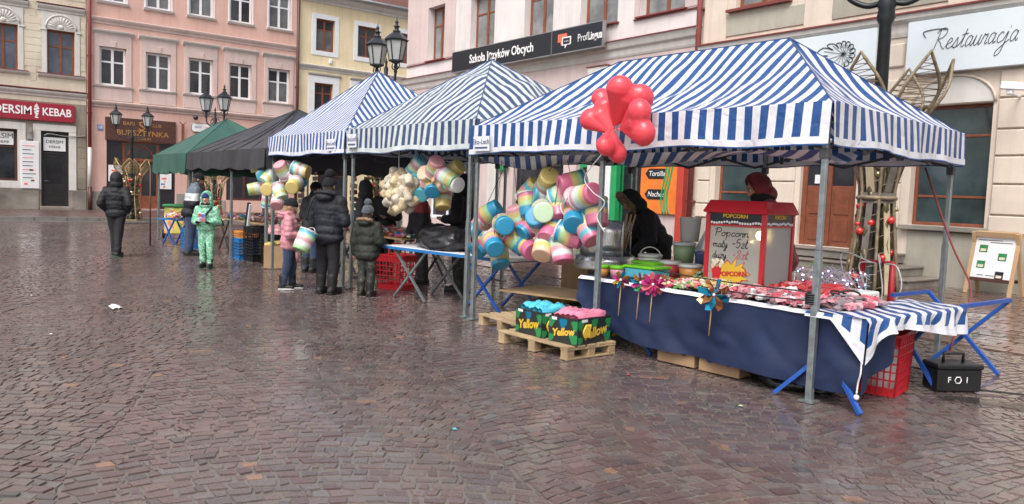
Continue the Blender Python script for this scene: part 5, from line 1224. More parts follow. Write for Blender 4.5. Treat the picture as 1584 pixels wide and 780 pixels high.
text('print_lettering', 'POPCORN', .062, 'plastic_red', gl, (0, yy-.005, .14), (PI/2, R(-5), 0), ext=.001, bold=.003)
MB().prism([(-.23, .2), (-.21, .07), (-.14, .07), (-.12, .2)], yy-.004, yy-.003).build('cup_print', 'plastic_red', gl)
mb = MB(); [mb.sphere((-.175+rng.uniform(-.06, .06), yy-.004, .22+rng.uniform(-.02, .04)), .024, 6, 4, (1, .2, 1)) for _ in range(12)]; tag(mb.build('popped_corn_print', 'candy_cream', gl), kind='stuff')
mb = MB(); mb.lathe([(.0, -.06), (.09, -.05), (.1, .04), (.085, .06)], 16, Matrix.Translation((0, 0, .42))); mb.cyl((0, 0, .48), (0, 0, .6), .015).build('kettle', 'bright_metal', pm)
MB().sphere((.20, -.17, .52), .045, 10, 8).build('warming_lamp', 'lamp_glow', pm)
rr = random.Random(3); mb = MB()
for i in range(160): mb.sphere((rr.uniform(-.25, .25), rr.uniform(-.25, .25), .055+rr.uniform(0, .1)*(1-abs(rr.uniform(-1, 1)))), rr.uniform(.012, .02), 5, 4)
tag(mb.build('popcorn_heap', 'candy_cream', pm), kind='stuff')

# ---- sweets on the front table
def pile(name, label, x0, x1, y0, y1, z, h, mats, n, sz, seed, cat='sweets', spin=6.28):
    rr = random.Random(seed); mb = MB()
    for i in range(n):
        u, v = rr.random(), rr.random(); hh = h*(math.sin(PI*min(1, max(0, u)))*math.sin(PI*min(1, v*.9+.1)))**.5*rr.random()
        c = Vector((x0+(x1-x0)*u, y0+(y1-y0)*v, z+sz*.2+hh)); mb.mi = rr.randrange(len(mats)); a, b, d = sz*rr.uniform(.7, 1.3), sz*rr.uniform(.35, .6), sz*rr.uniform(.2, .4)
        m_ = rotm(rr.uniform(-.4, .4), rr.uniform(-.4, .4), rr.uniform(0, spin)+.6)
        mb.box(c.x-a/2, c.x+a/2, c.y-b/2, c.y+b/2, c.z-d/2, c.z+d/2, m_)
        for s_ in (-1, 1):      # twisted wrapper ends
            p = [c+m_ @ Vector(q) for q in ((s_*a*.5, 0, 0), (s_*a*.85, -b*.55, d*.2), (s_*a*.85, b*.55, -d*.2))]
            mb.add(p, [(0, 1, 2)])
    o = mb.build(name, list(mats), fix=False); return tag(o, label, cat, kind='stuff')
pile('sugared_nuts', 'heap of brown sugared nuts beside the pinwheels', -5.42, -5.02, 5.74, 6.1, .72, .07, ['candy_brown', 'candy_brown', 'candy_peach' if 'candy_peach' in M else 'c_peach'], 420, .035, 1)
pile('wrapped_sweets', 'heap of pale striped wrapped sweets in front of the popcorn machine', -5.05, -4.3, 5.72, 6.24, .72, .09, ['candy_cream', 'candy_cream', 'c_rose', 'candy_green', 'c_yellow', 'candy_pink'], 520, .06, 2)
pile('wrapped_sweets', 'heap of pink packets right of the popcorn machine', -4.32, -3.46, 5.7, 6.15, .72, .08, ['candy_pink', 'c_rose', 'candy_pink', 'candy_grey', 'c_rose', 'c_white'], 300, .105, 3, spin=1.2)
pile('wrapped_sweets', 'raised row of red packets behind the pink packets', -4.15, -3.6, 6.2, 6.6, .76, .07, ['candy_red', 'candy_pink', 'c_rose', 'candy_red'], 150, .105, 4, spin=1.0)
pile('wrapped_sweets', 'pink and grey packets at the right end of the long table', -3.5, -3.2, 5.85, 6.45, .73, .06, ['candy_pink', 'candy_grey', 'c_rose', 'candy_grey'], 130, .1, 5, spin=1.2)
pile('herb_bundle', 'dark green bundles beside the orange tub', -5.2, -5.0, 6.35, 6.6, .72, .1, ['tub_sage', 'leaf_green'], 110, .06, 6, 'herbs')
tag(MB().box(-4.1, -3.5, 6.35, 6.9, .715, .80).build('display_board', 'tub_white', bevel=.01), 'pale grey display tray behind the red packets', 'tray')
# glowing tinsel
rr = random.Random(9); mb = MB(); mb.mi = 0
for i in range(200):
    c = Vector((-3.95+rr.uniform(-.28, .36), 6.75+rr.uniform(-.12, .18), .84+rr.uniform(-.04, .12))); d = Vector((rr.uniform(-1, 1), rr.uniform(-1, 1), rr.uniform(-1, 1))).normalized()*.05
    mb.mi = 0; mb.bar(c-d, c+d, .004)
    if i % 6 == 0: mb.mi = 1+(i//6) % 3; mb.sphere(c, .009, 6, 4)
mat('tinsel_silver', (.5, .47, .52), .3, metal=.5, var=.2); mat('led_blue', (.25, .5, 1), .4, emis=3); mat('led_violet', (.7, .4, 1), .4, emis=3); mat('led_pink', (1, .5, .7), .4, emis=3)
tag(mb.build('tinsel_garland', ['tinsel_silver', 'led_blue', 'led_violet', 'led_pink']), 'silver tinsel with blue and violet lights behind the packets', 'garland', kind='stuff')
t = thing('oil_bottle', 'clear bottle of yellow oil with green cap beside the popcorn machine', 'bottle', (-4.12, 6.85, .715))
MB().lathe([(.06, 0), (.062, .12), (.058, .14)], 14).build('oil', 'oil', t); MB().lathe([(.064, 0), (.066, .16), (.055, .2), (.02, .25), (.018, .27)], 14).build('bottle', 'clear_plastic', t); MB().lathe([(.024, .27), (.024, .3)], 12).build('cap', 'lid_green', t)
mb = MB()
for q in range(7): mb.tube([(-3.36+.02*q*math.sin(q)+.085*math.cos(2*PI*i/20), 6.1+.015*q+.085*math.sin(2*PI*i/20)*.8, .745+.012*q+.03*math.sin(2*PI*i/20+q)) for i in range(20)], .009, 6, closed=True)
tag(mb.build('cable_coil', 'black_cord'), 'coil of black cable lying at the edge of the striped cloth', 'cable')
# ---- tubs, buckets, candy floss pan
def tub(name, label, x, y, z, r, h, body, lid, lidh=.025, handle=False, sq=False):
    t = thing(name, label, 'tub', (x, y, z), rng.uniform(0, 1)); n = 4 if sq else 18
    MB().lathe([(r*.86, 0), (r, h)], n if not sq else 18).build('body', body, t); MB().lathe([(r*1.06, h-.012), (r*1.06, h+lidh*.6), (r*.92, h+lidh)], 18).build('lid', lid, t)
    if handle: MB().tube([(r*math.cos(PI*i/14), 0, h*.9+.12*math.sin(PI*i/14)) for i in range(15)], .006, 5).build('handle', 'tub_white', t)
    return t
tub('food_tub', 'small orange tub with green lid at the left end of the table', -5.94, 5.82, .718, .075, .1, 'tub_orange', 'lid_green'); tub('food_tub', 'small pink tub with green lid beside the nearest tent pole', -5.80, 5.9, .718, .075, .1, 'c_rose', 'lid_green')
def boxtub(label, x, y, z, w_, d_, h, body, lid, rz):
    t = thing('food_box', label, 'food box', (x, y, z), rz); MB().box(-w_/2, w_/2, -d_/2, d_/2, 0, h).build('body', body, t, bevel=.02); MB().box(-w_/2-.012, w_/2+.012, -d_/2-.012, d_/2+.012, h-.012, h+.018).build('lid', lid, t, bevel=.01)
boxtub('teal food box with wide bright green lid behind the pinwheels', -5.58, 6.12, .718, .38, .3, .12, 'c_teal', 'lid_green', .1); boxtub('second bright green lidded box behind the teal one', -5.78, 6.4, .718, .34, .26, .14, 'c_mint', 'lid_green', -.1)
tub('bucket', 'white bucket with raised handle beside the metal pan', -6.0, 6.62, .72, .13, .19, 'tub_white', 'clear_lid', handle=True); tub('food_tub', 'red tub with clear lid between the white bucket and the orange tub', -5.62, 6.52, .72, .115, .15, 'tub_red', 'clear_lid'); tub('food_tub', 'wide orange tub with clear lid left of the popcorn machine', -5.34, 6.52, .72, .12, .14, 'tub_orange', 'clear_lid')
tub('food_tub', 'sage green tub standing on the back row of the table', -5.72, 6.86, .86, .125, .2, 'tub_sage', 'clear_lid'); tub('food_tub', 'lilac tub half hidden behind the orange tub', -5.14, 6.74, .72, .11, .14, 'c_lilac', 'clear_lid')
tag(MB().lathe([(.10, 0), (.12, .26), (.13, .27)], 18).build('paper_cylinder', 'tub_white', loc=(-5.75, 6.98, 1.09)), 'white paper cylinder standing on the sage green tub', 'container')
tag(MB().box(-5.98, -5.66, 6.78, 6.95, .72, .86).build('wooden_riser', 'plastic_black', bevel=.01), 'dark riser box under the sage green tub', 'box')
tag(MB().lathe([(.18, 0), (.04, .3), (.03, .33)], 18).build('plastic_funnel', 'clear_plastic', loc=(-5.5, 7.05, 1.0)), 'clear plastic cone beside the white paper cylinder', 'cone')
tag(MB().lathe([(.11, 0), (.12, .12), (.13, .14)], 14).build('jar', 'ink_blue', loc=(-5.42, 6.86, .86)), 'dark blue jar behind the orange tub', 'jar')
pan = thing('candy_floss_machine', 'galvanised metal candy floss pan on the left end of the table', 'machine', (-6.72, 6.62, .70), R(70))
mb = MB(); n = 34
ring = [2*PI*i/40 for i in range(41)]
def panf(u, v): a = -.35+u*(2*PI-.9); return (.30*math.cos(a), .30*math.sin(a), .17+.40*v-(0 if .1 < u < .9 else .0))
mb.grid(panf, 40, 3); mb.build('bowl_wall', 'bright_metal', pan, thick=.008)
MB().lathe([(.36, 0), (.37, .03), (.36, .06), (.365, .1), (.355, .16), (.30, .17), (.29, .15)], 30).build('base_ring', 'bright_metal', pan); MB().lathe([(.05, .17), (.06, .3), (.03, .34)], 14).build('spinner_head', 'dark_steel', pan)
for q in range(3): MB().cyl((.1+.05*q, -.18+.04*q, .2), (.14+.07*q, -.26+.03*q, .66), .012, n=8).build('stick', 'tanwood', pan)
MB().box(-.15, .15, -.15, .15, -.68, 0).build('stand', 'dark_steel', pan)
# ---- pinwheels on the cloth edge
def pinwheel(label, px, py, Y, s_, cols, petals, tilt):
    p = ray_y(px, py, Y); t = thing('pinwheel', label, 'pinwheel', p, 0, 'foil pinwheels on the table edge')
    d = (-CF+CX*tilt).normalized(); q = d.to_track_quat('Z', 'Y'); M3 = q.to_matrix()
    for k in range(petals):
        a = 2*PI*k/petals+.3; mb = MB()
        r1, r2_ = Matrix.Rotation(a, 3, 'Z'), None
        P = [(0, 0, .012), (.4*s_, -.16*s_, .0), (s_, .02*s_, .004), (.86*s_, .3*s_, .035), (.42*s_, .26*s_, .06*s_/.1), (.1*s_, .1*s_, .03)]
        mb.add([M3 @ (r1 @ Vector(v)) for v in P], [(0, 1, 4, 5), (1, 2, 3, 4)]); mb.build('sail', cols[k % len(cols)], t, thick=.002)
    MB().sphere(M3 @ Vector((0, 0, .03)), .014, 8, 6).build('hub', 'c_white', t)
    MB().cyl(M3 @ Vector((0, 0, -.01)), M3 @ Vector((0, 0, -.01))+Vector((-.01, -.01, -.36)), .006, n=6).build('stick', 'tanwood', t)
pinwheel('small orange and gold foil pinwheel nearest the tent pole', 961, 433, 5.55, .09, ['foil_gold', 'foil_blue', 'foil_copper', 'foil_pink'], 8, -.3); pinwheel('pink and green foil pinwheel, second from the tent pole', 990, 437, 5.55, .098, ['foil_pink', 'foil_green', 'foil_pink', 'foil_gold', 'foil_blue'], 10, .1)
pinwheel('magenta foil pinwheel, third from the tent pole', 1010, 440, 5.54, .118, ['foil_pink', 'foil_pink', 'candy_pink'], 10, -.15); pinwheel('large copper and blue foil pinwheel in front of the pale sweets', 1103, 456, 5.5, .15, ['foil_copper', 'foil_blue'], 8, 0)
for a, b, lab in (((-3.38, 5.6, .87), (-5.05, 5.6, .88), 'upper black elastic cord stretched along the sweets'), ((-3.38, 5.6, .80), (-4.45, 5.6, .79), 'lower black elastic cord stretched along the sweets')):
    tag(MB().tube(spline([a, (Vector(a)+Vector(b))/2-Vector((0, 0, .015)), b]), .006, 5).build('elastic_cord', 'black_cord'), lab, 'cord')
mb = MB()
for q in range(5): mb.tube([(-3.385+.042*math.cos(2*PI*i/12), 5.61+.042*math.sin(2*PI*i/12), .78+.018*q) for i in range(12)], .009, 5, closed=True)
tag(mb.build('cord_wrap', 'black_cord'), 'black cord wound round the nearest front tent pole', 'cord')
# ---- pallets, crates and boxes
def pallet(label, x, y, rz, w_, d_):
    t = thing('pallet', label, 'pallet', (x, y, .005), rz, 'wooden pallets beside the nearest tent')
    for i in range(5): MB().box(-w_/2, w_/2, -d_/2+i*(d_-.1)/4, -d_/2+.1+i*(d_-.1)/4, .108, .13).build('deck_board', 'pallet_wood', t, bevel=.003)
    for xx in (-w_/2, -.05, w_/2-.1):
        MB().box(xx, xx+.1, -d_/2, d_/2, .09, .106).build('stringer_board', 'pallet_wood', t, bevel=.003); MB().box(xx, xx+.1, -d_/2, d_/2, 0, .018).build('bottom_board', 'pallet_wood', t, bevel=.003)
        for yy in (-d_/2, -.05, d_/2-.1): MB().box(xx+.004, xx+.096, yy+.003, yy+.097, .018, .09).build('block', 'pallet_wood', t, bevel=.003)
pallet('pallet carrying the two black fruit boxes', -5.93, 5.2, R(2), 1.04, .66); pallet('bare pallet behind the fruit boxes', -6.95, 5.62, R(-6), .95, .7)
def bags(t, w_, d_, h, mt, seed, n):
    rr = random.Random(seed)
    for i in range(n):
        cx = -w_/2+.05+(w_-.1)*(i+.5)/n; mb = MB(); ph = rr.uniform(0, 6)
        def f(u, v, cx=cx, ph=ph):
            a = 2*PI*u; r_ = .06*(1-.3*abs(2*v-1)**3); return (cx+(.045+.012*math.sin(3*a+ph+v*4))*math.cos(a), -d_/2+.03+(d_-.06)*v+.01*math.sin(a*2), h-.01+(.055+.02*math.sin(7*v+ph)+.012*math.sin(15*v+5*a))*math.sin(a)*(1-.5*abs(2*v-1)**4)+.012)
        mb.grid(f, 12, 14); mb.build('candy_bag', mt, t)
def fruit_box(label, x, y, z, rz, w_, d_, h, bagmt, seed, n, print_=True):
    t = thing('fruit_box', label, 'box', (x, y, z), rz, 'black fruit boxes filled with bagged candy floss'); th = .008
    MB().box(-w_/2, w_/2, -d_/2, d_/2, 0, th).build('bottom', 'box_black', t)
    for nm, bx in (('front_panel', (-w_/2, w_/2, -d_/2, -d_/2+th)), ('back_panel', (-w_/2, w_/2, d_/2-th, d_/2)), ('side_panel', (-w_/2, -w_/2+th, -d_/2+th, d_/2-th)), ('side_panel', (w_/2-th, w_/2, -d_/2+th, d_/2-th))):
        MB().box(*bx, th, h).build(nm, 'box_black', t)
    for rot, off, ww in (((PI/2, 0, 0), (0, -d_/2-.003), w_), ((PI/2, 0, PI/2), (w_/2+.003, 0), d_)):
        text('box_lettering', 'Yellow', min(.13, ww*.27), 'banana_yellow', t, (off[0], off[1], h*.42), (rot[0], R(-8), rot[2]), shear=.2, ext=.001, bold=.004)
        def pt(u, z, o=.002): return Vector((u, -d_/2-o, z)) if rot[2] == 0 else Vector((w_/2+o, u, z))
        for (u, z, r_, m_) in ((-ww*.42, h*.78, .05, 'leaf_green'), (-ww*.44, h*.15, .045, 'leaf_green'), (ww*.4, h*.2, .06, 'leaf_green'), (ww*.42, h*.75, .05, 'leaf_green'), (ww*.33, h*.45, .022, 'c_mint'), (0, h*.78, .05, 'foil_blue' if rot[2] == 0 else 'leaf_green')):
            k = 9; c = pt(u, z); vs = []
            for i in range(k):
                a = 2*PI*i/k; rr_ = r_*(1+.25*math.sin(i*2.1)); q = pt(max(-ww/2+.004, min(ww/2-.004, u+rr_*math.cos(a))), max(.005, min(h-.005, z+rr_*math.sin(a)))); vs.append(q)
            MB().add(vs, [tuple(range(k))]).build('box_print', m_, t)
        MB().add([pt(-ww*.40, h*.86, .003), pt(-ww*.22, h*.86, .003), pt(-ww*.22, h*.97, .003), pt(-ww*.40, h*.97, .003)], [(0, 1, 2, 3)]).build('box_sticker', 'paper_white', t)
        if rot[2]:       # ripe bananas printed on the side
            for q in range(4): MB().tube(spline([pt(-ww*.28+.02*q, h*.25, .003), pt(-ww*.33+.03*q, h*.5, .003), pt(-ww*.24+.02*q, h*.75, .003)]), .012, 5).build('banana_print', 'banana_yellow', t)
    bags(t, w_, d_, h, bagmt, seed, n)
fruit_box('black fruit box full of blue candy floss bags, on the front pallet', -6.08, 5.17, .136, R(-4), .46, .40, .25, 'bag_cyan', 1, 5)
fruit_box('black fruit box full of pink candy floss bags, on the front pallet', -5.62, 5.24, .136, R(9), .36, .52, .25, 'bag_pink', 2, 4)
fruit_box('black fruit box with blue bags behind the front pallet', -6.05, 5.98, .006, R(4), .46, .38, .34, 'bag_cyan', 3, 4)
fruit_box('black fruit box with yellow tops under the loose plywood board', -7.2, 6.35, .006, R(4), .5, .4, .26, 'straw_yellow', 4, 4)
tag(MB().box(-.62, .62, -.38, .38, 0, .022).build('plywood_board', 'plywood', loc=(-7.25, 6.35, .345), rot=(R(1), R(-1), R(10)), bevel=.002), 'plywood board lying across boxes behind the fruit boxes', 'board')
def carton(label, x, y, z, rz, w_, d_, h, holes=0, mt='cardboard', holem='ink_blue'):
    t = thing('cardboard_box', label, 'box', (x, y, z), rz, 'cardboard boxes on the ground')
    MB().box(-w_/2, w_/2, -d_/2, d_/2, 0, h).build('body', mt, t, bevel=.004)
    for s_ in (-1, 1): MB().box(-w_/2, w_/2, min(0, s_*d_/2)+.002, max(0, s_*d_/2)-.002, h+.001, h+.006).build('flap', mt, t)
    for q in range(holes):
        u = -w_*.22+w_*.46*q
        MB().lathe([(.036, 0), (.036, .004)], 14, Matrix.Translation((u, -d_/2-.003, h*.5)) @ Matrix.Rotation(PI/2, 4, 'X')).build('hole_rim', holem, t); MB().lathe([(.026, .003), (.026, .007)], 14, Matrix.Translation((u, -d_/2-.003, h*.5)) @ Matrix.Rotation(PI/2, 4, 'X')).build('hand_hole', 'plastic_black', t)
    return t
carton('plain cardboard box with two hand holes under the navy cloth', -4.80, 5.87, .012, R(4), .42, .34, .24, 2, holem='cardboard'); carton('cardboard box with two blue ringed holes under the navy cloth', -4.32, 5.88, .012, R(4), .42, .32, .24, 2)
carton('tall brown carton standing behind the plywood board', -7.75, 7.35, .012, R(5), .62, .45, .66); carton('brown carton beside the tall one, below the candy tubs', -7.05, 7.6, .012, R(-4), .55, .4, .72)
def bag_heap(name, label, x, y, z, sx_, sy_, sz_, seed, mt='bin_bag'):
    rr = random.Random(seed); b = bmesh.new(); bmesh.ops.create_icosphere(b, subdivisions=4, radius=1)
    for v in b.verts:
        n_ = nz3(v.co.x*1.7+seed, v.co.y*1.7, v.co.z*1.7)*.28+nz3(v.co.x*4+seed, v.co.y*4, v.co.z*4)*.12+abs(nz3(v.co.x*9, v.co.y*9+seed, v.co.z*9))*.07
        v.co *= 1+n_; v.co.z = max(v.co.z, -.55); v.co = Vector((v.co.x*sx_, v.co.y*sy_, (v.co.z+.55)*sz_))
    me = bpy.data.meshes.new(name); b.to_mesh(me); b.free(); me.materials.append(M[mt]); me.polygons.foreach_set('use_smooth', [True]*len(me.polygons))
    o = bpy.data.objects.new(name, me); COL.objects.link(o); o.location = (x, y, z); return tag(o, label, 'bag')
bag_heap('bin_bag', 'black plastic bag lying under the navy cloth near the blue leg', -3.75, 6.0, .01, .4, .26, .13, 3)
bag_heap('bin_bag', 'large black plastic bag lying on the blue edged table', -9.15, 5.92, .755, .52, .3, .2, 5); bag_heap('bin_bag', 'smaller black bag leaning against the large one on the table', -9.75, 6.15, .755, .3, .26, .2, 8)
# blue edged table under the grey tent
t = thing('market_table', 'white table with blue edge under the grey striped tent', 'table', (-8.85, 6.05, 0), R(8))
MB().box(-1.3, 1.25, -.42, .42, .715, .745).build('table_top', 'white_paint', t, bevel=.004); MB().box(-1.31, 1.26, -.432, -.422, .70, .74).build('table_edge', 'plastic_blue', t)
trestle(t, -.75, 0, .7, .7, mt='galvanised'); trestle(t, .75, 0, .7, .7)
def crate(label, x, y, z, rz, w_, d_, h, mt, taper=.88, cells=(7, 5), handles=False, name='shopping_basket', cat='basket', group=None):
    """open plastic crate with a lattice of holes"""
    t = thing(name, label, cat, (x, y, z), rz, group)
    MB().box(-w_/2*taper, w_/2*taper, -d_/2*taper, d_/2*taper, 0, .012).build('bottom', mt, t)
    for (ax, sg_) in ((0, -1), (0, 1), (1, -1), (1, 1)):
        mb = MB(); L_ = (w_ if ax == 0 else d_); n_ = cells[0] if ax == 0 else max(3, int(cells[0]*d_/w_))
        def P(u, v, o=0):
            k = taper+(1-taper)*v
            return Vector((u*w_/2*k, sg_*(d_/2*k-o), .0+h*v)) if ax == 0 else Vector((sg_*(w_/2*k-o), u*d_/2*k, h*v))
        for i in range(n_+1): u = -1+2*i/n_; mb.bar(P(u, 0), P(u, 1), .012, .012)
        for v in [0, .12]+[.12+.7*j/cells[1] for j in range(1, cells[1]+1)]: mb.bar(P(-1, v), P(1, v), .012, .012)
        mb.add([P(-1, .84), P(1, .84), P(1, 1), P(-1, 1), P(-1, .84, .012), P(1, .84, .012), P(1, 1, .012), P(-1, 1, .012)], [(0, 1, 2, 3), (7, 6, 5, 4), (0, 4, 5, 1), (3, 2, 6, 7)])
        mb.add([P(-1, 0), P(1, 0), P(1, .12), P(-1, .12), P(-1, 0, .01), P(1, 0, .01), P(1, .12, .01), P(-1, .12, .01)], [(0, 1, 2, 3), (7, 6, 5, 4)])
        mb.build('lattice_side', mt, t, fix=False)
    MB().tube([(-w_/2, -d_/2, h), (w_/2, -d_/2, h), (w_/2, d_/2, h), (-w_/2, d_/2, h)], .014, 6, closed=True).build('rim', mt, t)
    if handles: MB().tube(spline([(0, -d_/2, h), (0, -d_/2*.7, h+.16), (0, d_/2*.7, h+.16), (0, d_/2, h)]), .012, 6).build('handle', mt, t)
    return t
crate('red lattice shopping basket at the right end of the stall table', -3.24, 6.52, .012, R(12), .36, .46, .5, 'plastic_red'); crate('red lattice shopping basket under the blue edged table', -10.72, 6.05, .012, R(20), .5, .4, .52, 'plastic_red', handles=True)
bag_heap('bag_of_wares', 'white bag inside the red basket at the right end', -3.24, 6.52, .03, .13, .17, .25, 12, 'tub_white')
# battery box
t = thing('battery_box', 'black power box with carrying handle beside the right tent pole', 'box', (-2.93, 7.12, .014), R(58))
MB().box(-.2, .2, -.11, .11, 0, .19).build('case', 'plastic_black', t, bevel=.012); MB().box(-.21, .21, -.12, .12, .19, .235).build('lid', 'plastic_black', t, bevel=.012)
MB().tube([(-.09, 0, .235), (-.09, 0, .31), (.09, 0, .31), (.09, 0, .235)], .014, 8).build('handle', 'plastic_black', t)
mk = MB().tube([(-.02+.03*math.cos(2*PI*i/6), -.112, .1+.03*math.sin(2*PI*i/6)) for i in range(6)], .005, 4, closed=True).build('recycling_mark', 'letter_white', t); text('mark', '1', .07, 'letter_white', t, (.06, -.113, .1), ext=.001); text('mark', 'F', .07, 'letter_white', t, (-.1, -.113, .1), ext=.001)
tag(MB().tube(spline([(-2.8, 7.2, .03), (-2.4, 7.5, .022), (-1.9, 7.9, .022), (-1.2, 8.1, .022), (-.3, 8.6, .022)]), .009, 6).build('power_cable', 'black_cord'), 'black cable running from the power box to the right', 'cable')
tag(MB().tube(spline([(-3.05, 7.3, .03), (-3.5, 7.7, .022), (-3.6, 7.3, .022), (-3.9, 7.4, .022), (-4.2, 7.1, .022)]), .009, 6).build('power_cable', 'black_cord'), 'black cable curling under the side table', 'cable')
tag(MB().tube(spline([(-3.9, 8.45, 1.98), (-3.6, 8.5, 1.2), (-3.38, 8.5, .75), (-3.2, 7.8, .45), (-2.98, 7.15, .3)]), .010, 6).build('guy_rope', 'red_rope'), 'dark red rope from the tent corner down to the power box', 'rope')
# red chair frame with white cords behind the cloth
t = thing('tubular_chair', 'red tubular frame tied with white cords behind the striped cloth', 'chair')
MB().tube([(-4.35, 8.05, .3), (-4.3, 8.08, .98), (-4.02, 8.15, .98), (-4.0, 8.12, .3)], .035, 8).build('red_tube', 'plastic_red', t)
for q in range(4): MB().tube(spline([(-4.2+.05*q, 8.06, .97), (-4.5+.2*q, 8.0, 1.05-.1*(q % 2)), (-4.45+.2*q, 8.02, .75), (-4.3+.12*q, 8.05, .55)]), .008, 5).build('cord', 'white_cord', t)
# A-board
t = thing('menu_board', 'wooden A-board with white menu sheet and food pictures by the wall', 'sign', (-6.0, 15.75, .014), R(-8)); tl = rotm(R(-12), 0, 0)
def tb(nm, x0, x1, y0, y1, z0, z1, mt, par=None, back=False):
    mb = MB().box(x0, x1, y0, y1, z0, z1); m_ = rotm(R(14 if back else -11), 0, 0); mb.v = [tuple(m_ @ Vector(v)+Vector((0, .42 if back else 0, 0))) for v in mb.v]; return mb.build(nm, mt, par or t, bevel=.003)
for bk in (False, True):
    for x in (-.43, .36): tb('leg', x, x+.07, -.02, .02, 0, 1.18, 'tanwood', back=bk)
    tb('rail', -.36, .36, -.018, .018, 1.1, 1.2, 'tanwood', back=bk); tb('rail', -.36, .36, -.018, .018, .25, .31, 'dark_brown_wood', back=bk)
sh = tb('menu_sheet', -.36, .36, -.012, .004, .31, 1.1, 'white_paint')
for u, z in ((-.2, .86), (.16, .72), (-.2, .56), (.16, .38)): tb('menu_picture', u-.075, u+.075, -.016, -.013, z-.07, z+.07, 'leaf_green' if z > .5 else 'dark_panel', sh); tb('menu_picture', u-.05, u+.05, -.018, -.0165, z-.05, z, 'candy_cream', sh)
for q, (u, z, w_) in enumerate(((-.1, 1.02, .22), (.1, .98, .2), (-.0, .36, .08), (-.18, .36, .06))): tb('menu_line', u-w_, u+w_, -.016, -.013, z-.006, z+.006, 'sign_dark', sh)
# far stalls: tables with sweets under the black, green and violet tents
def far_table(label, x0, x1, y0, y1, seed, mats):
    t = thing('market_table', label, 'table')
    MB().box(x0, x1, y0, y1, .72, .75).build('table_top', 'plywood', t)
    for x in (x0+.3, x1-.3): trestle(t, x, (y0+y1)/2, y1-y0-.1, .715, mt='dark_steel')
    pile('wrapped_sweets', 'colourful heap of packets on the '+label, x0+.05, x1-.05, y0+.04, y1-.1, .755, .12, mats, int(170*(x1-x0)), .1, seed)
mixm = ['candy_red', 'candy_pink', 'candy_cream', 'plastic_blue', 'c_rose', 'candy_green', 'candy_grey', 'candy_brown', 'c_white']
far_table('long sweets table under the black tent', -18.6, -14.3, 5.75, 6.7, 21, mixm); far_table('sweets table behind the crowd under the violet tent', -13.6, -11.2, 6.4, 7.3, 22, mixm)
crate('blue plastic crate under the sweets table, beside the green suited child', -16.15, 5.55, .012, 0, .5, .4, .42, 'plastic_blue', .95, name='crate', cat='crate', group='plastic crates under the far stalls'); crate('orange crate stacked on the blue one', -16.15, 5.55, .436, 0, .5, .4, .14, 'tub_orange', .95, (6, 2), name='crate', cat='crate', group='plastic crates under the far stalls')
crate('black crate behind the middle pole of the black tent', -15.6, 5.62, .012, 0, .55, .4, .68, 'plastic_black', .97, (8, 8), name='crate', cat='crate', group='plastic crates under the far stalls'); crate('black crate filled with pastel bags beside the cardboard display', -14.85, 5.7, .012, 0, .5, .4, .58, 'plastic_black', .97, (8, 7), name='crate', cat='crate', group='plastic crates under the far stalls')
crate('blue crate under the green tent', -19.0, 5.3, .012, 0, .55, .4, .45, 'plastic_blue', .95, name='crate', cat='crate', group='plastic crates under the far stalls')
bag_heap('bag_of_wares', 'pastel bag on top of the black crate', -14.85, 5.7, .56, .22, .18, .14, 15, 'c_rose')
carton('open cardboard display with yellow goods beside the pink girl', -14.25, 5.45, .012, R(-25), .5, .35, .42); tag(MB().box(-.2, .2, -.14, .14, 0, .05).build('yellow_packets', 'straw_yellow', loc=(-14.25, 5.42, .44), rot=(R(8), 0, R(-25)), bevel=.01), 'yellow packets on the open cardboard display', 'packets')
tag(MB().box(-14.95, -14.5, 6.3, 6.6, .76, 1.15).build('toy_carton', 'straw_yellow', bevel=.006), 'yellow toy carton standing on the sweets table under the black tent', 'box')
t = thing('display_rack', 'tilted black and white rack leaning beside the middle pole of the black tent', 'rack'); MB().box(-.02, .02, -.02, .02, 0, .55).build('white_face', 'paper_white', t); MB().box(-.11, -.02, -.03, .03, 0, .55).build('black_side', 'plastic_black', t); t.location = (-15.75, 5.45, .62); t.rotation_euler = (0, R(18), 0)
for q in range(14):
    z = 1.75-.04*q
MB_ = None
for i, x in enumerate((-18.2, -17.4, -16.6, -15.4, -14.8)):
    t = thing('hanging_toys', f'string of red and gold toys, {("first", "second", "third", "fourth", "fifth")[i]} from the left under the black tent', 'toys', (x, 7.6, 0))
    MB().cyl((0, 0, .9), (0, 0, 2.0), .006, n=5).build('string', 'black_cord', t)
    for q in range(7): MB().box(-.08, .08, -.02, .02, .98+q*.14, 1.08+q*.14, rotm(0, .3*math.sin(q*3+i), .4*q)).build('toy_packet', mixm[(q*2+i) % len(mixm)], t, bevel=.008)
# flower printed cart under the green tent
t = thing('flower_cart', 'flower printed barrow with green lid beside the green tent', 'cart', (-22.1, 5.85, 0), R(60))
mfl, n, b, o = _nodes('flower_print')
vr = nd(n, 'ShaderNodeTexVoronoi'); vr.inputs['Scale'].default_value = 9; tc = nd(n, 'ShaderNodeTexCoord'); L(n, tc.outputs['Object'], vr.inputs['Vector'])
sp = nd(n, 'ShaderNodeSeparateXYZ'); L(n, vr.outputs['Color'], sp.inputs[0])
L(n, ramp(n, sp.outputs[0], [(0, (.6, .5, .42)), (.3, (.62, .42, .04)), (.5, (.6, .12, .2)), (.7, (.12, .3, .06)), (.85, (.62, .5, .1))]), b.inputs['Base Color']); b.inputs['Roughness'].default_value = .5
MB().box(-.34, .34, -.3, .3, .14, .86).build('body', 'flower_print', t, bevel=.03); MB().box(-.38, .38, -.34, .34, .86, .93).build('lid', 'leaf_green', t, bevel=.02)
for s_ in (-1, 1): MB().lathe([(.13, -.03), (.13, .03)], 16, Matrix.Translation((s_*.38, -.1, .14)) @ Matrix.Rotation(PI/2, 4, 'Y')).build('wheel', 'plastic_black', t)
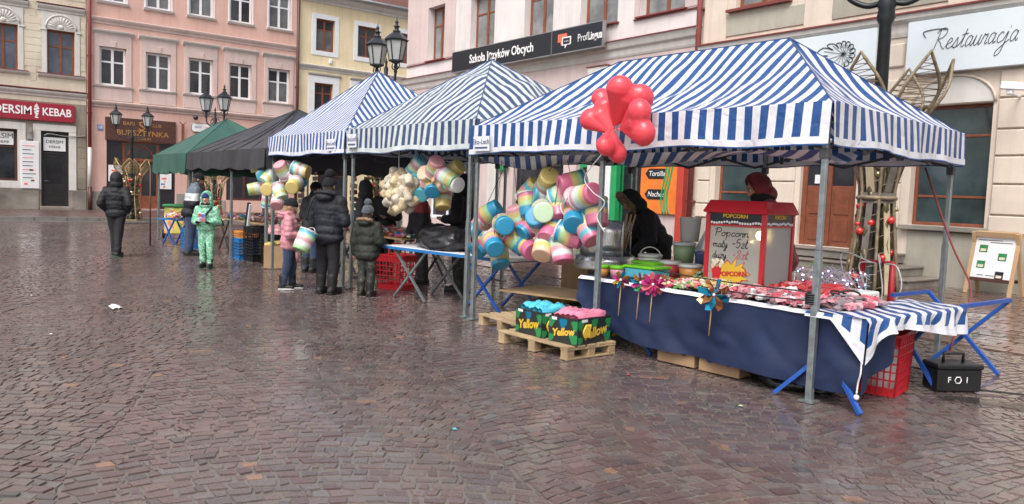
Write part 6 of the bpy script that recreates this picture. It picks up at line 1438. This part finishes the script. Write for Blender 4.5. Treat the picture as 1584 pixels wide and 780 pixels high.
t = thing('small_stand', 'small blue stand with packets in front of the flower cart', 'stand', (-20.3, 5.25, 0), R(20))
MB().box(-.4, .4, -.22, .22, .6, .63).build('top', 'plastic_blue', t); trestle(t, 0, 0, .36, .6, spread=.22)
pile('wrapped_sweets', 'pink and yellow packets on the small blue stand', -20.65, -19.95, 5.1, 5.4, .635, .12, ['c_white', 'c_rose', 'c_yellow', 'candy_pink'], 90, .12, 31)
tag(MB().cyl((-19.75, 4.55, 0), (-19.75, 4.55, 1.9), .018, n=8).build('thin_post', 'dark_brown_wood'), 'thin dark post standing left of the green tent', 'post')
# litter
t = MB().grid(lambda u, v: (-10.28-.14+.28*u, 1.99-.06+.12*v, .012+.035*abs(math.sin(u*7+v*5))*(1-abs(2*v-1))), 10, 6).build('paper_scrap', 'paper_white'); tag(t, 'crumpled white paper lying on the setts', 'litter')
rr = random.Random(77)
scr = ['white scrap on the setts at the far left', 'pale scrap in the left foreground', 'turquoise scrap in the middle foreground', 'green scrap before the cardboard boxes', 'red scrap before the pallets']
for q, (px, py) in enumerate(((48, 457), (78, 517), (703, 664), (1146, 628), (972, 580))):
    d = CF+CX*((px-792)/1214)-CY*((py-390)/1214); p = Vector((0, 0, 1.55))+d*((.012-1.55)/d.z)
    tag(MB().add([(p.x-.018, p.y-.01, .012), (p.x+.018, p.y-.012, .016), (p.x+.015, p.y+.012, .013), (p.x-.012, p.y+.012, .018)], [(0, 1, 2, 3)]).build('scrap', ('paper_white', 'paper_white', 'c_teal', 'c_green', 'candy_red')[q], thick=.002), scr[q], 'litter')
# ================================================================ people
mat('skin', (.52, .30, .22), .5, var=.06, scale=10); mat('skin_dark', (.30, .17, .13), .5, var=.06)
def clothmat(name, c, rough=.6, bump=.5, scale=30, var=.15): return mat(name, c, rough, var=var, scale=6, bump=bump, bscale=scale, sheen=0 if max(c) < .05 else .15)
clothmat('puffer_black', (.006, .0065, .009), .7); clothmat('cloth_black', (.011, .011, .014), .8); clothmat('cloth_navy', (.007, .009, .016), .7); clothmat('cloth_slate', (.09, .115, .15), .6); clothmat('cloth_white', (.48, .5, .53), .6)
clothmat('jeans', (.022, .04, .09), .85, 1, 60); clothmat('puffer_pink', (.50, .21, .25), .5); clothmat('parka_green', (.017, .020, .015), .7); clothmat('wool_grey', (.075, .09, .11), .95, 1.2, 70); clothmat('wool_blue', (.01, .02, .16), .95, 1.2, 70); clothmat('wool_black', (.007, .007, .010), .95, 1.2, 70)
clothmat('jacket_red', (.20, .012, .02), .55); clothmat('cloth_red', (.22, .012, .015), .7); clothmat('fur', (.27, .175, .105), .95, 2, 45, .5); clothmat('hair_blond', (.30, .19, .09), .6, 1, 60); clothmat('hair_brown', (.05, .03, .02), .6, 1, 60); clothmat('rubber_black', (.012, .012, .012), .6); mat('sole_white', (.6, .6, .6), .6); mat('sole_green', (.02, .10, .06), .5)
mat('eye_white', (.7, .7, .7), .2); mat('eye_dark', (.02, .015, .012), .2); mat('lip', (.36, .13, .11), .5)
def patternmat(name, cols, scale):
    m, n, b, o = _nodes(name); tc = nd(n, 'ShaderNodeTexCoord'); nz = noise_(n, scale, 2, .5, vec=tc.outputs['Object'], dist=1.0)
    r_ = nd(n, 'ShaderNodeValToRGB'); r_.color_ramp.interpolation = 'CONSTANT'; e = r_.color_ramp.elements
    while len(e) < len(cols): e.new(.5)
    for i, (p, c) in enumerate(cols): e[i].position = p; e[i].color = (*c, 1)
    L(n, nz.outputs[0], r_.inputs[0]); L(n, r_.outputs[0], b.inputs['Base Color']); b.inputs['Roughness'].default_value = .7
patternmat('snowsuit_green', [(0, (.07, .34, .19)), (.44, (.40, .66, .50)), (.5, (.06, .30, .16)), (.57, (.42, .68, .52))], 17)
patternmat('camouflage', [(0, (.012, .015, .012)), (.42, (.045, .048, .04)), (.5, (.022, .025, .02)), (.58, (.08, .083, .07))], 14)
ARMS = {'down': ((.035, .01, -.17), (.005, -.035, -.148)), 'pocket': ((.055, .05, -.155), (-.045, -.10, -.09)), 'front': ((.045, .0, -.165), (-.065, -.125, -.005)), 'reach': ((.03, -.08, -.14), (-.02, -.14, -.02)), 'bag': ((.05, -.02, -.165), (-.02, -.12, -.06)), 'low': ((.035, -.03, -.165), (-.01, -.07, -.13))}
def person(label, x, y, rz, H, jacket, trousers, shoe, bulk=1.1, lean=0, arms=('down', 'down'), stride=0, stance=.055, quilt=0, hat=None, hood=None, hood_down=None, hair=None, scarf=None, coat=.5, head_pitch=0, head_yaw=0, jmats=None, jfn=None, boots=True, sole=None, gloves=None, face=True, hands=False, skin='skin', group=None, child=False, hem_flare=0, pom=None):
    P = thing('person', label, 'person', (x, y, .008), rz, group)
    hs_ = 1.16 if child else 1.0
    hip = Vector((0, 0, .515*H)); ml = rotm(-lean, 0, 0).inverted() if False else Matrix.Rotation(lean, 3, 'X')
    def T(v): return hip+ml @ (Vector(v)*H-Vector((0, 0, .515*H)))
    sh = {s: T((s*.092*bulk, 0, .79)) for s in (-1, 1)}
    el, wr = {}, {}
    for s, mode in ((1, arms[0]), (-1, arms[1])):
        a, b = ARMS[mode]
        el[s] = sh[s]+ml @ Vector((s*a[0]*H, a[1]*H, a[2]*H)); wr[s] = el[s]+ml @ Vector((s*b[0]*H, b[1]*H, b[2]*H))
    hipj = {s: Vector((s*.05*H, 0, .5*H)) for s in (-1, 1)}
    kn = {s: Vector((s*stance*H, -.01*H-s*stride*.5, .285*H)) for s in (-1, 1)}; an = {s: Vector((s*stance*H, .01*H-s*stride, .05*H)) for s in (-1, 1)}
    nk = T((0, .0, .85)); hc = nk+ml @ Vector((0, -.012*H, .075*H*hs_))
    hm_ = Matrix.Rotation(head_yaw, 3, 'Z') @ Matrix.Rotation(lean+head_pitch, 3, 'X')
    hr = (.045*H*hs_, .055*H*hs_, .066*H*hs_)
    def Hd(v): return hc+hm_ @ Vector((v[0]*hr[0], v[1]*hr[1], v[2]*hr[2]))
    k = .62
    pr = [('e', hc, hr, hm_), ('e', Hd((0, -.25, -.55)), (hr[0]*.72, hr[1]*.68, hr[2]*.5), hm_), ('c', nk-Vector((0, 0, .02*H)), hc, .033*H, .033*H), ('c', Hd((0, -.98, .05)), Hd((0, -1.12, -.22)), .008*H*hs_, .012*H*hs_), ('e', Hd((0, -.8, .28)), (hr[0]*.7, hr[1]*.2, hr[2]*.12), hm_), ('e', Hd((0, -.82, -.72)), (hr[0]*.3, hr[1]*.2, hr[2]*.18), hm_),
          ('e', Hd((1.0, .1, -.05)), (hr[0]*.14, hr[1]*.25, hr[2]*.28), hm_), ('e', Hd((-1.0, .1, -.05)), (hr[0]*.14, hr[1]*.25, hr[2]*.28), hm_),
          ('c', T((0, 0, .56)), T((0, 0, .78)), .07*H, .075*H), ('c', sh[-1], sh[1], .035*H, .035*H), ('c', nk, T((0, 0, .78)), .035*H, .06*H)]
    for s in (-1, 1):
        pr += [('c', sh[s], el[s], .03*H, .025*H), ('c', el[s], wr[s], .025*H, .018*H), ('c', hip, hipj[s], .06*H, .06*H), ('c', hipj[s], kn[s], .045*H, .032*H), ('c', kn[s], an[s], .032*H, .022*H)]
        d = (wr[s]-el[s]).normalized(); sd = d.cross(Vector((0, -1, 0)) if abs(d.y) < .8 else Vector((0, 0, 1))).normalized(); pn = sd.cross(d)
        pal = wr[s]+d*.045*H*.9; pr.append(('c', wr[s], pal, .016*H, .018*H))
        for q, ln in enumerate((.034, .040, .037, .029)):
            b0 = pal+sd*(q-1.5)*.0125*H+d*.004*H; b1 = b0+d*ln*.5*H+pn*.006*H; b2 = b1+d*ln*.42*H+pn*.016*H
            pr += [('c', b0, b1, .0062*H, .0058*H), ('c', b1, b2, .0058*H, .005*H)]
        tb_ = wr[s]+d*.015*H-sd*.016*H; pr += [('c', tb_, tb_-sd*.018*H+d*.02*H, .0075*H, .0068*H), ('c', tb_-sd*.018*H+d*.02*H, tb_-sd*.022*H+d*.04*H+pn*.008*H, .0068*H, .0055*H)]
    gm = [skin]+([gloves] if gloves else [])
    def bm_(c):
        return 1 if gloves and min((c-wr[s]).length for s in (-1, 1)) < .12*H and c.z < 1.2*H else 0
    union('body', pr, .0085 if hands else .011, gm, P, matfn=bm_ if gloves else None, smooth=2)
    if face:
        for s in (-1, 1):
            e = MB().sphere(Hd((s*.36, -.86, .08)), .0085*H*hs_, 8, 6).build('eye', 'eye_white', P); MB().sphere(Hd((s*.36, -.95, .08)), .0052*H*hs_, 8, 6).build('iris', 'eye_dark', e)
            MB().tube([Hd((s*.15, -.98, .26)), Hd((s*.38, -.95, .32)), Hd((s*.6, -.8, .26))], .0022*H, 5).build('eyebrow', 'hair_brown', P)
        MB().tube([Hd((-.26, -.9, -.5)), Hd((0, -1.0, -.47)), Hd((.26, -.9, -.5))], .0035*H, 5).build('mouth', 'lip', P)
    # jacket
    B_ = bulk; fl = 1+hem_flare
    jk = [('e', T((0, 0, .725)), (.112*H*B_, .078*H*B_, .115*H), ml), ('e', T((0, -.004, .63)), (.105*H*B_, .08*H*B_, .12*H), ml), ('e', T((0, 0, coat+.045)), (.108*H*B_*fl, .082*H*B_*fl, .075*H), ml), ('c', sh[-1]+Vector((0, 0, -.01*H)), sh[1]+Vector((0, 0, -.01*H)), .045*H*B_, .045*H*B_), ('c', T((0, 0, .78)), nk+ml @ Vector((0, 0, .012*H)), .085*H, .052*H)]
    if coat < .46: jk.append(('e', T((0, 0, coat+.1)), (.108*H*B_, .082*H*B_, .1*H), ml))
    for s in (-1, 1): jk += [('c', sh[s], el[s], .045*H*B_, .041*H*B_), ('c', el[s], wr[s]-(wr[s]-el[s])*.04, .041*H*B_, .031*H*B_)]
    if hood_down: jk.append(('e', T((0, .07, .835)), (.085*H, .06*H, .045*H), ml)); jk.append(('c', T((-.06, .02, .85)), T((.06, .02, .85)), .035*H, .035*H))
    sd_ = rng.uniform(0, 50)
    def jd(c, n):
        w_ = .010*nz3(c.x*9+sd_, c.y*9, c.z*9)+.006*nz3(c.x*22+sd_, c.y*22, c.z*22)
        if quilt: w_ += .009*(abs(math.sin(PI*(c.z+.15*abs(c.x))/quilt))**.5-.6)
        return w_
    union('jacket', jk, .012, jmats or jacket, P, jd, jfn)
    # trousers
    tr = [('e', hip, (.098*H, .075*H, .075*H))]
    for s in (-1, 1): tr += [('c', hipj[s], kn[s], .064*H, .05*H), ('c', kn[s], an[s]+Vector((0, 0, .02*H)), .05*H, .042*H)]
    union('trousers', tr, .012, trousers, P, lambda c, n: .009*nz3(c.x*11+sd_, c.y*11, c.z*7)+.004*math.sin(c.z*60+c.x*20)*max(0, 1-c.z/(.3*H)))
    for s in (-1, 1):
        a = an[s]; toe = Vector((a.x+s*.012*H, a.y-.10*H, .026*H)); heel = Vector((a.x, a.y+.025*H, .028*H))
        so = [('c', heel, toe, .031*H, .027*H), ('c', heel+Vector((0, -.02*H, .01*H)), a+Vector((0, -.01*H, .03*H)), .034*H, .036*H)]
        if boots: so.append(('c', a, a+Vector((0, .0, .1*H)), .04*H, .044*H))
        o = union('boot' if boots else 'shoe', so, .009, shoe, P, smooth=3)
        for v in o.data.vertices:
            if v.co.z < .012: v.co.z = .012
        pts = [Vector((a.x-.03*H, heel.y+.025*H, 0)), Vector((a.x+.03*H, heel.y+.025*H, 0)), Vector((toe.x+.03*H, toe.y+.01*H, 0)), Vector((toe.x+.012*H, toe.y-.026*H, 0)), Vector((toe.x-.012*H, toe.y-.026*H, 0)), Vector((toe.x-.03*H, toe.y+.01*H, 0))]
        n_ = 6; MB().add([tuple(p) for p in pts]+[(p.x, p.y, .022) for p in pts], [tuple(range(n_))[::-1], tuple(range(n_, 12))]+[(i, (i+1) % n_, n_+(i+1) % n_, n_+i) for i in range(n_)]).build('sole', sole or 'rubber_black', o, bevel=.004)
    inv = hm_.transposed()
    def hl(c): v = inv @ (c-hc); return Vector((v.x/hr[0], v.y/hr[1], v.z/hr[2]))
    if hair:
        union('hair', [('e', Hd((0, .12, .1)), tuple(r_*1.1 for r_ in hr), hm_), ('e', Hd((0, .55, -.6)), (hr[0]*.9, hr[1]*.45, hr[2]*.9), hm_)], .009, hair, P, lambda c, n: .004*nz3(c.x*60, c.y*60, c.z*12), cut=lambda c: hl(c).y < -.35 and hl(c).z < .62)
    if hat:
        o = union('hat', [('e', Hd((0, .05, .18)), (hr[0]*1.18, hr[1]*1.16, hr[2]*1.06), hm_), ('c', Hd((0, -.95, .42)), Hd((0, .9, .3)), hr[2]*.16, hr[2]*.16)], .009, hat, P, lambda c, n: .003*math.sin(80*math.atan2(hl(c).x, hl(c).y))*.5+.004*nz3(c.x*40, c.y*40, c.z*40), cut=lambda c: hl(c).z < .22 - .25*max(0, hl(c).y), smooth=3, solid=.008)
        if pom: union('pompom', [('e', Hd((0, .1, 1.55)), (.042*H,)*3)], .008, pom, o, lambda c, n: .010*nz3(c.x*70, c.y*70, c.z*70)+.006*nz3(c.x*150, c.y*150, c.z*150), smooth=0)
    if hood:
        hmt, fur_ = hood
        o = union('hood', [('e', Hd((0, .12, .02)), (hr[0]*1.42, hr[1]*1.35, hr[2]*1.3), hm_), ('e', Hd((0, .2, -.95)), (hr[0]*1.6, hr[1]*1.35, hr[2]*.85), hm_)], .011, hmt, P, lambda c, n: .008*nz3(c.x*14, c.y*14, c.z*14), cut=lambda c: hl(c).y < -.45 and abs(hl(c).x) < 1.15 and -1.15 < hl(c).z < 1.0, smooth=4, solid=.012)
        fr_ = 1.45 if fur_ else 1.12
        rim = [Hd((fr_*math.cos(2*PI*i/22), -.55-.12*math.sin(2*PI*i/22), -.02+fr_*.98*math.sin(2*PI*i/22))) for i in range(22)]
        if fur_:
            rg = [rng.uniform(.9, 1.25) for _ in rim]
            fo = union('fur_trim', [('c', rim[i], rim[(i+1) % 22], .021*H*rg[i], .021*H*rg[(i+1) % 22]) for i in range(22)], .009, fur_, o, lambda c, n: .016*nz3(c.x*55, c.y*55, c.z*55)+.008*nz3(c.x*120, c.y*120, c.z*120), smooth=1)
        else: MB().tube(rim, .008*H, 6, closed=True).build('hood_rim', hmt, o)
    if hood_down:
        ring = [T((.082*math.cos(a), .075+.045*math.sin(a), .855+.018*math.sin(a))) for a in [2*PI*i/20 for i in range(20)]]
        if hood_down != jacket: union('hood_trim', [('c', ring[i], ring[(i+1) % 20], .018*H, .018*H) for i in range(20)], .009, hood_down, P, lambda c, n: .014*nz3(c.x*60, c.y*60, c.z*60), smooth=1)
        else: MB().tube(ring, .014*H, 8, closed=True).build('hood_edge', jacket, P)
    if scarf: union('scarf', [('c', nk+Vector((.05*H*math.cos(a), .045*H*math.sin(a), .012*H)), nk+Vector((.05*H*math.cos(a+.5), .045*H*math.sin(a+.5), .012*H)), .03*H, .03*H) for a in [i*.5 for i in range(13)]], .01, scarf, P, lambda c, n: .005*nz3(c.x*30, c.y*30, c.z*30))
    P['_wr'] = 0; del P['_wr']
    return P, dict(wr=wr, el=el, sh=sh, hc=hc, T=T, an=an, H=H)
def facing(dx, dy): return math.atan2(dx, -dy)
def gx(px, Y, zz=0):
    """world x of the picture column px on the line at depth Y"""
    lo, hi = -40, -1
    for _ in range(50):
        m_ = (lo+hi)/2
        if proj((m_, Y, zz))[0] < px: lo = m_
        else: hi = m_
    return lo
AWAY = facing(-.79, .61); G = 'shoppers at the market stalls'; K = 'stallholders behind the tables'
person('person in black quilted puffer jacket with hood up, walking alone at the left', -17.2, 3.33, AWAY+.15, 1.66, 'puffer_black', 'cloth_black', 'rubber_black', 1.14, arms=('pocket', 'pocket'), stride=.10, stance=.035, quilt=.085, hood=('puffer_black', None), boots=False, sole='sole_green', group=G, coat=.47)
def band(c): return 0 if c.z > 1.30 else (1 if c.z > 1.15 else 2)
person('person in navy and slate jacket with pale band and dark knit cap, browsing sweets', gx(293, 4.72), 4.72, facing(.1, 1), 1.74, 'cloth_navy', 'jeans', 'rubber_black', 1.22, lean=.2, arms=('front', 'front'), hat='wool_black', hair='hair_brown', jmats=['cloth_slate', 'cloth_white', 'cloth_navy'], jfn=band, head_pitch=.25, boots=False, group=G, coat=.46)
p3, J = person('child in green patterned snowsuit and blue hat facing the viewer', -14.55, 4.30, facing(.79, -.58), 1.33, 'snowsuit_green', 'snowsuit_green', 'rubber_black', 1.2, arms=('front', 'front'), stance=.06, hat='wool_blue', hood=('snowsuit_green', None), scarf='cloth_black', gloves='cloth_black', child=True, hands=True, sole='sole_green', stride=.05, group=G)
mid_ = (J['wr'][1]+J['wr'][-1])/2
toy = thing('toy_pack', 'colourful packet held by the child in the green snowsuit', 'toy', p3.matrix_basis @ (mid_+Vector((0, -.10, .10))), p3.rotation_euler.z)
toy.location = Vector((p3.location.x, p3.location.y, 0))+Matrix.Rotation(p3.rotation_euler.z, 3, 'Z') @ (mid_+Vector((0, -.07, .10)))
MB().box(-.06, .06, -.018, .018, -.08, .08).build('packet', 'c_lilac', toy, bevel=.008)
for q, (u, z, m_) in enumerate(((-.03, .04, 'candy_red'), (.025, .03, 'plastic_blue'), (-.01, -.045, 'candy_grey'), (.03, -.04, 'candy_pink'))): MB().box(u-.025, u+.025, -.024, -.02, z-.03, z+.03).build('print', m_, toy)
strap = J['T']
MB().tube(spline([J['T']((.09, -.05, .83)), J['T']((.02, -.11, .72)), J['T']((-.07, -.11, .62)), J['T']((-.12, -.03, .57))]), .014, 6).build('shoulder_strap', 'cloth_black', p3)
p4, J = person('girl in quilted pink jacket and blue jeans holding a candy tub', -11.2, 4.5, facing(.45, .9), 1.31, 'puffer_pink', 'jeans', 'rubber_black', 1.18, arms=('low', 'front'), quilt=.075, hat='wool_black', hair='hair_blond', hood_down='puffer_pink', child=True, hands=True, sole='sole_white', stride=.06, head_pitch=.3, group=G, coat=.45)
MB().tube([J['hc']+Vector((-.06, .02, -.09)), J['hc']+Vector((-.09, -.02, -.17)), J['hc']+Vector((-.1, -.05, -.26))], [.018, .02, .012], 8).build('braid', 'hair_blond', p4)
hand = Vector((p4.location.x, p4.location.y, 0))+Matrix.Rotation(p4.rotation_euler.z, 3, 'Z') @ J['wr'][1]
t = thing('candy_floss_tub', 'pastel candy tub with green end carried by the girl in pink', 'candy tub', ray_y(471, 373, 4.42))
t.rotation_mode = 'QUATERNION'; t.rotation_quaternion = (CX*-.35-CY*.9+CF*-.25).to_track_quat('Z', 'Y'); t.scale = (1.0,)*3
for nm, me in zip(('tub', 'lid'), tub_mesh(7, 'c_green')): o = bpy.data.objects.new(nm, me); COL.objects.link(o); o.parent = t
o = bpy.data.objects.new('handle', TUBM['h']); COL.objects.link(o); o.parent = t
tag(MB().sphere((0, 0, 0), .13, 14, 10, (1, .8, 1)).build('pastel_balloon', 'c_rose', loc=ray_y(452, 400, 5.0)), 'pastel candy bag beside the knees of the girl in pink', 'bag')
p5, J = person('tall person in long dark jacket with bobble hat and shoulder bag, back to the viewer', -10.55, 4.82, facing(-.55, .85), 1.68, 'cloth_navy', 'cloth_black', 'rubber_black', 1.25, arms=('front', 'front'), hat='wool_black', pom='wool_black', hood_down='cloth_navy', hair='hair_brown', quilt=.11, group=G, coat=.44, hem_flare=.05)
bg_ = thing('shoulder_bag', 'black shoulder bag worn by the tall person with the bobble hat', 'bag', Vector((p5.location.x, p5.location.y, 0))+Matrix.Rotation(p5.rotation_euler.z, 3, 'Z') @ Vector((.25, .06, .80)), p5.rotation_euler.z)
union('bag_body', [('e', Vector((0, 0, .16)), (.09, .16, .15)), ('e', Vector((0, 0, .08)), (.10, .19, .09))], .01, 'cloth_black', bg_, lambda c, n: .012*nz3(c.x*12, c.y*12, c.z*12))
MB().tube(spline([(0, -.12, .27), (-.03, -.1, .5), (-.1, 0, .64), (-.06, .1, .5), (0, .12, .27)]), .013, 6).build('strap', 'cloth_black', bg_); MB().sphere((.02, -.13, .3), .014, 8, 6).build('buckle', 'foil_gold', bg_)
person('child in dark green parka with fur hood and grey bobble hat', -10.12, 5.22, facing(-.6, .8), 1.27, 'parka_green', 'camouflage', 'rubber_black', 1.28, arms=('down', 'front'), hat='wool_grey', pom='wool_grey', hood_down='fur', child=True, hands=True, hair='hair_brown', group=G, coat=.42, hem_flare=.06)
person('hooded person in black looking left, behind the child in the parka', gx(566, 6.2, 1.5), 6.2, facing(-.75, -.7), 1.66, 'cloth_black', 'cloth_black', 'rubber_black', 1.25, arms=('front', 'front'), hood=('cloth_black', None), scarf='cloth_black', head_yaw=-.25, group=G)
person('person in dark coat and jeans mostly hidden behind the girl in pink', gx(482, 5.75, 1.5), 5.75, facing(-.3, .95), 1.62, 'cloth_black', 'jeans', 'rubber_black', 1.15, lean=.12, arms=('front', 'front'), hat='wool_black', hair='hair_brown', group=G)
person('person in dark bobble hat behind the popcorn bags', gx(598, 6.9, 1.5), 6.9, facing(.5, -.85), 1.68, 'cloth_black', 'cloth_black', 'rubber_black', 1.15, arms=('front', 'front'), hat='wool_black', pom='wool_black', hair='hair_brown', group=K)
def redband(c): return 1 if 1.18 < c.z < 1.36 else 0
person('person in black jacket with red shoulder band behind the bin bags', gx(655, 6.75, 1.3), 6.75, facing(-.2, -1), 1.66, 'cloth_black', 'cloth_black', 'rubber_black', 1.25, arms=('low', 'low'), hat='wool_black', hair='hair_brown', jmats=['cloth_black', 'cloth_red'], jfn=redband, lean=.15, group=K)
person('tall hooded person in black with camouflage trousers beside the tent pole', gx(716, 6.75, 1.6), 6.75, facing(-.8, -.6), 1.80, 'cloth_black', 'camouflage', 'rubber_black', 1.2, arms=('front', 'front'), hood=('cloth_black', None), head_yaw=-.2, group=K)
person('person in black with fur trimmed hood bending over the candy floss pan', -6.85, 7.75, facing(-.45, -.9), 1.78, 'cloth_black', 'cloth_black', 'rubber_black', 1.3, lean=.62, arms=('reach', 'reach'), hood=('cloth_black', 'fur'), hair='hair_brown', head_pitch=.1, head_yaw=-.1, group=K)
person('person in dark red hooded jacket behind the popcorn machine', -5.10, 7.72, facing(-.7, -.7), 1.90, 'jacket_red', 'cloth_slate', 'rubber_black', 1.28, lean=.32, arms=('reach', 'low'), hood=('jacket_red', None), scarf='cloth_black', head_pitch=.2, head_yaw=.1, quilt=.13, group=K, coat=.42)

bpy.data.scenes.remove(TMP)
